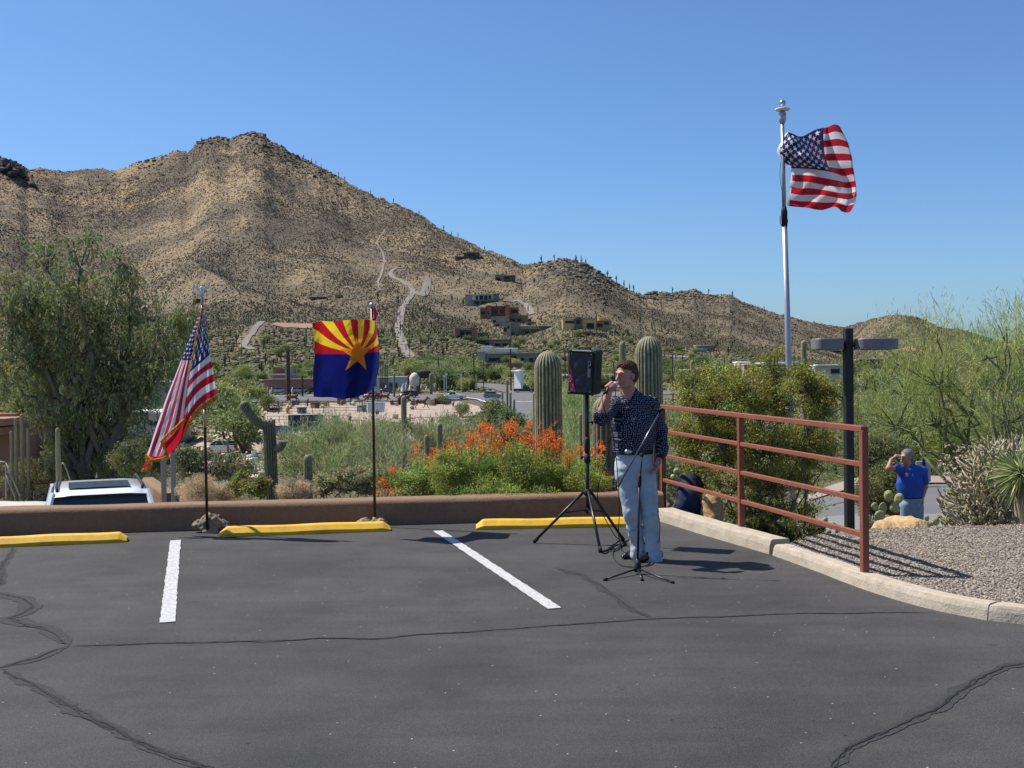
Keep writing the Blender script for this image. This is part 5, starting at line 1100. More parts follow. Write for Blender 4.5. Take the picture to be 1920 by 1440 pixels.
# big dark tree at left
d0 = 35
lob = [(90, 495, 34, 45), (150, 485, 32, 50), (228, 500, 32, 42), (60, 565, 55, 60), (120, 575, 60, 70), (185, 580, 55, 75), (245, 570, 40, 60), (20, 590, 45, 60), (300, 615, 45, 55), (340, 610, 32, 45), (60, 650, 75, 65), (140, 660, 80, 70), (225, 665, 75, 70), (295, 690, 50, 45),
       (30, 700, 60, 45), (110, 730, 85, 65), (195, 735, 75, 65), (255, 730, 55, 50), (100, 800, 50, 45), (170, 810, 70, 60), (225, 800, 45, 50), (270, 820, 30, 40)]
plant('willow_acacia_tree', [L_(a, b_, c, e, d0, random.Random(i).uniform(-1.2, 1.2)) for i, (a, b_, c, e) in enumerate(lob)], B(165, d0, -.6), 3, 440, 165, (.15, .034), .42, (.18, .20, .09), (.15, .13, .10), 'droop', .22,
      label='big dark olive feathery tree at the left, behind the parked white car', jit=.35, twig_r=.012, colvar=.22, stems=[B(165, d0, .5) + (0, 0, 0), B(165, d0, .8) + (.4, 0, .8), B(165, d0, .8) + (-.7, .2, .9)])
plant('palo_verde_tree', [L_(20, 760, 45, 45, 42), (L_(60, 740, 35, 35, 42))], B(25, 42, -.3), 4, 60, 150, (.2, .05), .45, (.20, .23, .09), style='broom', label='pale green tree at the left edge above the adobe building', jit=.3)
plant('mesquite_shrub', [L_(290, 850, 55, 45, 30), L_(245, 860, 40, 38, 29)], B(285, 30, -.3), 5, 70, 130, (.09, .03), .25, (.09, .105, .045), label='dark shrub behind the twin grey sign posts', cat='shrub', jit=.4)
plant('mesquite_shrub', [L_(400, 880, 80, 30, 26), L_(350, 870, 40, 32, 26)], B(390, 26, -.4), 55, 60, 120, (.09, .03), .22, (.15, .16, .08), label='grey-green scrub beyond the wall between the flagpole and broken saguaro', cat='shrub', jit=.45)
# bushes behind wall, left
plant('creosote_bush', [L_(55, 895, 75, 38, 34), L_(100, 890, 30, 35, 33.5)], B(60, 34, -.3), 6, 90, 150, (.05, .022), .22, (.16, .155, .07), label='olive bush between the handrails and the parked white car', cat='shrub', jit=.45)
plant('desert_broom', [L_(150, 875, 45, 35, 36), L_(190, 880, 45, 32, 36), L_(235, 890, 60, 30, 35), L_(275, 895, 40, 28, 33)], B(200, 36, -.5), 7, 90, 130, (.2, .02), .42, (.27, .28, .13), style='broom', label='yellow-green feathery brush behind the parked white car', cat='shrub', upb=.9)
plant('desert_broom', [L_(30, 850, 50, 25, 42), L_(80, 860, 50, 24, 42), L_(130, 855, 40, 22, 42)], B(80, 42, -.5), 71, 60, 110, (.2, .02), .4, (.26, .26, .13), style='broom', label='pale brush below the saguaro cluster at the left', cat='shrub', upb=.8)
for i, (a, b_, c, e, dd_, lb) in enumerate([(372, 918, 42, 26, 15.5, 'straw-coloured dry bush behind the wall at the left flagpole'), (420, 925, 28, 20, 15.8, 'smaller straw-coloured bush just right of the left flagpole'), (553, 918, 34, 22, 14.6, 'pinkish-beige dry bush right of the broken saguaro')]):
    plant('dry_bush', [L_(a, b_, c, e, dd_)], np.array(P(a, 948, dd_)), 8 + i, 60, 110, (.05, .005), .10, (.46, .36, .24), (.3, .22, .15), 'leaf', .01, label=lb, cat='shrub', twig_r=.002, jit=.3)
plant('brittlebush', [L_(480, 912, 28, 16, 14.6), L_(452, 905, 22, 20, 15.2)], np.array(P(465, 940, 14.8)), 12, 45, 90, (.045, .02), .09, (.20, .20, .06), label='small yellow-olive bush at the foot of the broken saguaro', cat='shrub', twig_r=.002, trunk_r=.01)
plant('brittlebush', [L_(655, 900, 42, 26, 15.2), L_(610, 908, 20, 16, 15.0), L_(690, 905, 25, 20, 15)], np.array(P(655, 945, 15.2)), 13, 110, 130, (.042, .018), .10, (.25, .24, .13), label='round grey-green bush beside the state flagpole', cat='shrub', twig_r=.003, trunk_r=.012, jit=.4)
# palo verde thicket in the middle
pv = (.24, .27, .125)
plant('palo_verde_bush', [L_(560, 872, 38, 36, 22), L_(600, 852, 40, 42, 22), L_(650, 860, 46, 40, 22), L_(610, 892, 60, 28, 21)], B(600, 21.5, -.2), 14, 150, 130, (.11, .010), .30, pv, (.16, .15, .09), 'broom', .05, upb=.9, label='feathery pale green palo verde between the broken saguaro and the state flagpole', cat='shrub', colvar=.2)
plant('palo_verde_bush', [L_(545, 835, 28, 22, 27), L_(505, 880, 18, 30, 27), L_(640, 812, 42, 16, 28)], B(560, 27, -.2), 141, 36, 90, (.13, .012), .36, pv, (.16, .15, .09), 'broom', .05, upb=1.1, label='thin sprays of palo verde in front of the blue container', cat='shrub', colvar=.2)
plant('palo_verde_bush', [L_(690, 825, 32, 24, 24), L_(725, 850, 32, 28, 22), L_(735, 885, 45, 30, 20), L_(790, 835, 36, 20, 26)], B(725, 22, -.2), 15, 95, 120, (.11, .010), .34, (.25, .26, .14), (.18, .16, .11), 'broom', .05, upb=.7, label='grey-green palo verde just right of the state flagpole', cat='shrub', colvar=.25)
plant('palo_verde_bush', [L_(830, 828, 38, 22, 30), L_(875, 822, 35, 22, 32), L_(850, 848, 50, 24, 26)], B(850, 28, -.2), 16, 80, 120, (.13, .013), .42, (.21, .24, .11), style='broom', upb=.5, label='green palo verde brush behind the left part of the orange flowers', cat='shrub')
plant('mesquite_shrub', [L_(925, 785, 42, 30, 60), L_(955, 800, 40, 26, 58), L_(900, 800, 25, 22, 60)], B(930, 60, -.4), 17, 90, 110, (.18, .07), .45, (.13, .16, .065), label='dense round shrub behind the flowers left of the tall saguaro', cat='shrub', jit=.4)
plant('creosote_bush', [L_(985, 815, 40, 32, 34), L_(940, 825, 35, 25, 34)], B(970, 34, -.3), 18, 70, 130, (.11, .025), .35, (.20, .19, .10), label='brownish loose shrub at the left foot of the tall saguaro', cat='shrub', jit=.4)
plant('palo_verde_bush', [L_(1080, 780, 35, 45, 26), L_(1090, 840, 42, 50, 24), L_(1070, 870, 30, 40, 22)], B(1082, 24, -.3), 19, 110, 160, (.12, .010), .36, (.25, .30, .12), style='broom', upb=1.2, label='light green grassy shrub between the tall saguaro and speaker pole', cat='shrub')
plant('creosote_bush', [L_(1262, 800, 30, 45, 24), L_(1255, 880, 35, 45, 20)], B(1262, 22, -.3), 20, 60, 120, (.10, .02), .33, (.24, .25, .13), label='sparse pale shrub behind the left rail end beside the singer', cat='shrub')
# orange flower hedge
rng = np.random.default_rng(33)
lob = [(765, 905, 32, 28), (800, 892, 35, 38), (840, 885, 40, 42), (885, 880, 42, 45), (930, 875, 42, 46), (975, 875, 42, 46), (1020, 882, 42, 42), (1062, 890, 38, 38), (1100, 892, 32, 36), (1125, 905, 18, 24), (820, 915, 40, 22), (900, 915, 50, 22), (980, 915, 50, 22), (1060, 915, 45, 20)]
low_ = [(860, 925, 45, 9), (950, 926, 50, 10), (1030, 927, 45, 10)]
hedge = plant('bird_of_paradise_shrub', [L_(a, b_, c, e, 13.75 + .35 * math.sin(i * 2.1), 0, .42) for i, (a, b_, c, e) in enumerate(lob)] + [px_lobe(a, b_, c, e, 13.02, 0, .12) for a, b_, c, e in low_], tuple(WL + wd * 7.2 - wn * .9), 22, 430, 170, (.034, .012), .13, (.235, .285, .07), (.14, .10, .05), 'leaf', .02, upb=.5,
      label='long low hedge of fine green leaves with orange flower clusters, behind the wall', cat='shrub', twig_r=.003, jit=.35, colvar=.3, stems=[np.array(P(x_, 935, 13.6)) for x_ in range(780, 1120, 35)])
small = plant('bird_of_paradise_shrub', [L_(722, 902, 16, 22, 13.7), (L_(745, 905, 14, 16, 13.7))], np.array(P(725, 940, 13.6)), 23, 30, 70, (.03, .012), .09, (.22, .22, .08), (.16, .10, .05), 'leaf', .01, label='small sparse shrub with orange flowers touching the state flagpole', cat='shrub', twig_r=.003)
def flowers(parent, specs, seed):
    r = np.random.default_rng(seed); mb = MB(); st = MB()
    for (px, py, sx, sy, n) in specs:
        for k in range(int(n * 1.35)):
            x_ = px + r.normal() * sx * .5; y_ = py + r.normal() * sy * .5; c = np.array(P(x_, y_, 13.6 + r.normal() * .18)); m_ = r.integers(6, 12)
            q = c + rand_ball(r, m_, .5) * .032; dd = r.normal(size=(m_, 3)) + (0, 0, .4); t = r.uniform(0, 1, (m_, 1)); col = np.array((.72, .085, .012)) * (1 - t) + np.array((.85, .25, .02)) * t
            leaves(mb, q, dd, .017, .011, col, .35, r, hue=.05)
            if k % 3 == 0: limb(st, c - (0, 0, .12), c, .003, .002, r, .1, 3, 3, (.25, .10, .04))
    loc = parent.location
    o = mb.build('flowers', MT['leaf'], parent=parent, loc=tuple(loc)); o.location = (0, 0, 0); s_ = st.build('flower_stalks', MT['wood'], parent=parent, loc=tuple(loc)); s_.location = (0, 0, 0); o['kind'] = 'stuff'; s_['kind'] = 'stuff'
flowers(hedge, [(778, 838, 12, 20, 18), (812, 857, 22, 14, 16), (820, 850, 26, 20, 22), (852, 840, 20, 20, 26), (880, 825, 26, 22, 40), (905, 815, 26, 26, 46), (912, 802, 16, 14, 22), (932, 828, 26, 20, 34), (958, 808, 18, 20, 34), (960, 796, 12, 12, 16), (975, 826, 28, 14, 24), (991, 797, 6, 8, 9), (993, 815, 7, 6, 7), (985, 830, 18, 16, 18), (1010, 828, 22, 20, 34),
                (1030, 822, 26, 24, 60), (1045, 836, 16, 18, 26), (1062, 865, 12, 14, 18), (1068, 850, 10, 10, 10), (1085, 846, 12, 12, 16), (1110, 848, 10, 10, 10), (1126, 840, 8, 16, 16), (1124, 862, 9, 12, 14), (1088, 882, 5, 6, 4), (1136, 886, 10, 14, 8), (1136, 914, 8, 6, 5), (930, 848, 60, 12, 22), (850, 858, 40, 10, 14), (1000, 845, 50, 10, 16), (805, 875, 14, 8, 8)], 1)
flowers(small, [(736, 884, 10, 8, 12), (718, 903, 12, 10, 14), (745, 912, 14, 8, 12), (728, 922, 16, 6, 12), (708, 925, 8, 5, 5)], 2)
# saguaros near
BZ = .05
def near_sag(px, py, d, w_, lb, base=None, ribs=20, arms=(), lean=0, brown=0, taper=.86, name='saguaro', dz=-.1):
    r_ = w_ / 2 * d / F; T = P(px, py, d); b_ = np.array([T.x + (0 if base is None else (base - px) * d / F), d, gz(T.x, d) + dz])
    return saguaro(name, tuple(b_), tuple(T), r_, ribs, lb, 'saguaros', arms=[([np.array(P(*q)) for q in a], rr * d / F) for a, rr in arms], lean=lean, brown=brown, taper=taper)
near_sag(1027, 658, 17.5, 52, 'tall thick ribbed saguaro rising from the orange flowers left of the loudspeaker', ribs=22)
near_sag(1216, 630, 17.2, 52, 'tallest thick saguaro directly behind the singer', ribs=22)
near_sag(1134, 742, 15.6, 48, 'brown corky saguaro trunk behind the speaker pole', ribs=16, brown=1.6, taper=1.0)
near_sag(1098, 722, 19, 14, 'slim dark saguaro stem right behind the speaker pole', ribs=12)
near_sag(1089, 775, 20, 9, 'very slim pale cactus stem left of the speaker pole', ribs=10)
near_sag(1167, 640, 110, 12, 'distant slim saguaro above the head of the singer', ribs=12)
near_sag(1002, 735, 30, 7, 'thin cactus stem hugging the left side of the tall thick saguaro', ribs=10)
near_sag(1298, 675, 30, 9, 'slim saguaro rising behind the left part of the green bush', ribs=12)
near_sag(1507, 638, 28, 11, 'slim saguaro right of the tall flagpole above the bush', ribs=12)
near_sag(577, 852, 15.2, 17, 'short round-topped saguaro in the palo verde right of the broken one', ribs=14)
near_sag((757), 742, 26, 11, 'slightly bent grey saguaro right of the state flagpole', base=768, ribs=12, lean=-.05)
near_sag(800, 815, 19, 10, 'short dark saguaro rightmost of the small group above the flowers', ribs=12); near_sag(757, 836, 20, 6, 'smallest stub saguaro of the group beside the bent one', ribs=10); near_sag(824, 793, 18, 11, 'short saguaro standing above the left end of the flowers', ribs=12)
near_sag(108, 802, 26, 9, 'single slim saguaro behind the parked white car', ribs=12)
for k, (ppx, py, w_, lb) in enumerate([(21, 808, 6, 'leftmost short stem'), (29, 783, 6.5, 'second stem'), (40, 777, 6.5, 'tallest stem'), (52, 808, 6, 'rightmost short stem')]): near_sag(ppx, py, 33, w_, lb + ' of the saguaro group by the adobe building', ribs=10)
# the broken saguaro
dS = 15.0; base = np.array(P(511, 950, dS)); top = np.array(P(504, 792, dS)); mbp, rr = column_path(base, top, 12.5 * dS / F, taper=.95, dome=.5)
rr[-6:] *= np.linspace(1, .9, 6)
mb = MB(); cactus_tube(mb, mbp, rr, 16, g=(.055, .07, .035), sp=(.27, .25, .16)); loc = tuple(base); sg = mb.build('saguaro', MT['cactus'], smooth=True, loc=loc)
def sag_arm(pts, rad, nm='arm'):
    q = np.array([np.array(P(*a)) for a in pts]); s = np.linspace(0, len(q) - 1, 34); i = np.clip(np.floor(s).astype(int), 0, len(q) - 2); f = (s - i)[:, None]; qq = q[i] * (1 - f) + q[i + 1] * f
    for _ in range(8): qq[1:-1] = (qq[:-2] + qq[2:] + qq[1:-1] * 2) / 4
    Lp = np.linspace(0, 1, 34); r_ = rad * dS / F * (np.minimum(1, .72 + Lp * 1.2)) * np.sqrt(np.clip(1 - np.clip((Lp - .88) / .12, 0, 1) ** 2, .004, 1))
    m2 = MB(); cactus_tube(m2, qq, r_, 14, g=(.07, .09, .045), sp=(.30, .28, .19)); a = m2.build(nm, MT['cactus'], parent=sg, smooth=True); a.matrix_parent_inverse = Matrix.Translation(-Vector(base))
sag_arm([(503, 800, dS), (488, 797, dS - .1), (472, 782, dS - .15), (462, 768, dS - .15), (455, 752, dS - .15)], 8.5)
sag_arm([(516, 842, dS), (524, 840, dS - .12), (529, 833, dS - .15), (531, 826, dS - .15)], 8)
m2 = MB(); rg = np.random.default_rng(2)
for k in range(9):
    a = k / 9 * 6.28; c_ = top + np.array([math.cos(a) * .06, math.sin(a) * .05, .0]); m2.tube([c_ - (0, 0, .04), c_ + np.array([math.cos(a) * .015, math.sin(a) * .015, .03 + .04 * rg.uniform()])], [.028, .018], 6, (.24, .22, .16))
a = m2.build('broken_tip', MT['vcfine'], parent=sg, smooth=True); a.matrix_parent_inverse = Matrix.Translation(-Vector(base))
tag(sg, 'broken-topped saguaro with one raised arm left and a stubby pad right', 'cactus', 'saguaros')

# big green bush behind rail
lob = [(1290, 720, 30, 30), (1340, 715, 45, 35), (1330, 760, 60, 50), (1400, 735, 55, 50), (1450, 690, 28, 40), (1455, 740, 60, 55), (1510, 720, 45, 45), (1545, 760, 40, 50), (1300, 820, 45, 55), (1370, 820, 60, 60), (1440, 830, 60, 60), (1500, 820, 55, 60), (1540, 830, 25, 35), (1310, 890, 35, 35), (1380, 900, 50, 45), (1450, 900, 55, 50), (1510, 890, 35, 40), (1400, 960, 35, 30), (1450, 970, 45, 32), (1500, 960, 30, 28)]
plant('creosote_bush', [L_(a, b_, c, e, 13.6 + .45 * math.sin(i * 1.7)) for i, (a, b_, c, e) in enumerate(lob)], B(1420, 13.4, -.1), 25, 700, 120, (.032, .015), .125, (.215, .215, .05), (.13, .11, .08), 'leaf', .025, upb=.5,
      label='tall dense olive-green bush behind the dark red rail', cat='shrub', twig_r=.004, jit=.5, colvar=.42, stems=[B(1395 + 12 * k, 13.3 + .1 * (k % 3), .0) for k in range(8)])
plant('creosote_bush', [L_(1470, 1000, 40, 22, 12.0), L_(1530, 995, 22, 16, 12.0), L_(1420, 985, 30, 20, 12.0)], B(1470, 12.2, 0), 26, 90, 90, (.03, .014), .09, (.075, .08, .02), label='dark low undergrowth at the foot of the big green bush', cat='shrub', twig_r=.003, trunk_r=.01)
plant('creosote_bush', [L_(1662, 905, 45, 38, 20), L_(1655, 940, 48, 30, 19.6), L_(1630, 930, 28, 40, 19.5), L_(1690, 930, 22, 35, 20.3)], B(1660, 20, -.1), 27, 230, 110, (.04, .02), .16, (.15, .15, .055), label='dark rounded bush between the rail post and the man in blue', cat='shrub', twig_r=.004, jit=.5, colvar=.35)
# right palo verdes
pvr = (.27, .30, .095)
lob = [(1680, 670, 28, 40), (1725, 655, 30, 40), (1757, 628, 20, 34), (1795, 665, 30, 36), (1700, 730, 60, 45), (1760, 700, 60, 60), (1830, 680, 40, 50), (1680, 780, 60, 50), (1760, 780, 60, 55), (1640, 700, 30, 30), (1820, 760, 50, 50)]
plant('palo_verde_tree', [L_(a, b_, c, e, 21 + 1.2 * math.sin(i * 2.3)) for i, (a, b_, c, e) in enumerate(lob)], B(1860, 21, -.2), 28, 150, 80, (.12, .009), .42, pvr, (.16, .17, .08), 'broom', .08, upb=1.15, label='wispy yellow-green palo verde leaning left over the man in blue', colvar=.2, twig_r=.008, stems=[B(1860, 21, 0), B(1860, 21, 0) + (-.3, 0, .7), B(1860, 21, 0) + (.1, .3, .6)])
lob = [(1888, 630, 18, 38), (1915, 640, 20, 50), (1945, 620, 25, 50), (1880, 700, 40, 50), (1930, 700, 45, 60), (1890, 770, 50, 55), (1950, 780, 40, 60), (1850, 660, 20, 30)]
plant('palo_verde_tree', [L_(a, b_, c, e, 19 + .8 * math.sin(i * 2.3)) for i, (a, b_, c, e) in enumerate(lob)], B(1905, 19, -.2), 29, 115, 75, (.12, .009), .40, (.28, .32, .11), (.17, .17, .09), 'broom', .08, upb=1.25, label='tall wispy palo verde at the right edge of the frame', colvar=.2, twig_r=.008, stems=[B(1905, 19, 0), B(1905, 19, 0) + (-.15, 0, .9)])
for i, (a, b_, c, e, dd_, col, lb) in enumerate([(1650, 800, 60, 50, 45, (.19, .22, .085), 'grey-green tree in the hollow right of the lamp post'), (1740, 820, 70, 45, 40, (.22, .25, .09), 'light green tree behind the head of the man in blue'), (1830, 830, 70, 45, 38, (.21, .25, .085), 'green tree behind the cholla at the right'), (1640, 860, 45, 30, 38, (.18, .2, .09), 'low shrub beyond the dark rounded bush'), (1570, 830, 30, 40, 48, (.2, .21, .11), 'pale shrub between the big bush and the lamp post'), (1900, 820, 60, 50, 36, (.18, .22, .075), 'green tree at the right edge behind the yucca')]):
    plant('palo_verde_tree', [L_(a, b_, c, e, dd_), L_(a - c * .5, b_ + e * .3, c * .7, e * .7, dd_), L_(a + c * .5, b_ + e * .3, c * .7, e * .7, dd_)], B(a, dd_, -.3), 60 + i, 110, 120, (.24, .03), .55, col, style='broom', upb=.4, label=lb, colvar=.3)

# cholla
def cholla():
    r = np.random.default_rng(9); root = empty('cholla_cactus', tuple(B(1858, 13.2, 0))); loc = np.array(root.location); mb = MB()
    for k in range(1300):
        px = 1768 + 160 * r.beta(1.7, 1.2); hmax = 1003 - 165 * math.sin(min(1, (px - 1745) / 125) * math.pi * .5) ; py = r.uniform(hmax, 1005); d = 13.2 + r.uniform(-.7, .7)
        p = np.array(P(px, py, d)); dv = np.array([(px - 1870) / 80 + r.normal() * .6, r.normal() * .6, .6 + r.normal() * .5]); dv /= np.linalg.norm(dv); Lg = r.uniform(.07, .17)
        t = np.linspace(0, 1, 5)[:, None]; bend = r.normal(size=3) * .35 + np.array([0, 0, .5]); pts = p + dv * Lg * t + bend * Lg * t ** 2 * .6; g = r.uniform(.65, 1.35)
        mb.tube(pts - loc, np.array([.009, .011, .012, .011, .005]) * r.uniform(.75, 1.1), 6, np.array([(.42, .37, .22), (.34, .33, .18), (.46, .39, .27)][r.integers(0, 3)]) * g * .8)
    for k in range(26):
        a = r.uniform(0, 6.28); e = np.array(P(r.uniform(1815, 1910), r.uniform(880, 970), 13.2 + r.uniform(-.4, .4))); limb(mb, np.array(root.location) * 0 + (r.normal() * .1, r.normal() * .1, 0), e - loc, .035, .015, r, .08, 8, 6, (.16, .12, .08))
    mb.build('stems', MT['vcfine'], parent=root, smooth=True); mb = MB(); q = np.zeros((90, 3))
    for k in range(90): q[k] = np.array(P(r.uniform(1760, 1910), r.uniform(835, 900), 13.1 + r.uniform(-.5, .5))) - loc
    q = np.repeat(q, 6, 0) + r.normal(size=(540, 3)) * .015; leaves(mb, q, r.normal(size=(540, 3)), .04, .02, (.45, .36, .27), .3, r); mb.build('dry_fruit', MT['leaf'], parent=root)['kind'] = 'stuff'
    tag(root, 'large spiny buff cholla cactus on the gravel edge at the right', 'cactus')
cholla()
def yucca():
    r = np.random.default_rng(10); c = np.array(P(1915, 890, 12.4)); root = empty('yucca', tuple(B(1915, 12.4, 0))); loc = np.array(root.location); mb = MB()
    for k in range(420):
        dv = r.normal(size=3); dv /= np.linalg.norm(dv); dv[2] = dv[2] * .8 + .12; Lg = r.uniform(.34, .50); s = np.cross(dv, r.normal(size=3)); s /= np.linalg.norm(s); t = np.linspace(0, 1, 5)[:, None]
        mid = c - loc + dv * t * Lg + np.array([0, 0, -.08]) * t ** 2; w_ = np.array([.010, .013, .011, .007, .001])[:, None]; g = r.uniform(.7, 1.3)
        mb.grid(np.stack([mid - s * w_, mid + s * w_], 1), np.array([(.26, .31, .13), (.36, .38, .19), (.19, .25, .11)][r.integers(0, 3)]) * g)
    mb.build('leaves', MT['leaf'], parent=root); mb = MB(); mb.tube([(0, 0, -.2), tuple(c - loc)], [.11, .09], 10, (.2, .16, .11)); mb.build('trunk', MT['wood'], parent=root, smooth=True)
    tag(root, 'spiky green yucca rosette at the right edge above the gravel', 'plant')
yucca()
def prickly(px, d, pads, lb, seed):
    r = np.random.default_rng(seed); root = empty('prickly_pear', tuple(B(px, d, 0))); loc = np.array(root.location)
    for (x_, y_, w_, h_, tl) in pads:
        c = np.array(P(x_, y_, d + r.uniform(-.1, .1))) - loc; a = w_ / 2 * d / F; b_ = h_ / 2 * d / F; th = np.linspace(0, 2 * np.pi, 22, endpoint=False)
        V = []
        for k, yy in enumerate(np.linspace(-1, 1, 5)):
            s_ = math.sqrt(max(.02, 1 - abs(yy) ** 2.5)) if abs(yy) < 1 else .45
            V.append(np.stack([np.cos(th) * a * s_ * (1 + .12 * np.sin(th)), np.full(22, yy * .016), np.sin(th) * b_ * s_], 1))
        V = np.array(V); rz = r.uniform(-.7, .5); m_ = np.array(Matrix.Rotation(rz, 3, 'Z') @ Matrix.Rotation(tl, 3, 'Y')); V = V @ m_.T + c
        mb = MB(); col = np.array((.34, .36, .16)) * r.uniform(.75, 1.25); mb.grid(V, col, wrap=True); mb.add(V[0], np.arange(22)[None], col); mb.add(V[-1], np.arange(22)[::-1][None], col)
        mb.build('pad', MT['cactus'], parent=root, smooth=True)
    tag(root, lb, 'cactus', 'prickly pears')
prickly(1670, 12.6, [(1655, 955, 20, 26, .1), (1666, 930, 17, 22, .2), (1678, 953, 20, 18, .6), (1650, 970, 22, 26, -.3), (1640, 950, 14, 16, -.5), (1685, 935, 16, 22, .5), (1632, 985, 16, 24, -.3), (1627, 972, 12, 16, 0), (1663, 978, 22, 26, 0)], 'prickly pear with yellow-green pads behind the golden boulder', 1)
prickly(1550, 12.4, [(1540, 990, 14, 18, -.4), (1535, 1003, 14, 18, .3), (1560, 985, 14, 16, .7), (1553, 1000, 12, 14, .4), (1520, 1012, 16, 22, 0), (1570, 995, 12, 12, .9), (1512, 1005, 14, 14, -.6), (1548, 975, 10, 12, 0), (1530, 980, 11, 13, .2)], 'small prickly pear under the lowest rail left of the lamp post', 2)
prickly(1262, 13.6, [(1268, 884, 11, 12, .2), (1262, 895, 10, 12, -.2)], 'tiny pale prickly pear above the dark-clothed person behind the kerb', 3)
prickly(1745, 12.6, [(1742, 985, 16, 14, .3), (1755, 978, 14, 16, .1), (1765, 990, 18, 12, .5), (1738, 972, 10, 12, -.2)], 'low prickly pear between the golden boulder and the cholla', 4)

# ================================================================ ROCKS
def rock(name, c, r_, col, label, seed, res=.02, amp=.12, flat=.8, spk=False):
    def disp(X): return amp * noise3((X - np.array(c)) * (1.6 / max(r_)) + seed * 7.3, seed) * max(r_) * 1.4 + amp * .5 * noise3((X - np.array(c)) * (5 / max(r_)) + seed, seed + 3) * max(r_)
    V, Fq = nets([ell(c, r_)], res, .02, disp, pad=max(r_) * .35); mb = MB(); mb.add(V, Fq, col); o = mb.build(name, mat('rock_surface', col, .9, nscale=22, namt=.4, bump=.012, bscale=30), smooth=True, loc=tuple(c)); tag(o, label, 'rock', 'rocks'); return o
c = P(1687, 1000, 11.3); rock('boulder', tuple(c), (.30, .22, .155), (.50, .33, .16), 'golden-tan rounded boulder on the gravel in front of the man in blue', 1, .018, .09)
c = P(1335, 950, 12.9); rock('boulder', tuple(c - Vector((0, 0, .1))), (.13, .12, .26), (.50, .29, .13), 'rough orange rock behind the kerb beside the dark-clothed person', 2, .014, .085)
c = G(386, 1000); rock('boulder', (c.x, c.y + .1, .075), (.155, .10, .105), (.24, .19, .135), 'brown angular rock at the foot of the left flagpole', 3, .010, .22)
for ppx, rr_, lb, sd in ((691, (.085, .06, .05), 'small tan rock left of the state flagpole base', 4), (718, (.10, .06, .055), 'small tan rock right of the state flagpole base', 5), (704, (.07, .05, .04), 'flat rock piece in front of the state flagpole base', 6)):
    c = G(ppx, 979 if ppx != 704 else 984); rock('rock', (c.x, min(c.y, 12.42) + (.02 if ppx != 704 else -.07), .04), rr_, (.30, .22, .15), lb, sd, .008, .25)
c = G(412, 1000); rock('rock', (c.x, c.y + .16, .05), (.07, .06, .065), (.25, .2, .15), 'smaller rock leaning against the brown angular one', 7, .008, .25)

# ================================================================ FLAGPOLES
def finmat(): return MT['white']
gold = mat('gold_fringe', (.72, .33, .03), .6, nscale=60, namt=.4)
darkwood = mat('stained_pole', (.035, .016, .010), .35, nscale=8, namt=.2, spec=.5)
brass = mat('brass', (.55, .42, .2), .3, metal=.8)
# left pole with eagle
pb = P(388.5, 985, 12.12); pt = P(379, 572, 12.12); root = empty('flagpole', (pb.x, 12.12, 0)); loc = Vector(root.location); lean = (pt - pb)
def along(t): return pb + lean * t - loc
mb = MB(); mb.tube([along(-.02), along(.44), along(1)], .0155, 12); mb.build('pole', darkwood, parent=root, smooth=True)
mb = MB(); mb.tube([along(.445), along(.525)], .0175, 12); mb.build('brass_joint', brass, parent=root, smooth=True)
mb = MB(); mb.tube([along(1), along(1) + Vector((0, 0, .10)), along(1) + Vector((0, 0, .11))], [.016, .014, .03], 12); mb.build('ferrule', MT['steel'], parent=root, smooth=True)
eb = np.array(P(378, 549, 12.12) - loc)
V, Fq = nets([ell(eb + (0, 0, .0), (.022, .02, .05)), ell(eb + (0, 0, .055), (.015, .016, .018)), cone(eb + (0, 0, .055), eb + (-.025, 0, .05), .008, .003), cone(eb + (0, 0, -.04), eb + (.01, .01, -.075), .018, .022, (1, .5, 1))], .006, .012)
mb = MB(); mb.add(V, Fq); eg = mb.build('eagle', MT['white'], parent=root, smooth=True)
for s in (-1, 1):
    mb = MB(); t = np.linspace(0, 1, 8)[:, None]; top = eb + np.array([s * .005, 0, .03]) + np.array([s * .09, 0, .035]) * t + np.array([0, 0, .02]) * np.sin(t * np.pi); bot = top - np.array([0, 0, 1.]) * (.035 - .018 * t) - np.array([s * -.008, 0, 0]) * t
    for yy in (-.006, .006): mb.grid(np.stack([top + (0, yy, 0), bot + (0, yy, 0)], 1))
    mb.build('wing', MT['white'], parent=eg)
tag(root, 'dark wooden flagpole with white eagle finial, holding the fringed national flag', 'flagpole', 'flagpoles')
# state flag pole
pb2 = P(703, 985, 12.46); pt2 = P(697, 577, 12.46); root = empty('flagpole', (pb2.x, 12.46, 0)); loc = Vector(root.location)
mb = MB(); mb.tube([pb2 - loc, pt2 - loc], .0155, 12); mb.build('pole', darkwood, parent=root, smooth=True)
mb = MB(); c = pt2 - loc
th = np.linspace(0, np.pi, 9); mb.tube([c + Vector((0, 0, .03 - .028 * math.cos(a))) for a in th], [max(.003, .030 * math.sin(a)) for a in th], 14); mb.build('finial_ball', MT['steel'], parent=root, smooth=True)
mb = MB(); c = P(703, 978, 12.46) - loc; mb.tube([c - Vector((0, 0, .05)), c + Vector((0, 0, .05))], .026, 12, (.35, .27, .14)); mb.build('socket', MT['vc'], parent=root, smooth=True)
tag(root, 'dark flagpole with silver ball holding the red, yellow and blue state flag', 'flagpole', 'flagpoles')
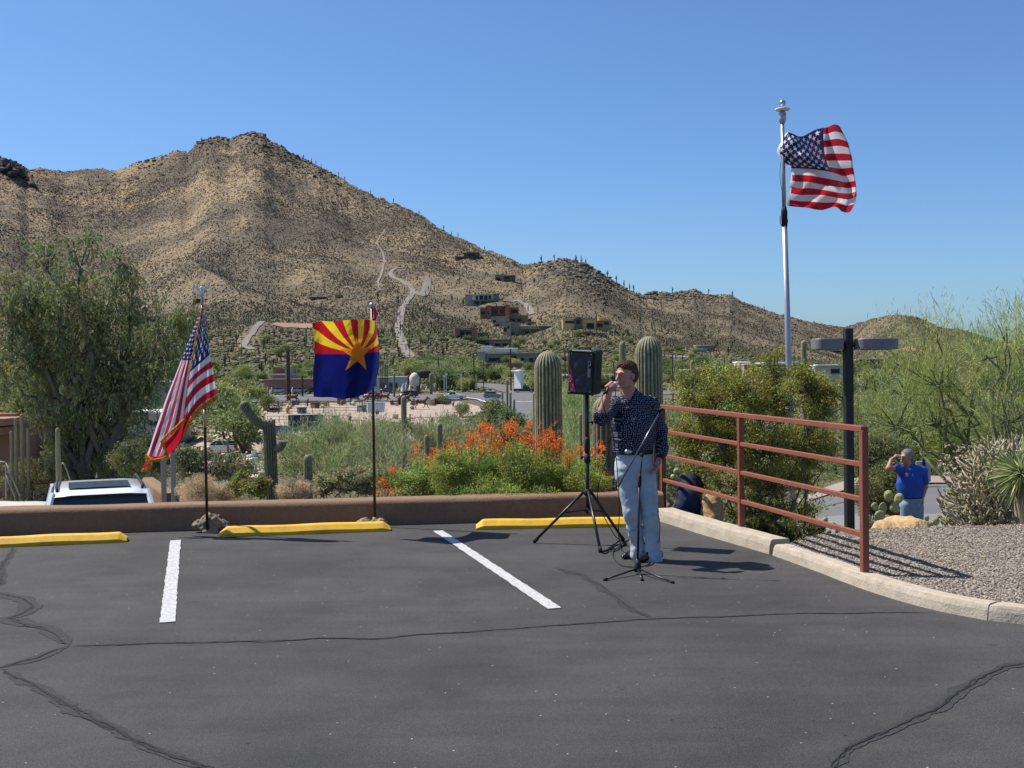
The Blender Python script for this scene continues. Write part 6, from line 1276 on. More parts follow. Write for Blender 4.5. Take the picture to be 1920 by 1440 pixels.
# tall aluminium pole
root = empty('flagpole', tuple(B(1484, 19, 0))); loc = Vector(root.location)
def q_(px, py): return P(px, py, 19) - loc
mb = MB(); mb.tube([q_(1487, 1020), q_(1483, 850), q_(1478, 650), q_(1471, 420)], [.062, .058, .052, .043], 16); mb.build('lower_pole', MT['alu'], parent=root, smooth=True)
mb = MB(); mb.tube([q_(1470.6, 405), q_(1467, 232)], [.036, .030], 14); mb.build('upper_pole', MT['alu'], parent=root, smooth=True)
mb = MB(); mb.tube([q_(1471, 424), q_(1470.5, 398), q_(1470, 388)], [.05, .055, .04], 12); mb.build('collar', MT['blackm'], parent=root, smooth=True)
mb = MB(); mb.tube([q_(1467, 232), q_(1467, 226), q_(1467, 212), q_(1467, 209)], [.035, .062, .062, .04], 14); mb.build('truck', MT['alu'], parent=root, smooth=True)
mb = MB(); mb.tube([q_(1467, 208), q_(1467, 206.5), q_(1467, 204), q_(1467, 202)], [.06, .12, .12, .05], 20, (.7, .64, .5)); mb.build('disc', MT['vc'], parent=root, smooth=True)
mb = MB(); c = q_(1467, 193); mb.tube([c + Vector((0, 0, -.055 * math.cos(a))) for a in th], [max(.004, .055 * math.sin(a)) for a in th], 16); mb.build('finial_ball', MT['steel'], parent=root, smooth=True)
mb = MB(); t = np.linspace(0, 1, 24)
mb.tube([q_(1464 + 3 * math.sin(u * 9), 240 + 165 * u) - Vector((0, .05, 0)) for u in t], .004, 5); mb.tube([q_(1463, 405), q_(1463, 418), q_(1467, 426), q_(1474, 426), q_(1477, 415), q_(1474, 400), q_(1470, 392)], .007, 5); mb.build('halyard', MT['blackm'], parent=root)
tag(root, 'tall silver flagpole with ball top flying the large national flag', 'flagpole', 'flagpoles')

# ================================================================ FLAGS
def cr(ctrl, n):
    """Catmull-Rom resample along axis 0"""
    k = len(ctrl); s = np.linspace(0, k - 1, n); i = np.clip(np.floor(s).astype(int), 0, k - 2); f = s - i
    p0 = ctrl[np.clip(i - 1, 0, k - 1)]; p1 = ctrl[i]; p2 = ctrl[i + 1]; p3 = ctrl[np.clip(i + 2, 0, k - 1)]
    f = f.reshape((-1,) + (1,) * (ctrl.ndim - 1)); return .5 * (2 * p1 + (p2 - p0) * f + (2 * p0 - 5 * p1 + 4 * p2 - p3) * f ** 2 + (3 * p1 - p0 - 3 * p2 + p3) * f ** 3)
REDC = np.array((.50, .012, .03)); WHC = np.array((.78, .77, .80)); NAVY = np.array((.018, .022, .10))
def star_in(dx, dy, r, rot=0):
    a = np.arctan2(dx, dy) + rot; rad = np.hypot(dx, dy); k = np.pi / 5; a = np.mod(a, 2 * k); a = np.minimum(a, 2 * k - a)
    return rad * np.cos(a - 0) * 0 + rad < r * .382 / (np.cos(a) * .382 + 0 + np.sin(a) * (1 - .382 * math.cos(k)) / math.sin(k)) * 1.0
def usflag(u, v):
    """u 0..1 hoist to fly, v 0 bottom..1 top"""
    s = np.floor((1 - v) * 13).astype(int); c = np.where((s % 2 == 0)[..., None], REDC, WHC)
    can = (u < .4) & (v > 6 / 13); c = np.where(can[..., None], NAVY, c)
    cu = u / .4 * 12; cv = (1 - v) / (7 / 13) * 10; hit = np.zeros(u.shape, bool)
    for row in range(1, 10):
        for col in range(1, 12):
            if (row + col) % 2 == 0:
                dx = (cu - col) / 12 * .4 * 1.9; dy = -(cv - row) / 10 * (7 / 13); hit |= star_in(dx, dy, .040)
    return np.where((can & hit)[..., None], WHC * 1.05, c)
clothm = mat('flag_nylon', vcol=True, rough=.5, trans=.42, spec=.3)
def cloth_from(ctrl, nu, nv, d0):
    """ctrl[v][u] = (px, py, dy)"""
    c = np.array(ctrl, float); g = cr(c, nv); g = np.swapaxes(cr(np.swapaxes(g, 0, 1), nu), 0, 1); X = np.zeros(g.shape)
    k = (d0 + g[..., 2])
    for i in range(g.shape[0]):
        for j in range(g.shape[1]): X[i, j] = P(g[i, j, 0], g[i, j, 1], k[i, j])
    return X
def grid_patch(mb, X, Cc): mb.grid(X, Cc)
# large flag (rows from top to bottom, columns hoist to fly)
ctrl = [[(1475, 247, 0.038), (1488, 251, 0.000), (1503, 256, 0.190), (1530, 243, 0.798), (1552, 238, 0.950), (1564, 233, 0.380), (1573, 236, 0.038), (1580, 247, 0.285)],
        [(1466, 262, 0.095), (1485, 264, -0.342), (1508, 272, -0.095), (1532, 262, 0.760), (1551, 260, 0.988), (1570, 257, 0.418), (1586, 262, 0.095), (1590, 268, 0.380)],
        [(1457, 284, 0.095), (1482, 288, -0.228), (1512, 294, -0.494), (1538, 290, 0.190), (1551, 287, 0.912), (1574, 286, 0.475), (1593, 288, 0.095), (1597, 294, 0.418)],
        [(1468, 302, 0.000), (1486, 306, -0.076), (1514, 309, -0.342), (1546, 310, -0.190), (1556, 309, 0.665), (1578, 310, 0.475), (1597, 309, 0.095), (1600, 314, 0.380)],
        [(1482, 316, 0.038), (1494, 316, 0.000), (1518, 317, -0.190), (1550, 321, -0.304), (1565, 325, 0.228), (1583, 330, 0.494), (1600, 327, 0.152), (1603, 332, 0.418)],
        [(1482, 338, 0.076), (1498, 340, -0.114), (1520, 341, 0.076), (1548, 347, -0.228), (1572, 350, -0.152), (1590, 352, 0.380), (1604, 350, 0.114), (1606, 356, 0.418)],
        [(1479, 362, 0.038), (1498, 366, 0.114), (1520, 366, -0.152), (1545, 367, 0.076), (1572, 372, -0.190), (1592, 374, -0.038), (1604, 370, 0.076), (1605, 374, 0.342)],
        [(1476, 386, 0.000), (1495, 388, -0.076), (1516, 390, 0.114), (1540, 394, -0.152), (1566, 388, 0.076), (1580, 397, -0.190), (1594, 397, -0.038), (1604, 380, 0.228)]]
uc = [0, .10, .22, .36, .43, .60, .82, 1.0]; vc_ = [1, .865, .70, .57, .4615, .31, .15, 0]
nu, nv = 330, 230; X = cloth_from(ctrl, nu, nv, 19)
uu = cr(np.array(uc)[:, None], nu)[:, 0]; vv = cr(np.array(vc_)[:, None], nv)[:, 0]; U, Vv = np.meshgrid(np.clip(uu, 0, .9999), np.clip(vv, 0.0001, .9999))
X[..., 1] += .018 * noise2(U * 14, Vv * 9, 3, 3)
Cc = usflag(U, Vv); Cc = np.where((U < .018)[..., None], np.array((.8, .79, .72)), Cc)
mb = MB(); mb.grid(X[:, ::-1], Cc[:, ::-1]); o = mb.build('national_flag', clothm, smooth=True); tag(o, 'large red, white and blue national flag flying from the tall silver pole', 'flag', 'flags')
# state flag
ctrl = [[(705, 597, .0), (703, 601, -.16), (694, 600, -.22), (675, 599, -.14), (650, 600, -.05), (625, 603, -.10), (603, 602, -.16), (585, 607, -.05)],
        [(706, 625, .0), (707, 626, -.16), (700, 627, -.25), (680, 628, -.16), (652, 628, -.04), (625, 628, -.08), (604, 626, -.14), (588, 625, -.04)],
        [(711, 660, .0), (711, 660, -.18), (703, 660, -.30), (683, 662, -.20), (655, 664, -.03), (626, 664, -.08), (606, 664, -.10), (590, 664, -.02)],
        [(711, 688, .0), (709, 692, -.18), (700, 699, -.30), (680, 704, -.22), (652, 704, -.05), (624, 702, -.08), (605, 702, -.08), (587, 702, .04)],
        [(707, 707, .0), (704, 720, -.16), (693, 734, -.28), (672, 743, -.24), (646, 748, -.08), (620, 745, -.12), (603, 745, .0), (588, 744, .08)]]
uc = [0, .12, .27, .43, .58, .73, .87, 1.0]; vc_ = [1, .80, .5, .22, 0]
nu, nv = 240, 210; ctrl = [[(a_, b_, c_ - .62 * uc[j_] ** 1.1) for j_, (a_, b_, c_) in enumerate(rw_)] for rw_ in ctrl]; X = cloth_from(ctrl, nu, nv, 12.44); uu = cr(np.array(uc)[:, None], nu)[:, 0]; vv = cr(np.array(vc_)[:, None], nv)[:, 0]; U, Vv = np.meshgrid(uu, vv); X[..., 1] += .020 * noise2(U * 7 + Vv * 2, Vv * 5, 5, 3)
ang = np.arctan2(Vv - .5, (U - .5) * 1.5); k = np.floor(np.clip(ang / np.pi, 0, .9999) * 13).astype(int); Cc = np.where((k % 2 == 0)[..., None], np.array((.52, .012, .02)), np.array((.88, .62, .03)))
Cc = np.where((Vv < .5)[..., None], np.array((.006, .010, .12)), Cc); st = star_in((U - .5) * 1.5, (Vv - .5), .27); Cc = np.where(st[..., None], np.array((.75, .26, .02)), Cc)
mb = MB(); mb.grid(X[:, ::-1], Cc[:, ::-1]); o = mb.build('state_flag', clothm, smooth=True); tag(o, 'red and yellow sunburst flag with copper star over dark blue', 'flag', 'flags')
mb = MB(); t = np.linspace(0, 1, 8); mb.tube([P(700 + 4 * math.sin(u * 3), 577 + 24 * u, 12.43) for u in t], [.008, .014, .02, .022, .02, .02, .022, .03], 8, (.5, .03, .04)); s_ = mb.build('tie', MT['vc'], parent=o, smooth=True)
# fringed flag
def fringe(mb, pts, ln, rg, dr=(0, 0, -1)):
    pts = np.array(pts, float); k = 160; s = np.linspace(0, len(pts) - 1, k); i = np.clip(np.floor(s).astype(int), 0, len(pts) - 2); f = (s - i)[:, None]; q = pts[i] * (1 - f) + pts[i + 1] * f
    mb.tube(q, .006, 5)
    q = np.repeat(q, 4, 0) + rg.normal(size=(k * 4, 3)) * .004; dd = np.array(dr) + rg.normal(size=q.shape) * .25; leaves(mb, q + dd * ln * .5, dd, ln * 1.1, .008, (1, 1, 1), .1, rg)
rg = np.random.default_rng(6); dF = 12.08
mb = MB()
# hoist part, right of the fringe: rows top to bottom, columns left to right
ctrl = [[(377, 580, .0), (378.5, 579, -.03), (380, 578, -.02), (382, 580, .02)], [(371, 612, -.06), (376, 608, -.10), (381, 605, -.04), (385, 603, .03)], [(364, 650, -.08), (373, 642, -.13), (382, 636, -.04), (390, 632, .03)], [(357, 694, -.08), (368, 684, -.12), (382, 672, -.05), (393, 661, .02)],
        [(350, 742, -.08), (365, 722, -.14), (381, 708, -.04), (400, 698, .02)], [(343, 812, -.06), (358, 780, -.12), (380, 756, -.05), (406, 741, .02)]]
nv, nu = 170, 90; X = cloth_from(ctrl, nu, nv, dF); vv = cr(np.array([1, .86, .66, .48, .25, 0])[:, None], nv)[:, 0]; uu = np.linspace(0, .30, nu); U, Vv = np.meshgrid(uu, np.clip(vv, 0, .9999)); X[..., 1] += .008 * noise2(U * 40, Vv * 7, 9, 3); Cc = usflag(U + .02, Vv)
Cc = np.where(((Vv < .4615) & False)[..., None], Cc, Cc); mb.grid(X[:, ::-1], Cc[:, ::-1])
# fly part hanging down to the left: rows down, columns left to right
ctrl = [[(375, 586, .03), (377, 584, -.02), (378, 583, -.06)], [(361, 618, .04), (366, 618, -.06), (371, 616, -.05)], [(346, 656, .05), (355, 657, -.07), (364, 654, -.06)], [(332, 694, .05), (345, 695, -.07), (357, 697, -.06)],
        [(312, 745, .05), (332, 748, -.08), (351, 748, -.06)], [(293, 800, .05), (318, 803, -.08), (344, 806, -.05)], [(275, 855, .05), (299, 856, -.08), (326, 848, -.05)]]
nv, nu = 210, 110; X = cloth_from(ctrl, nu, nv, dF + .03); T = np.linspace(0, 1, nv)[:, None] * np.ones((1, nu)); S = np.ones((nv, 1)) * np.linspace(0, 1, nu)[None]
X[..., 1] += .014 * np.sin(S * 15 + T * 3) * T + .012 * noise2(S * 8, T * 12, 12, 3)
st = np.floor(S * 7.999).astype(int); Cc = np.where((st % 2 == 1)[..., None], REDC, WHC); can = T < .42; Cc = np.where(can[..., None], NAVY, Cc)
hit = np.zeros(T.shape, bool)
for row in range(10):
    for col in range(4):
        cx_ = (col + .5 + .5 * (row % 2)) / 4; cy_ = .07 + row * .036; wpx = .10 + T * .25
        hit |= star_in((S - cx_) * wpx, (cy_ - T) * 1.65, .020, .4)
Cc = np.where((can & hit)[..., None], WHC * 1.05, Cc); mb.grid(X[:, ::-1], Cc[:, ::-1])
# folded red corner and gathered tail
X = cloth_from([[(346, 780, -.12), (352, 772, -.1), (343, 812, -.06)], [(322, 815, -.14), (330, 812, -.16), (338, 830, -.1)], [(300, 828, -.12), (308, 838, -.16), (315, 854, -.1)]], 30, 40, dF); mb.grid(X, REDC)
X = cloth_from([[(272, 852, -.02), (290, 856, -.10), (312, 854, -.06)], [(274, 862, -.04), (284, 866, -.10), (300, 858, -.06)], [(268, 874, -.04), (278, 876, -.08), (288, 862, -.04)]], 30, 30, dF); mb.grid(X, REDC * 1.1)
o = mb.build('national_flag', clothm, smooth=True); tag(o, 'gold-fringed national flag hanging in folds from the left pole', 'flag', 'flags')
mb = MB(); pp = lambda a: [np.array(P(x_, y_, dF + dz)) for x_, y_, dz in a]
fringe(mb, pp([(379, 577, -.03), (374, 600, -.09), (368, 632, -.11), (361, 668, -.12), (356, 697, -.11)]), .012, rg, (-.6, 0, -.5))
fringe(mb, pp([(406, 742, .01), (390, 752, -.04), (373, 765, -.1), (358, 782, -.13), (350, 798, -.1), (343, 815, -.09)]), .04, rg, (.35, 0, -.8))
fringe(mb, pp([(345, 786, -.13), (332, 798, -.17), (318, 810, -.18), (302, 826, -.16), (310, 842, -.17), (315, 856, -.14)]), .03, rg, (.2, 0, -.8))
fringe(mb, pp([(316, 854, -.12), (300, 860, -.12), (286, 862, -.12), (274, 852, -.08), (275, 862, -.1), (285, 868, -.12), (276, 878, -.1), (267, 880, -.06)]), .028, rg, (-.1, 0, -.9))
mb.build('fringe', gold, parent=o)
# ================================================================ RAIL, LAMP, CAR, SMALL STREET FURNITURE
railm = mat('oxide_red_paint', (.24, .078, .046), .6, nscale=14, namt=.16, bump=.002, bscale=50)
A0, A1 = np.array((2.76, 8.8)), np.array((1.80, 13.6))
def railpt(t, z0, z1): return np.array([*(A0 + (A1 - A0) * t), z0 + (z1 - z0) * t])
root = empty('pipe_railing', (2.76, 8.8, 0)); loc = np.array(root.location); tvec = (A1 - A0) / np.linalg.norm(A1 - A0); rzr = math.atan2(tvec[1], tvec[0]); Lr = np.linalg.norm(A1 - A0)
def bar(a, b_, w_, h_, nm):
    a, b_ = np.array(a), np.array(b_); c = (a + b_) / 2; v = b_ - a; q = Vector(v).to_track_quat('X', 'Z').to_matrix(); mb = MB(); mb.box(c - loc, (np.linalg.norm(v), w_, h_), tilt=q, bev=.004); return mb.build(nm, railm, parent=root)
for t, nm in ((0, 'post'), (.5, 'post'), (.985, 'post')):
    zt = 1.225 + .02 * t; q = railpt(t, 0, 0); mb = MB(); mb.box(np.array([q[0], q[1], (zt - .35) / 2]) - loc, (.055, .055, zt + .35), rz=rzr, bev=.004); mb.build(nm, railm, parent=root)
for k, (z0, z1) in enumerate([(1.237, 1.262), (.955, .968), (.68, .672), (.402, .375)]):
    e = .028 / Lr
    if k == 0: bar(railpt(-.003, z0, z1), railpt(1, z0, z1), .058, .045, 'top_rail')
    else:
        bar(railpt(e, z0, z1), railpt(.5 - e, z0, z1), .038, .040, 'rail'); bar(railpt(.5 + e, z0, z1), railpt(.985 - e, z0, z1), .038, .040, 'rail')
tag(root, 'dark red square-tube railing sloping across the frame behind the concrete kerb', 'railing')

lampm = mat('dark_lamp_paint', (.022, .022, .024), .55, nscale=8, namt=.35)
dL = 12.0; pb = P(1593, 1024, dL); pt = P(1590, 633, dL); root = empty('lamp_post', (pb.x, dL, pb.z)); loc = np.array(root.location)
mb = MB(); v = pt - pb; mb.box(np.array((pb + v * .5)) - loc, (.088, .088, v.length + .2), rz=.12, bev=.008); mb.build('post', lampm, parent=root)
mb = MB(); mb.box((0, 0, .0), (.16, .16, .10), rz=.35, bev=.01, col=(.3, .3, .3)); mb.build('base', conc, parent=root)
lm2 = mat('lamp_housing_paint', (.17, .17, .18), .5, nscale=10, namt=.12)
def lamphead(x0, x1, name):
    a = P(x0, 645, dL); b_ = P(x1, 645, dL); cx = (a.x + b_.x) / 2; w_ = abs(b_.x - a.x); th = np.linspace(0, 2 * np.pi, 40, endpoint=False); s = np.sign(np.cos(th)); V = []
    for zz, k in ((-.058, .985), (-.05, 1), (.05, 1), (.058, .97)):
        V.append(np.stack([cx + np.sign(np.cos(th)) * np.abs(np.cos(th)) ** .55 * w_ / 2 * k, dL + np.sign(np.sin(th)) * np.abs(np.sin(th)) ** .8 * .15 * k, a.z * .5 + b_.z * .5 + zz + 0 * th], 1))
    V = np.array(V) - loc; mb = MB(); mb.grid(V[:, ::-1], wrap=True); mb.add(V[0], np.arange(40)[None]); mb.add(V[-1], np.arange(40)[::-1][None]); o = mb.build(name, lm2, parent=root)
    mb = MB(); m_ = np.array((cx, dL, (a.z + b_.z) / 2 - .055)) - loc; mb.box(m_, (w_ * .6, .18, .02)); mb.build('lens', MT['glassd'], parent=o)
lamphead(1523, 1580, 'lamp_head'); lamphead(1602, 1682, 'lamp_head')
mb = MB(); a = np.array(P(1578, 647, dL)) - loc; b_ = np.array(P(1606, 646, dL)) - loc; mb.box((a + b_) / 2, (.17, .05, .05)); mb.build('arm', lampm, parent=root)
tag(root, 'short dark square lamp post with two grey rounded heads behind the rail', 'lamp post')

# driveway, pavement near
sheet('driveway', [(13.6, -600, 285), (22, -500, 290), (31.5, -500, 205)], mat('pale_concrete', (.48, .44, .38), .9, nscale=1.5, namt=.08), .03)
sheet('road', [(24, 1430, 2400), (31, 1430, 2400)], MT['asph_far'], .03)
sheet('pavement', [(31.2, 1430, 2400), (36, 1430, 2400)], mat('pale_pavement', (.28, .23, .185), .9, nscale=1.5, namt=.1), .06)
sheet('pavement', [(20.5, 1430, 2400), (23.8, 1430, 2400)], mat('kerb_concrete', (.20, .195, .185), .9, nscale=1.5, namt=.08), .05)
# planter wall piece
o = roundwall('stucco_wall', at_depth(262, 21)[:2].tolist() + [0], at_depth(303, 18.2)[:2].tolist() + [0], -.22, .25, z0=-2.2, label='short brown stucco wall stub beside the rear of the parked white car')
# grey posts
for (px, w_, d_, lb) in ((308, 10, 16, 'left of the twin square grey posts behind the wall, under the fringed flag'), (326, 9, 16.4, 'right of the twin square grey posts behind the wall, under the fringed flag')):
    a = P(px, 960, d_); b_ = P(px - 1, 838, d_); root = empty('sign_post', (a.x, d_, a.z)); mb = MB(); h = b_.z - a.z; ww = w_ * d_ / F; mb.box((0, 0, h / 2 - .2), (ww, ww, h + .4), rz=.3, bev=.006); mb.build('post', mat('grey_post_paint', (.27, .25, .24), .7, nscale=6, namt=.12), parent=root)
    mb = MB(); mb.box((0, 0, h + .005), (ww * 1.15, ww * 1.15, .015), rz=.3); mb.build('cap', MT['steel'], parent=root); tag(root, lb, 'post', 'grey square posts')
# stair rails
def stair(px, lb, xs):
    root = empty('handrail', tuple(P(px, 930, 31))); loc = Vector(root.location)
    for pts in xs:
        mb = MB(); mb.tube([P(a, b_, 31) - loc for a, b_ in pts], .022, 6); mb.build('rail', mat('galvanised_pipe', (.24, .22, .20), .5, metal=.3), parent=root, smooth=True)
    tag(root, lb, 'handrail')
stair(10, 'grey pipe stair handrail at the left edge behind the wall', [[(-8, 866), (9, 866), (11, 868), (11, 935)], [(11, 868), (37, 930)], [(11, 890), (28, 932)]])
stair(115, 'grey pipe stair handrail just left of the parked white car roof', [[(114, 905), (114, 872), (117, 868), (122, 873), (132, 900)]])
# sign behind man in blue
root = empty('road_sign', tuple(at_depth(1738, 30))); loc = Vector(root.location); a = P(1731, 884, 30) - loc
mb = MB(); mb.box((a.x, 0, a.z), (.40, .04, .56), bev=.015); mb.build('panel', mat('sign_back', (.36, .36, .38), .5, nscale=3, namt=.1), parent=root); mb = MB(); mb.box((a.x, -.05, a.z / 2 + .1), (.07, .05, a.z + .5)); mb.build('post', MT['blackm'], parent=root); tag(root, 'back of a grey road sign behind the man in blue', 'sign')

# white car behind the wall
gr = -1.685; c0 = car('white suv parked facing the low wall, only its roof and windscreen visible', (-5.47, 14.94, gr), R(111.6), 4.75, 1.88, 1.70, (.78, .78, .77), 'suv', group=None)
mb = MB()
V = np.array([[(x_, y_, 1.722 + dz) for y_, dz in ((-.44, -.004), (-.2, .0), (.2, .0), (.44, -.004))] for x_, dz in ((2.02, -.004), (2.4, 0), (2.8, 0), (3.05, 0))]); mb.grid(V); mb.build('sunroof', mat('sunroof_sky_tint', (.13, .19, .28), .05, spec=.8, coat=.6), parent=c0)  # dark glass given a lighter blue base colour, painting in the sky's reflection
for s in (-1, 1):
    mb = MB(); mb.tube([(1.95, s * .60, 1.69), (2.1, s * .61, 1.745), (3.7, s * .60, 1.75), (3.95, s * .58, 1.68)], .020, 8); mb.build('roof_rail', MT['blackm'], parent=c0, smooth=True)
    mb = MB(); mb.box((1.25, s * 1.02, 1.10), (.14, .22, .16), bev=.04); mb.build('mirror', MT['blackm'], parent=c0)
mb = MB(); mb.tube([(3.85, .0, 1.68), (3.92, 0, 1.73), (3.98, 0, 1.78)], [.035, .02, .006], 8); mb.build('antenna', MT['blackm'], parent=c0)
for y_ in (-.38, .30):
    mb = MB(); mb.box((2.3, y_, 1.02), (.12, .42, .5), bev=.08); mb.box((2.3, y_, 1.36), (.10, .24, .18), bev=.05); mb.build('seat', MT['blackm'], parent=c0)

# ================================================================ LOUDSPEAKER ON STAND
sx, sy = .735, 11.05
root = empty('speaker_stand', (sx, sy, 0)); loc = Vector(root.location)
def sp(px, py, d): return P(px, py, d) - loc
mb = MB(); mb.tube([(0.0, 0, .30), (0, 0, .95)], .0185, 14); mb.build('lower_tube', MT['black'], parent=root, smooth=True)
mb = MB(); mb.tube([(0, 0, .93), (.005, 0, 1.50)], .014, 14); mb.build('upper_tube', MT['black'], parent=root, smooth=True)
mb = MB(); mb.tube([(0, 0, .90), (0, 0, .93), (0, 0, 1.03), (0, 0, 1.06)], [.020, .029, .027, .018], 14); mb.tube([(0, 0, .80), (0, 0, .82), (0, 0, .90)], [.024, .034, .024], 14); col_ = mb.build('collar', MT['blackm'], parent=root, smooth=True)
for (z_, s) in ((1.20, 1), (.86, -1)):
    mb = MB(); mb.tube([(0, 0, z_), (s * .05, -.01, z_ + .005)], .007, 6); mb.tube([(s * .045, -.01, z_), (s * .065, -.012, z_)], .017, 8); mb.build('knob', MT['blackm'], parent=root)
hub = Vector((0, 0, .52)); mb = MB(); mb.tube([(0, 0, .475), (0, 0, .49), (0, 0, .53), (0, 0, .545)], [.026, .04, .04, .026], 12); mb.build('hub', MT['blackm'], parent=root, smooth=True)
low = Vector((0, 0, .34)); mb = MB(); mb.tube([(0, 0, .32), (0, 0, .36)], .032, 12); mb.build('lower_hub', MT['blackm'], parent=root, smooth=True)
for (px, py) in ((1001, 1016), (1126, 1034), (1169, 1012)):
    f = G(px, py, .012) - loc; d_ = f - hub; u = Vector((f.x, f.y, 0)).normalized() * .035; mb = MB(); mb.tube([hub + u, f], .0145, 10); lg = mb.build('leg', MT['black'], parent=root, smooth=True)
    mb = MB(); mb.tube([f - d_.normalized() * .05, f + d_.normalized() * .004], .020, 10); mb.build('rubber_foot', MT['rubber'], parent=lg, smooth=True)
    k = hub + u + (f - hub - u) * .42; mb = MB(); mb.tube([low + u * .6, k], .008, 6); mb.build('brace', MT['black'], parent=root)
tag(root, 'black tripod loudspeaker stand beside the singer', 'stand')

spk = empty('loudspeaker', (sx - .01, sy, 1.705)); 
W_, H_, D_ = .262, .435, .25
bm_ = mat('speaker_cabinet', (.010, .010, .011), .65, nscale=60, namt=.3, bump=.001, bscale=200)
mb = MB(); mb.box((0, 0, 0), (W_, D_, H_), bev=.008); mb.build('cabinet', bm_, parent=spk)
grm = mat('speaker_grille', (.040, .043, .048), .42, nscale=180, namt=.35, bump=.0015, bscale=400, metal=.3, spec=.5)
mb = MB(); n_ = 26; xs = np.linspace(-W_ / 2 + .018, W_ / 2 - .018, n_); zs = np.linspace(-H_ / 2 + .022, H_ / 2 - .026, 40); Xs, Zs = np.meshgrid(xs, zs)
yb = -.004 * np.cos(Xs / W_ * np.pi) * 1.5
for (cx, cz, r_) in ((-.01, .055, .075), (-.008, -.10, .06)): rr_ = np.hypot(Xs - cx, Zs - cz) / r_; yb -= .007 * np.clip(1 - rr_ ** 2, 0, 1) - .006 * np.exp(-((rr_ - 1.0) / .15) ** 2)
V = np.stack([Xs, -D_ / 2 - .004 + yb, Zs], -1); mb.grid(V); mb.build('grille', grm, parent=spk, smooth=True)
trim = mat('corner_trim', (.016, .016, .018), .3, spec=.6)
for sx_ in (-1, 1):
    for sz_ in (-1, 1):
        mb = MB(); mb.box((sx_ * (W_ / 2 - .012), -D_ / 2 + .008, sz_ * (H_ / 2 - .012)), (.034, .036, .034), bev=.01); cc_ = mb.build('corner_guard', trim, parent=spk)
        mb = MB(); mb.tube([(sx_ * (W_ / 2 - .030), -D_ / 2 - .010, sz_ * (H_ / 2 - .034)), (sx_ * (W_ / 2 - .030), -D_ / 2 - .016, sz_ * (H_ / 2 - .034))], .005, 8); mb.build('screw', MT['steel'], parent=spk)
mb = MB(); mb.box((0, -D_ / 2 - .004, H_ / 2 - .006), (W_ - .06, .02, .014), bev=.004); mb.build('top_trim', mat('light_trim', (.30, .29, .27), .35, spec=.6), parent=spk)
mb = MB(); mb.tube([(-.06, -.04, H_ / 2), (-.055, -.04, H_ / 2 + .02), (.055, -.04, H_ / 2 + .02), (.06, -.04, H_ / 2)], .008, 8); mb.build('handle', bm_, parent=spk, smooth=True)
# letters, rotated to read downwards: local letter frame (u across, v up) -> (x = v, z = -u)
letm = mat('badge_silver', (.42, .42, .40), .4, metal=.4)
def stroke_letters(strokes, w_=.024, h_=.022, x0=.075, z0=.115, pitch=.041, yy=-D_ / 2 - .021):
    for i, (ch, sts) in enumerate(strokes):
        mb = MB()
        for (u0, v0, u1, v1) in sts:
            a = np.array((x0 + v0 * h_, yy, z0 - i * pitch - u0 * .034)); b_ = np.array((x0 + v1 * h_, yy, z0 - i * pitch - u1 * .034)); c = (a + b_) / 2; mb.box(c, (abs(b_[0] - a[0]) + .0055, .004, abs(b_[2] - a[2]) + .0055))
        mb.build('letter', letm, parent=spk)
stroke_letters([('C', [(0, 0, 0, 1), (0, 1, 1, 1), (0, 0, 1, 0)]), ('U', [(0, 0, 0, 1), (0, 0, 1, 0), (1, 0, 1, 1)]), ('B', [(0, 0, 0, 1), (0, 1, .9, 1), (0, .5, 1, .5), (0, 0, 1, 0), (1, 0, 1, .5), (.9, .5, .9, 1)]), ('E', [(0, 0, 0, 1), (0, 1, 1, 1), (0, .5, .85, .5), (0, 0, 1, 0)])])
mb = MB(); mb.box((.086, -D_ / 2 - .016, .033), (.036, .004, .175)); mb.build('badge_plate', trim, parent=spk)
rd = mat('pink_red_sticker', (.55, .05, .12), .5, nscale=40, namt=.3); mb = MB(); y_ = -D_ / 2 - .0155
tri = [(-W_ / 2 + .020, .065), (-W_ / 2 + .013, -.09), (-W_ / 2 + .030, -.19), (-W_ / 2 + .085, -.196), (-W_ / 2 + .060, -.10), (-W_ / 2 + .035, .02)]
mb.add([(a, y_, b_) for a, b_ in tri], np.arange(6)[::-1][None]); mb.add([(a, y_ + .003, b_) for a, b_ in tri], np.arange(6)[None]); st_ = mb.build('sticker', rd, parent=spk)
mb = MB(); rg = np.random.default_rng(3)
for k in range(15):
    a = rg.uniform(0, 1); x_ = -W_ / 2 + .030 + a * .026 + rg.normal() * .004; z_ = -.03 - a * .15; pts = [(x_ + rg.normal() * .007, y_ - .002, z_ + rg.normal() * .009) for _ in range(3)]; mb.tube(pts, .0018, 4, (.75, .6, .6) if k % 3 else (.05, .02, .02))
mb.build('scribble', MT['vc'], parent=st_)
mb = MB(); mb.box((W_ / 2 + .001, .03, .02), (.006, .10, .20), bev=.002); mb.build('side_panel', MT['blackm'], parent=spk)
spk.rotation_euler = Matrix.Rotation(R(-24), 3, 'Z').to_euler(); spk.rotation_euler = (R(3.5), R(4.0), R(-22))
tag(spk, 'black box loudspeaker with silver lettering and a red sticker on its corner', 'loudspeaker')

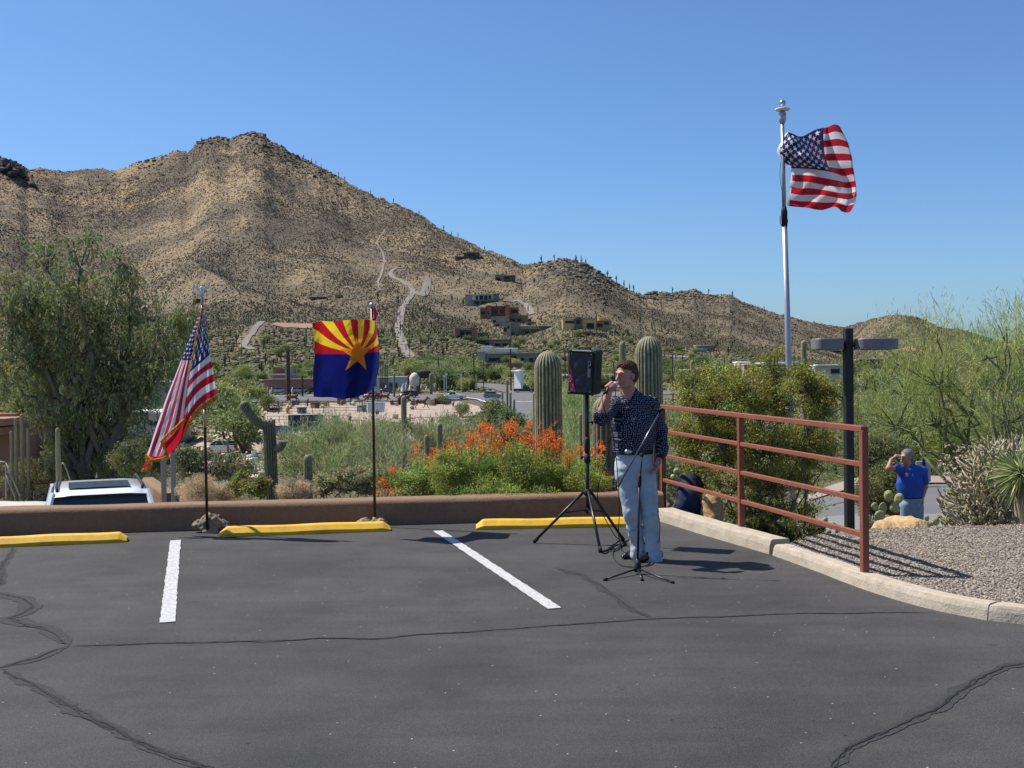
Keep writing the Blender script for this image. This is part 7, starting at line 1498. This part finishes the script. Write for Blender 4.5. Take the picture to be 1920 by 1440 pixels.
# ================================================================ MICROPHONE STAND
root = empty('microphone_stand', tuple(G(1196, 1076))); loc = Vector(root.location); dM = loc.y
def mp(px, py, dy=0): return P(px, py, dM + dy) - loc
mb = MB(); mb.tube([mp(1195.5, 1070), mp(1199, 900)], .010, 12); mb.build('lower_tube', MT['black'], parent=root, smooth=True)
mb = MB(); mb.tube([mp(1199, 905), mp(1205, 848)], .0065, 10); mb.build('upper_tube', MT['black'], parent=root, smooth=True)
mb = MB(); mb.tube([mp(1199, 914), mp(1199.3, 908), mp(1200, 894), mp(1200, 889)], [.011, .0165, .015, .009], 12); mb.build('clutch', MT['blackm'], parent=root, smooth=True)
mb = MB(); mb.tube([mp(1195.5, 1072), mp(1195.5, 1066), mp(1196, 1056), mp(1196, 1050)], [.030, .032, .026, .014], 14); mb.build('hub', MT['blackm'], parent=root, smooth=True)
for (px, py) in ((1133, 1087), (1262, 1092), (1204, 1087)):
    f = G(px, py, .010) - loc; mb = MB(); st0 = mp(1195.5, 1066); mb.tube([st0, f], .008, 8); lg = mb.build('leg', MT['black'], parent=root, smooth=True); v = (f - st0).normalized(); mb = MB(); mb.tube([f - v * .035, f + v * .005], .013, 8); mb.build('rubber_foot', MT['rubber'], parent=lg, smooth=True)
bs = mat('boom_metal', (.16, .16, .17), .25, metal=.7)
mb = MB(); mb.tube([mp(1160, 911), mp(1236, 775)], .0062, 10); mb.build('boom', bs, parent=root, smooth=True)
mb = MB(); mb.tube([mp(1159, 913), mp(1166, 900)], .0095, 10); mb.build('counterweight', MT['blackm'], parent=root, smooth=True)
mb = MB(); mb.tube([mp(1203, 853) - Vector((0, .02, 0)), mp(1203, 853) + Vector((0, .03, 0))], .016, 12); mb.build('boom_joint', MT['blackm'], parent=root, smooth=True)
mb = MB(); mb.tube([mp(1236, 776), mp(1239, 769)], .007, 8); mb.tube([mp(1236, 769), mp(1244, 767)], [.014, .011], 8); mb.tube([mp(1234, 767), mp(1234, 771)], .008, 6, ); mb.build('mic_clip', MT['blackm'], parent=root, smooth=True)
tag(root, 'black microphone boom stand in front of the singer', 'microphone stand')

# ================================================================ PEOPLE
dP = 10.12
def J(px, py, dy=0): return np.array(P(px, py, dP + dy))
skinA = (.47, .23, .15); hairA = (.115, .058, .034)
def person_mesh(name, prims, res, k, material, col, parent, disp=None, colf=None):
    V, Fq = nets(prims, res, k, disp); c = np.tile(np.array(col, float), (len(V), 1))
    if colf is not None: c = colf(V, c)
    mb = MB(); mb.add(V, Fq, c); o = mb.build(name, material, parent=parent, smooth=True); o.matrix_parent_inverse = Matrix.Translation(-Vector(parent.location)); return o
def hand_prims(wr, di, pn, sc=1, curl=1.0, thumb=1):
    """wrist point, finger direction, palm normal (side towards which the fingers curl)"""
    di = np.array(di, float); di /= np.linalg.norm(di); pn = np.array(pn, float); pn -= di * (pn @ di); pn /= np.linalg.norm(pn); sd = np.cross(di, pn)
    pr = [cone(wr - di * .01, wr + di * .035 * sc, .024 * sc, .027 * sc)]
    for q in (-1, 0, 1): pr.append(cone(wr + di * .02 * sc + sd * q * .014 * sc, wr + di * .078 * sc + sd * q * .024 * sc, .017 * sc, .014 * sc))
    ln = [.040, .046, .043, .034]; cu = curl
    for i in range(4):
        o = sd * (i - 1.5) * .0195 * sc; p = wr + di * (.082 - abs(i - 1.2) * .004) * sc + o; d_ = di.copy(); a = 0
        for s_, (l, r_) in enumerate(((ln[i], .0098), (ln[i] * .66, .0088), (ln[i] * .5, .0078))):
            a += cu * (.75 if s_ else .5); dd = di * math.cos(a) + pn * math.sin(a); q = p + dd * l * sc; pr.append(cone(p, q, r_ * sc, r_ * .92 * sc)); p = q
    p = wr + di * .022 * sc + sd * thumb * .026 * sc; dd = di * .55 + sd * thumb * .6 + pn * .45; dd /= np.linalg.norm(dd); q = p + dd * .036 * sc; pr.append(cone(p, q, .015 * sc, .0115 * sc)); d2 = di * .5 + pn * .85 - sd * thumb * .15; d2 /= np.linalg.norm(d2); pr.append(cone(q, q + d2 * .034 * sc, .0112 * sc, .009 * sc))
    return pr
def head_prims(c, R3, s=1.0, heavy=0):
    """c centre of the skull, R3 columns: right, front, up"""
    R3 = np.array(R3); T = lambda x, y, z: c + (R3 @ np.array((x, y, z))) * s
    E = lambda p, r, op='u': ell(T(*p), np.array(r) * s, R3, op)
    pr = [E((0, -.012, .035), (.074, .092, .080)), E((0, .022, -.015), (.062, .070, .085)), E((0, .045, -.075), (.040 + heavy * .01, .036, .034)), E((0, .020, -.060), (.054 + heavy * .012, .055, .040)),
          E((-.036, .062, -.028), (.022, .020, .026)), E((.036, .062, -.028), (.022, .020, .026)), E((0, .082, .030), (.052, .020, .014)),
          cone(T(0, .092, .022), T(0, .116, -.022), .009 * s, .0135 * s), E((-.012, .103, -.027), (.009, .011, .008)), E((.012, .103, -.027), (.009, .011, .008)),
          E((0, .092, -.053), (.025, .010, .006)), E((0, .090, -.066), (.022, .010, .007)), E((0, .088, -.090), (.020, .016, .014)),
          E((-.031, .088, .010), (.018, .010, .012), 's'), E((.031, .088, .010), (.018, .010, .012), 's'), E((-.031, .078, .010), (.014, .012, .010)), E((.031, .078, .010), (.014, .012, .010)),
          E((-.076, -.005, -.006), (.009, .018, .030)), E((.076, -.005, -.006), (.009, .018, .030)), E((0, .100, -.0595), (.019, .010, .0026), 's')]
    return pr, T
def frame(yaw, pitch=0, roll=0):
    """yaw: turn from facing the camera (-Y) towards -X (viewer's left)"""
    m = Matrix.Rotation(-yaw, 3, 'Z') @ Matrix.Rotation(pitch, 3, 'X') @ Matrix.Rotation(roll, 3, 'Y')
    r_ = m @ Vector((-1, 0, 0)); f_ = m @ Vector((0, -1, 0)); u_ = m @ Vector((0, 0, 1)); return np.array([r_[:], f_[:], u_[:]]).T
# ---- singer
fo = G(1208, 1052); root = empty('person', (fo.x, fo.y, 0))
hc = J(1173.5, 704.5, -.055); R3 = frame(R(46), R(3), R(2)); hp_, T = head_prims(hc, R3, 1.06, 1.3)
neck = [cone(J(1184, 757, .0), hc + np.array((.012, .03, -.05)), .066, .060)]
wrist = J(1140, 742, -.27); elbow = J(1127, 783, -.20); shR = J(1153, 760, -.02); shL = J(1221, 757, .03); elL = J(1240, 806, .07); wrL = J(1237, 858, -.02)
mic0 = J(1153.5, 721, -.21); mic1 = J(1131, 739, -.31)
mdir = (mic1 - mic0) / np.linalg.norm(mic1 - mic0)
# right hand closed round the microphone handle
hand = []; wdir = np.array(J(1141, 727, -.26)) - wrist; wdir /= np.linalg.norm(wdir); ctr = J(1144, 727, -.245)
hand += [cone(wrist, wrist + (ctr - wrist) * .55, .026, .030), ell(ctr + (.004, .012, -.004), (.036, .026, .038))]
side = np.cross(mdir, wdir); side /= np.linalg.norm(side); upv = np.cross(side, mdir)
for i in range(4):
    o = ctr + mdir * ((i - 1.5) * .021 - .002); a0 = o + upv * .030 + side * .012; a1 = o + upv * .036 - side * .014; a2 = o + upv * .012 - side * .036; a3 = o - upv * .014 - side * .026; a4 = o - upv * .020 - side * .004
    for (p, q, r1, r2) in ((a0, a1, .0115, .0112), (a1, a2, .0112, .0105), (a2, a3, .0103, .0095), (a3, a4, .0092, .0085)): hand.append(cone(p, q, r1, r2))
th0 = ctr - mdir * .030 + side * .022 - upv * .008; th1 = ctr - mdir * .042 + side * .004 - upv * .020; hand += [cone(th0, th1, .013, .011), cone(th1, th1 - mdir * .012 - side * .022 + upv * .004, .011, .009)]
foreR = [cone(elbow, elbow + (wrist - elbow) * .35, .040, .046), cone(elbow + (wrist - elbow) * .35, wrist, .045, .028)]
hL = hand_prims(J(1236, 860, -.03), J(1229, 886, -.06) - J(1236, 860, -.03), (-.9, -.35, .1), 1.02, .62, thumb=-1)
foreL = [cone(J(1239, 845, .01), J(1236, 862, -.03), .034, .028)]
def skincol(V, c):
    lip = np.exp(-((np.linalg.norm((V - T(0, .098, -.060)) / (.024, .02, .012), axis=1)) ** 2)); ey = np.exp(-((np.linalg.norm((V - T(-.031, .088, .006)) / .012, axis=1)) ** 4)) + np.exp(-((np.linalg.norm((V - T(.031, .088, .006)) / .012, axis=1)) ** 4))
    chk = np.exp(-(np.linalg.norm(V - T(.04, .07, -.035), axis=1) / .03) ** 2) + np.exp(-(np.linalg.norm(V - T(-.04, .07, -.035), axis=1) / .03) ** 2) + np.exp(-(np.linalg.norm(V - T(0, .115, -.02), axis=1) / .015) ** 2)
    c = c * (1 - .45 * lip[:, None]) + np.array((.36, .09, .08)) * .45 * lip[:, None]; c = c * (1 - .35 * np.clip(ey, 0, 1)[:, None]); c = c * (1 - .25 * np.clip(chk, 0, 1)[:, None]) + np.array((.55, .19, .14)) * .25 * np.clip(chk, 0, 1)[:, None]
    return c
tor_in = [cone(J(1186, 835, .02), J(1186, 775, .0), .13, .14, (1, .75, 1)), cone(J(1186, 775, 0), J(1184, 757, .0), .13, .07, (1, .75, 1)), cone(J(1160, 762, 0), shR, .05, .05), cone(shR, elbow, .044, .040), cone(J(1210, 760, .02), shL, .05, .05), cone(shL, elL, .042, .036), cone(elL, J(1239, 845, .01), .036, .030)]
person_mesh('body', hp_ + neck + [('g', hand, .0035)] + foreR + [('g', hL, .004)] + foreL + tor_in, .0048, .010, MT['skin'], skinA, root, colf=skincol)
# hair
E = lambda p, r, op='u': ell(T(*p), np.array(r) * (1.02 if op == 'u' else 1.08), R3, op)
hair = [E((0, -.022, .055), (.083, .098, .078)), E((0, -.065, .005), (.074, .062, .085)), E((0, .028, .082), (.062, .060, .036)), E((-.066, -.014, .025), (.016, .036, .045)), E((.066, -.014, .025), (.016, .036, .045)),
        E((.012, .105, .030), (.056, .056, .064), 's'), E((0, .10, -.06), (.09, .075, .08), 's'), E((.075, .045, -.01), (.03, .045, .055), 's'), E((-.075, .045, -.01), (.03, .045, .055), 's')]
hf = lambda X: .0045 * noise3(X * 90, 3) + .005 * noise3(X * np.array((60, 60, 120)) + 9, 5) + .003
hairm = mat('hair', vcol=True, rough=.55, nscale=90, namt=.35, bump=.003, bscale=160)
def strands(o, c, n, col, seed, ln=.034):
    r = np.random.default_rng(seed); k = len(o.data.vertices); V = np.empty(k * 3); o.data.vertices.foreach_get('co', V); V = V.reshape(-1, 3)
    i = r.integers(0, k, n); p = V[i]; nr = p - c; nr /= np.linalg.norm(nr, axis=1)[:, None]; sw = R3[:, 1] * -.5 + np.array((0, 0, -.75)); d_ = sw - nr * (nr @ sw)[:, None] + r.normal(size=(n, 3)) * .32
    mb = MB(); leaves(mb, p + nr * .002, d_ + nr * .12, ln, .0026, np.array(col), .55, r, hue=.25); s_ = mb.build('hair_strands', hairm, parent=o); s_['kind'] = 'stuff'; return s_
ho = person_mesh('hair', hair, .006, .012, hairm, hairA, root, disp=hf); strands(ho, hc, 5200, (.17, .082, .045), 5, .021)
for s in (-1, 1):
    eb = MB(); eb.tube([T(s * .016, .098, .030), T(s * .032, .099, .036), T(s * .048, .090, .031)], [.003, .0045, .002], 6, (.10, .05, .03)); o = eb.build('eyebrow', MT['vc'], parent=root, smooth=True); o.matrix_parent_inverse = Matrix.Translation(-Vector(root.location))
    eb = MB(); eb.tube([T(s * .019, .097, .006), T(s * .031, .101, .002), T(s * .044, .094, .006)], [.0016, .0022, .0014], 5, (.06, .03, .025)); o = eb.build('eyelashes', MT['vc'], parent=root, smooth=True); o.matrix_parent_inverse = Matrix.Translation(-Vector(root.location))
# shirt
shirt = [cone(J(1187, 840, .02), J(1189, 805, .0), .180, .195, (1, .76, 1)), cone(J(1189, 805, 0), J(1187, 774, .01), .195, .182, (1, .70, 1)), cone(J(1170, 765, .0), J(1208, 765, .02), .088, .088), cone(J(1185, 765, .015), J(1183, 742, .005), .100, .084),
         cone(J(1166, 764, .0), shR, .080, .070), cone(shR, elbow + (.01, 0, 0), .070, .066), cone(J(1208, 762, .02), shL, .080, .072), cone(shL, elL, .070, .060), cone(elL, J(1241, 838, .02), .060, .050), cone(J(1241, 838, .02), J(1240, 848, .0), .054, .050),
         cone(elbow, J(1129, 776, -.215), .060, .060)]
neckcut = [cone(J(1178, 747, -.08), J(1175, 726, -.10), .026, .082, op='s'), ell(J(1188, 902, .0), (.45, .45, .26), None, 's'), cone(J(1128, 777, -.215), J(1136, 750, -.26), .050, .05, op='s')]
fold = lambda X: .012 * noise3(X * np.array((22, 18, 6)) + noise3(X * 6, 4)[..., None] * 1.4, 11) + .004 * noise3(X * np.array((60, 50, 22)), 13)
shm = bpy.data.materials.new('navy_spotted_cotton'); shm.use_nodes = True; n = shm.node_tree; L = n.links; b = n.nodes['Principled BSDF']; b.inputs['Roughness'].default_value = .85; b.inputs['Specular IOR Level'].default_value = .2
tc = n.nodes.new('ShaderNodeTexCoord'); vo = tex('Voronoi', 1); vo.voronoi_dimensions = '2D'; vo.inputs['Scale'].default_value = 58; vo.inputs['Randomness'].default_value = .5
sx_ = n.nodes.new('ShaderNodeSeparateXYZ'); L.new(tc.outputs['Object'], sx_.inputs[0]); ma_ = n.nodes.new('ShaderNodeMath'); ma_.operation = 'MULTIPLY_ADD'; ma_.inputs[1].default_value = .8; L.new(sx_.outputs[1], ma_.inputs[0]); L.new(sx_.outputs[0], ma_.inputs[2]); cx__ = n.nodes.new('ShaderNodeCombineXYZ'); L.new(ma_.outputs[0], cx__.inputs[0]); L.new(sx_.outputs[2], cx__.inputs[1]); L.new(cx__.outputs[0], vo.inputs['Vector'])
lt = n.nodes.new('ShaderNodeMapRange'); lt.inputs['From Min'].default_value = .15; lt.inputs['From Max'].default_value = .27; lt.inputs['To Min'].default_value = 1; lt.inputs['To Max'].default_value = 0; L.new(vo.outputs['Distance'], lt.inputs['Value'])
rgb = n.nodes.new('ShaderNodeRGB'); rgb.outputs[0].default_value = (.012, .014, .034, 1); L.new(mix(lt.outputs[0], rgb.outputs[0], (.34, .34, .38)), b.inputs['Base Color'])
person_mesh('shirt', shirt + neckcut, .0085, .028, shm, (1, 1, 1), root, disp=fold)
# collar
mb = MB(); cc_ = J(1182, 751, -.005); th = np.linspace(-2.3, 2.3, 30); fr = frame(R(20)); V = []
for (rr_, zz, out) in ((.072, .032, 0), (.080, .030, .0), (.092, -.012, .0), (.085, -.016, 0)):
    V.append([cc_ + fr[:, 1] * (-math.cos(a)) * rr_ * .95 + fr[:, 0] * math.sin(a) * rr_ + np.array((0, 0, zz - .055 * max(0, abs(a) - 1.5) ** 1.3)) for a in th])
mb.grid(np.array(V)); o = mb.build('collar', shm, parent=root, smooth=True); o.matrix_parent_inverse = Matrix.Translation(-Vector(root.location))
# rolled cuff
for (a, b_, r_) in ((J(1125.5, 784, -.20), J(1130, 771, -.225), .058), (J(1241, 843, .01), J(1239, 852, -.005), .050)):
    mb = MB(); a, b_ = np.array(a), np.array(b_); t = np.linspace(0, 1, 5)[:, None]; mb.tube(a + (b_ - a) * t, [r_ * .93, r_ * 1.06, r_, r_ * 1.07, r_ * .92], 20); o = mb.build('cuff', shm, parent=root, smooth=True); o.matrix_parent_inverse = Matrix.Translation(-Vector(root.location))
# jeans
jtop = [ell(J(1188, 786, .0), (.5, .5, .265), None, 's')]
jean = [cone(J(1188, 850, .02), J(1189, 872, .02), .158, .165, (1, .74, 1)), cone(J(1173, 880, .0), J(1184, 960, -.04), .098, .072), cone(J(1184, 960, -.04), J(1195, 1018, .04), .072, .058), cone(J(1195, 1018, .04), J(1196, 1040, .03), .058, .064),
        cone(J(1207, 880, .03), J(1219, 960, -.02), .098, .073), cone(J(1219, 960, -.02), J(1224, 1022, -.03), .073, .060), cone(J(1224, 1022, -.03), J(1225, 1050, -.06), .062, .080)]
jfold = lambda X: -.005 + .009 * noise3(X * np.array((15, 15, 24)) + noise3(X * 7, 2)[..., None] * 1.5, 21) + .003 * noise3(X * 55, 22)
jm = mat('pale_denim', (.40, .44, .475), .9, nscale=9, namt=.16, bump=.0015, bscale=300)
person_mesh('jeans', jean + jtop, .0085, .012, jm, (1, 1, 1), root, disp=jfold)
mb = MB(); cb = J(1188, 847, .02); th = np.linspace(0, 2 * np.pi, 40, endpoint=False)
V = [[cb + np.array((math.cos(a) * r_, math.sin(a) * r_ * .76, zz)) for a in th] for zz, r_ in ((-.020, .171), (-.018, .176), (.018, .178), (.020, .172))]
mb.grid(np.array(V)[:, ::-1], wrap=True); o = mb.build('belt', MT['blackm'], parent=root, smooth=True); o.matrix_parent_inverse = Matrix.Translation(-Vector(root.location))
mb = MB(); bk = J(1178, 847, -.125); t = np.linspace(0, 2 * np.pi, 20, endpoint=False); V = [[bk + np.array((math.cos(a) * .034 * k_, yy, math.sin(a) * .022 * k_)) for a in t] for yy, k_ in ((0, 1), (-.010, .95), (-.014, .5), (-.014, .01))]
mb.grid(np.array(V), wrap=True); bo = mb.build('belt_buckle', MT['steel'], parent=o, smooth=True)
# shoes
def shoe(heel, toe, nm='shoe'):
    h_, t_ = np.array(heel), np.array(toe); v = t_ - h_; v /= np.linalg.norm(v); L_s = .30; t2 = h_ + v * L_s
    pr = [cone(h_ + (0, 0, .045), h_ + v * .11 + (0, 0, .05), .042, .043), cone(h_ + v * .10 + (0, 0, .045), h_ + v * .23 + (0, 0, .030), .042, .030), cone(h_ + v * .23 + (0, 0, .028), t2 - v * .03 + (0, 0, .022), .030, .018), cone(h_ + v * .055 + (0, 0, .05), h_ + v * .06 + (0, 0, .075), .038, .034), ell(h_ + v * .12 + (0, 0, -.035), (.3, .3, .04), None, 's')]
    return person_mesh(nm, pr, .0055, .015, mat('black_leather', (.014, .013, .013), .25, spec=.6), (1, 1, 1), root)
h1 = G(1205, 1042); t1 = G(1163, 1050); h2 = G(1235, 1049); t2 = G(1192, 1056)
shoe(h1, t1); shoe(h2, t2)
wtch = MB(); wtch.tube([J(1238, 855, -.02), J(1237, 860, -.03)], .036, 14); o = wtch.build('watch', MT['blackm'], parent=root, smooth=True); o.matrix_parent_inverse = Matrix.Translation(-Vector(root.location))
tag(root, 'singing man in navy dotted shirt, pale jeans and black shoes holding a microphone', 'person')
# microphone and cables
root = empty('microphone', tuple(mic0)); loc = mic0
mb = MB(); mb.tube([mic0 + mdir * .02 - loc, mic0 + mdir * .06 - loc, mic0 + mdir * .165 - loc], [.016, .0135, .0115], 14); mb.build('handle', MT['blackm'], parent=root, smooth=True)
mb = MB(); a_ = np.linspace(0, np.pi, 12); mb.tube([mdir * (-.029 * math.cos(a)) for a in a_], [max(.002, .0275 * math.sin(a)) for a in a_], 18); mb.build('grille', mat('silver_mesh', (.55, .55, .56), .4, metal=.4, nscale=300, namt=.3), parent=root, smooth=True)
tag(root, 'silver-topped hand microphone at the mouth of the singer', 'microphone')
def cable(pts, lb, r_=.0042, sub=90):
    c = cr(np.array(pts, float), sub); mb = MB(); mb.tube(c, r_, 6); o = mb.build('cable', MT['rubber'], smooth=True); tag(o, lb, 'cable', 'black cables'); return o
gp = lambda px, py: np.array(G(px, py, .006))
me_ = mic0 + mdir * .165
cable([me_, J(1129, 745, -.32), J(1131, 760, -.32), J(1136, 776, -.29), J(1146, 800, -.25), J(1154, 850, -.25), J(1159, 900, -.25), J(1161, 960, -.2), J(1160, 1005, -.1), gp(1166, 1032), gp(1152, 1030), gp(1150, 1045), gp(1165, 1060), gp(1190, 1063), gp(1212, 1060), gp(1222, 1050)], 'microphone cable hanging from the hand of the singer down to the asphalt')
cable([J(1233, 955, -.16), J(1237, 985, -.16), J(1236, 1010, -.16), gp(1232, 1040), gp(1224, 1056), gp(1212, 1062)], 'cable hanging beside the right leg of the singer')
bx = np.array((.735, 11.05, 1.80))
cable([P(1141, 676, 11.0), P(1148, 677, 10.95), P(1151, 688, 10.95), P(1153, 715, 10.95), P(1153, 760, 11.0), P(1140, 850, 11.05), P(1120, 930, 11.0), P(1150, 1000, 10.95), gp(1168, 1016), gp(1155, 1022), gp(1140, 1028), gp(1150, 1034), gp(1165, 1026), gp(1175, 1014), gp(1185, 1010)], 'speaker cable from the back of the loudspeaker to the tangle at the stand foot')
cable([gp(1128, 1034), gp(1140, 1030), gp(1152, 1020), gp(1162, 1024), gp(1172, 1020), gp(1160, 1014), gp(1150, 1024), gp(1138, 1036), gp(1130, 1038)], 'tangled cable on the asphalt between two stand feet', .005)

# ---- man in blue
dB = 18.0
def K(px, py, dy=0): return np.array(P(px, py, dB + dy))
zg = gz(K(1710, 1000)[0], dB); root = empty('person', (K(1710, 1000)[0], dB, zg)); T0 = Matrix.Translation(-Vector(root.location))
hc = K(1700, 857, 0); R3 = frame(R(62), R(6), 0); hp_, T = head_prims(hc, R3, 1.05, .5)
armw = K(1671, 862, -.12); arme = K(1666, 878, -.18); arms = K(1687, 876, -.12); aL = K(1729, 880, .08); aLe = K(1735, 912, .08); aLw = K(1728, 938, -.04)
hd = [cone(armw, K(1680, 855, -.10), .024, .022), cone(K(1680, 855, -.10), K(1689, 855, -.08), .016, .010, (1, 1, 1)), cone(K(1680, 856, -.12), K(1689, 857, -.10), .012, .009), cone(K(1679, 853, -.09), K(1688, 852.5, -.06), .012, .009), cone(K(1677, 859, -.11), K(1682, 861, -.13), .010, .008)]
body = hp_ + [cone(K(1705, 880), hc + (0, 0, -.05), .064, .058), cone(arme, armw, .045, .027), cone(arms, arme, .050, .045), cone(aL, aLe, .055, .045), cone(aLe, aLw, .045, .028)] + hd + hand_prims(aLw, K(1724, 960, -.06) - aLw, (-.8, -.5, 0), 1.05, .55, thumb=-1) + [cone(K(1708, 930, 0), K(1706, 888, 0), .15, .13)]
person_mesh('body', body, .0085, .014, MT['skin'], (.42, .20, .14), root)
E = lambda p, r, op='u': ell(T(*p), np.array(r) * 1.05, R3, op)
ho = person_mesh('hair', [E((0, -.022, .048), (.080, .096, .078)), E((0, -.07, -.01), (.068, .050, .085)), cone(T(0, -.085, -.02), T(0, -.09, -.09), .05, .04), E((0, .11, .0), (.07, .068, .075), 's'), E((0, .10, -.08), (.09, .09, .08), 's')], .009, .016, hairm, (.26, .25, .23), root, disp=hf)
strands(ho, hc, 1800, (.36, .35, .33), 6, .045)
person_mesh('moustache', [cone(T(-.028, .10, -.048), T(.028, .10, -.048), .007, .007)], .006, .01, hairm, (.5, .47, .42), root)
tee = [cone(K(1707, 925, 0), K(1706, 908, -.02), .195, .205, (1, .85, 1)), cone(K(1706, 908, -.02), K(1706, 888, 0), .205, .175, (1, .78, 1)), cone(K(1692, 884, -.06), K(1722, 884, .06), .085, .085), cone(K(1692, 882, -.06), K(1680, 877, -.13), .080, .068), cone(K(1722, 883, .06), K(1729, 884, .08), .09, .082), cone(K(1729, 884, .08), K(1733, 903, .08), .082, .070), cone(K(1706, 886, 0), K(1704, 877, 0), .10, .072), cone(K(1701, 878, -.06), K(1699, 868, -.08), .040, .066, op='s'), ell(K(1708, 966, 0), (.5, .5, .30), None, 's')]
person_mesh('t_shirt', tee, .010, .03, mat('blue_jersey', (.022, .075, .36), .85, nscale=10, namt=.1), (1, 1, 1), root, disp=lambda X: .008 * noise3(X * np.array((9, 9, 14)), 31))
mb = MB(); c_ = K(1700, 890, -.185)
for k in range(8):
    a = k / 8 * math.tau; mb.tube([c_, c_ + np.array((math.cos(a) * .032, -.012, math.sin(a) * .032))], [.013, .005], 5, (.55, .42, .26))
mb.tube([c_ + (0, -.02, 0), c_ + (0, -.006, 0)], .018, 10, (.5, .3, .2)); o = mb.build('chest_emblem', MT['vc'], parent=root); o.matrix_parent_inverse = T0
jn = [cone(K(1708, 938, 0), K(1708, 948, 0), .182, .182, (1, .84, 1)), ell(K(1708, 890, 0), (.5, .5, .35), None, 's'), cone(K(1699, 948, -.04), K(1699, 990, -.05), .100, .080), cone(K(1699, 990, -.05), (K(1699, 990)[0], dB - .04, zg + .06), .080, .072), cone(K(1719, 948, .05), K(1722, 990, .05), .105, .085), cone(K(1722, 990, .05), (K(1722, 990)[0], dB + .05, zg + .06), .085, .074)]
person_mesh('jeans', jn, .011, .025, mat('mid_denim', (.20, .29, .38), .9, nscale=8, namt=.25), (1, 1, 1), root, disp=lambda X: .006 * noise3(X * np.array((14, 14, 20)), 41))
mb = MB(); cb = K(1708, 931, 0); V = [[cb + np.array((math.cos(a) * r_, math.sin(a) * r_ * .84, zz)) for a in th] for zz, r_ in ((-.02, .178), (.02, .186))] if len(th) == 40 else None
th = np.linspace(0, 2 * np.pi, 32, endpoint=False); V = [[cb + np.array((math.cos(a) * r_, math.sin(a) * r_ * .84, zz)) for a in th] for zz, r_ in ((-.025, .172), (-.022, .182), (.022, .186), (.025, .175))]
mb.grid(np.array(V)[:, ::-1], wrap=True); o = mb.build('belt', MT['blackm'], parent=root, smooth=True); o.matrix_parent_inverse = T0
mb = MB(); mb.tube([aLw + (aLe - aLw) * .08, aLw + (aLe - aLw) * .16], .037, 12); o = mb.build('watch', MT['steel'], parent=root, smooth=True); o.matrix_parent_inverse = T0
for cx_ in ((K(1699, 990)[0], dB - .04), (K(1722, 990)[0], dB + .05)):
    pr = [cone((cx_[0], cx_[1], zg + .05), (cx_[0] - .17, cx_[1] - .08, zg + .035), .052, .036), ell((cx_[0], cx_[1], zg - .05), (.4, .4, .05), None, 's')]; person_mesh('shoe', pr, .01, .02, MT['blackm'], (1, 1, 1), root)
tag(root, 'grey-haired man in blue t-shirt and jeans shading his eyes with one hand', 'person')

# ---- dark-clothed person bending behind the kerb
dK_ = 13.05
def Q(px, py, dy=0): return np.array(P(px, py, dK_ + dy))
zg = gz(Q(1293, 960)[0], dK_); root = empty('person', (Q(1293, 960)[0], dK_, zg)); T0 = Matrix.Translation(-Vector(root.location))
hc = Q(1296, 905, .42) + np.array((0, 0, -.16)); R3 = frame(R(190), R(50)); hp_, T = head_prims(hc, R3, 1.0)
body = hp_ + [cone(Q(1300, 905, .25), hc, .06, .055), cone(Q(1281, 905, .27), Q(1277, 935, .40), .042, .032), cone(Q(1306, 905, .27), Q(1312, 935, .36), .042, .032)] + hand_prims(Q(1277, 935, .40), (0, .3, -1), (0, 1, 0), 1, .5) + hand_prims(Q(1312, 935, .36), (0, .3, -1), (0, 1, 0), 1, .5)
person_mesh('body', body, .009, .014, MT['skin'], (.40, .22, .15), root)
person_mesh('hair', [ell(hc + (0, .02, .03), (.088, .10, .085))], .010, .01, hairm, (.03, .02, .015), root, disp=hf)
sh = [cone(Q(1291, 932, .0), Q(1294, 906, .20), .138, .125, (1, .85, 1)), cone(Q(1294, 905, .18), Q(1283, 902, .26), .10, .065), cone(Q(1294, 905, .18), Q(1306, 902, .26), .10, .065), cone(Q(1283, 902, .25), Q(1276, 920, .34), .065, .05), cone(Q(1306, 903, .25), Q(1314, 920, .30), .065, .05)]
person_mesh('shirt', sh, .010, .03, mat('dark_navy_cloth', (.010, .012, .030), .8, nscale=12, namt=.2), (1, 1, 1), root, disp=lambda X: .012 * noise3(X * np.array((9, 9, 18)), 51))
tr = [cone(Q(1291, 932, -.02), Q(1291, 948, -.02), .136, .145, (1, .9, 1)), cone(Q(1284, 950, 0), (Q(1282, 950)[0], dK_, zg + .06), .09, .07), cone(Q(1299, 950, 0), (Q(1301, 950)[0], dK_, zg + .06), .09, .07)]
person_mesh('trousers', tr, .011, .03, mat('indigo_denim', (.018, .028, .075), .85, nscale=10, namt=.25), (1, 1, 1), root, disp=lambda X: .007 * noise3(X * np.array((12, 12, 20)), 61))
for px in (1282, 1301):
    x_ = Q(px, 950)[0]; person_mesh('shoe', [cone((x_, dK_, zg + .05), (x_, dK_ + .17, zg + .035), .05, .036), ell((x_, dK_, zg - .05), (.4, .4, .05), None, 's')], .01, .02, MT['blackm'], (1, 1, 1), root)
tag(root, 'person in dark navy clothes bending away behind the kerb, head hidden', 'person')
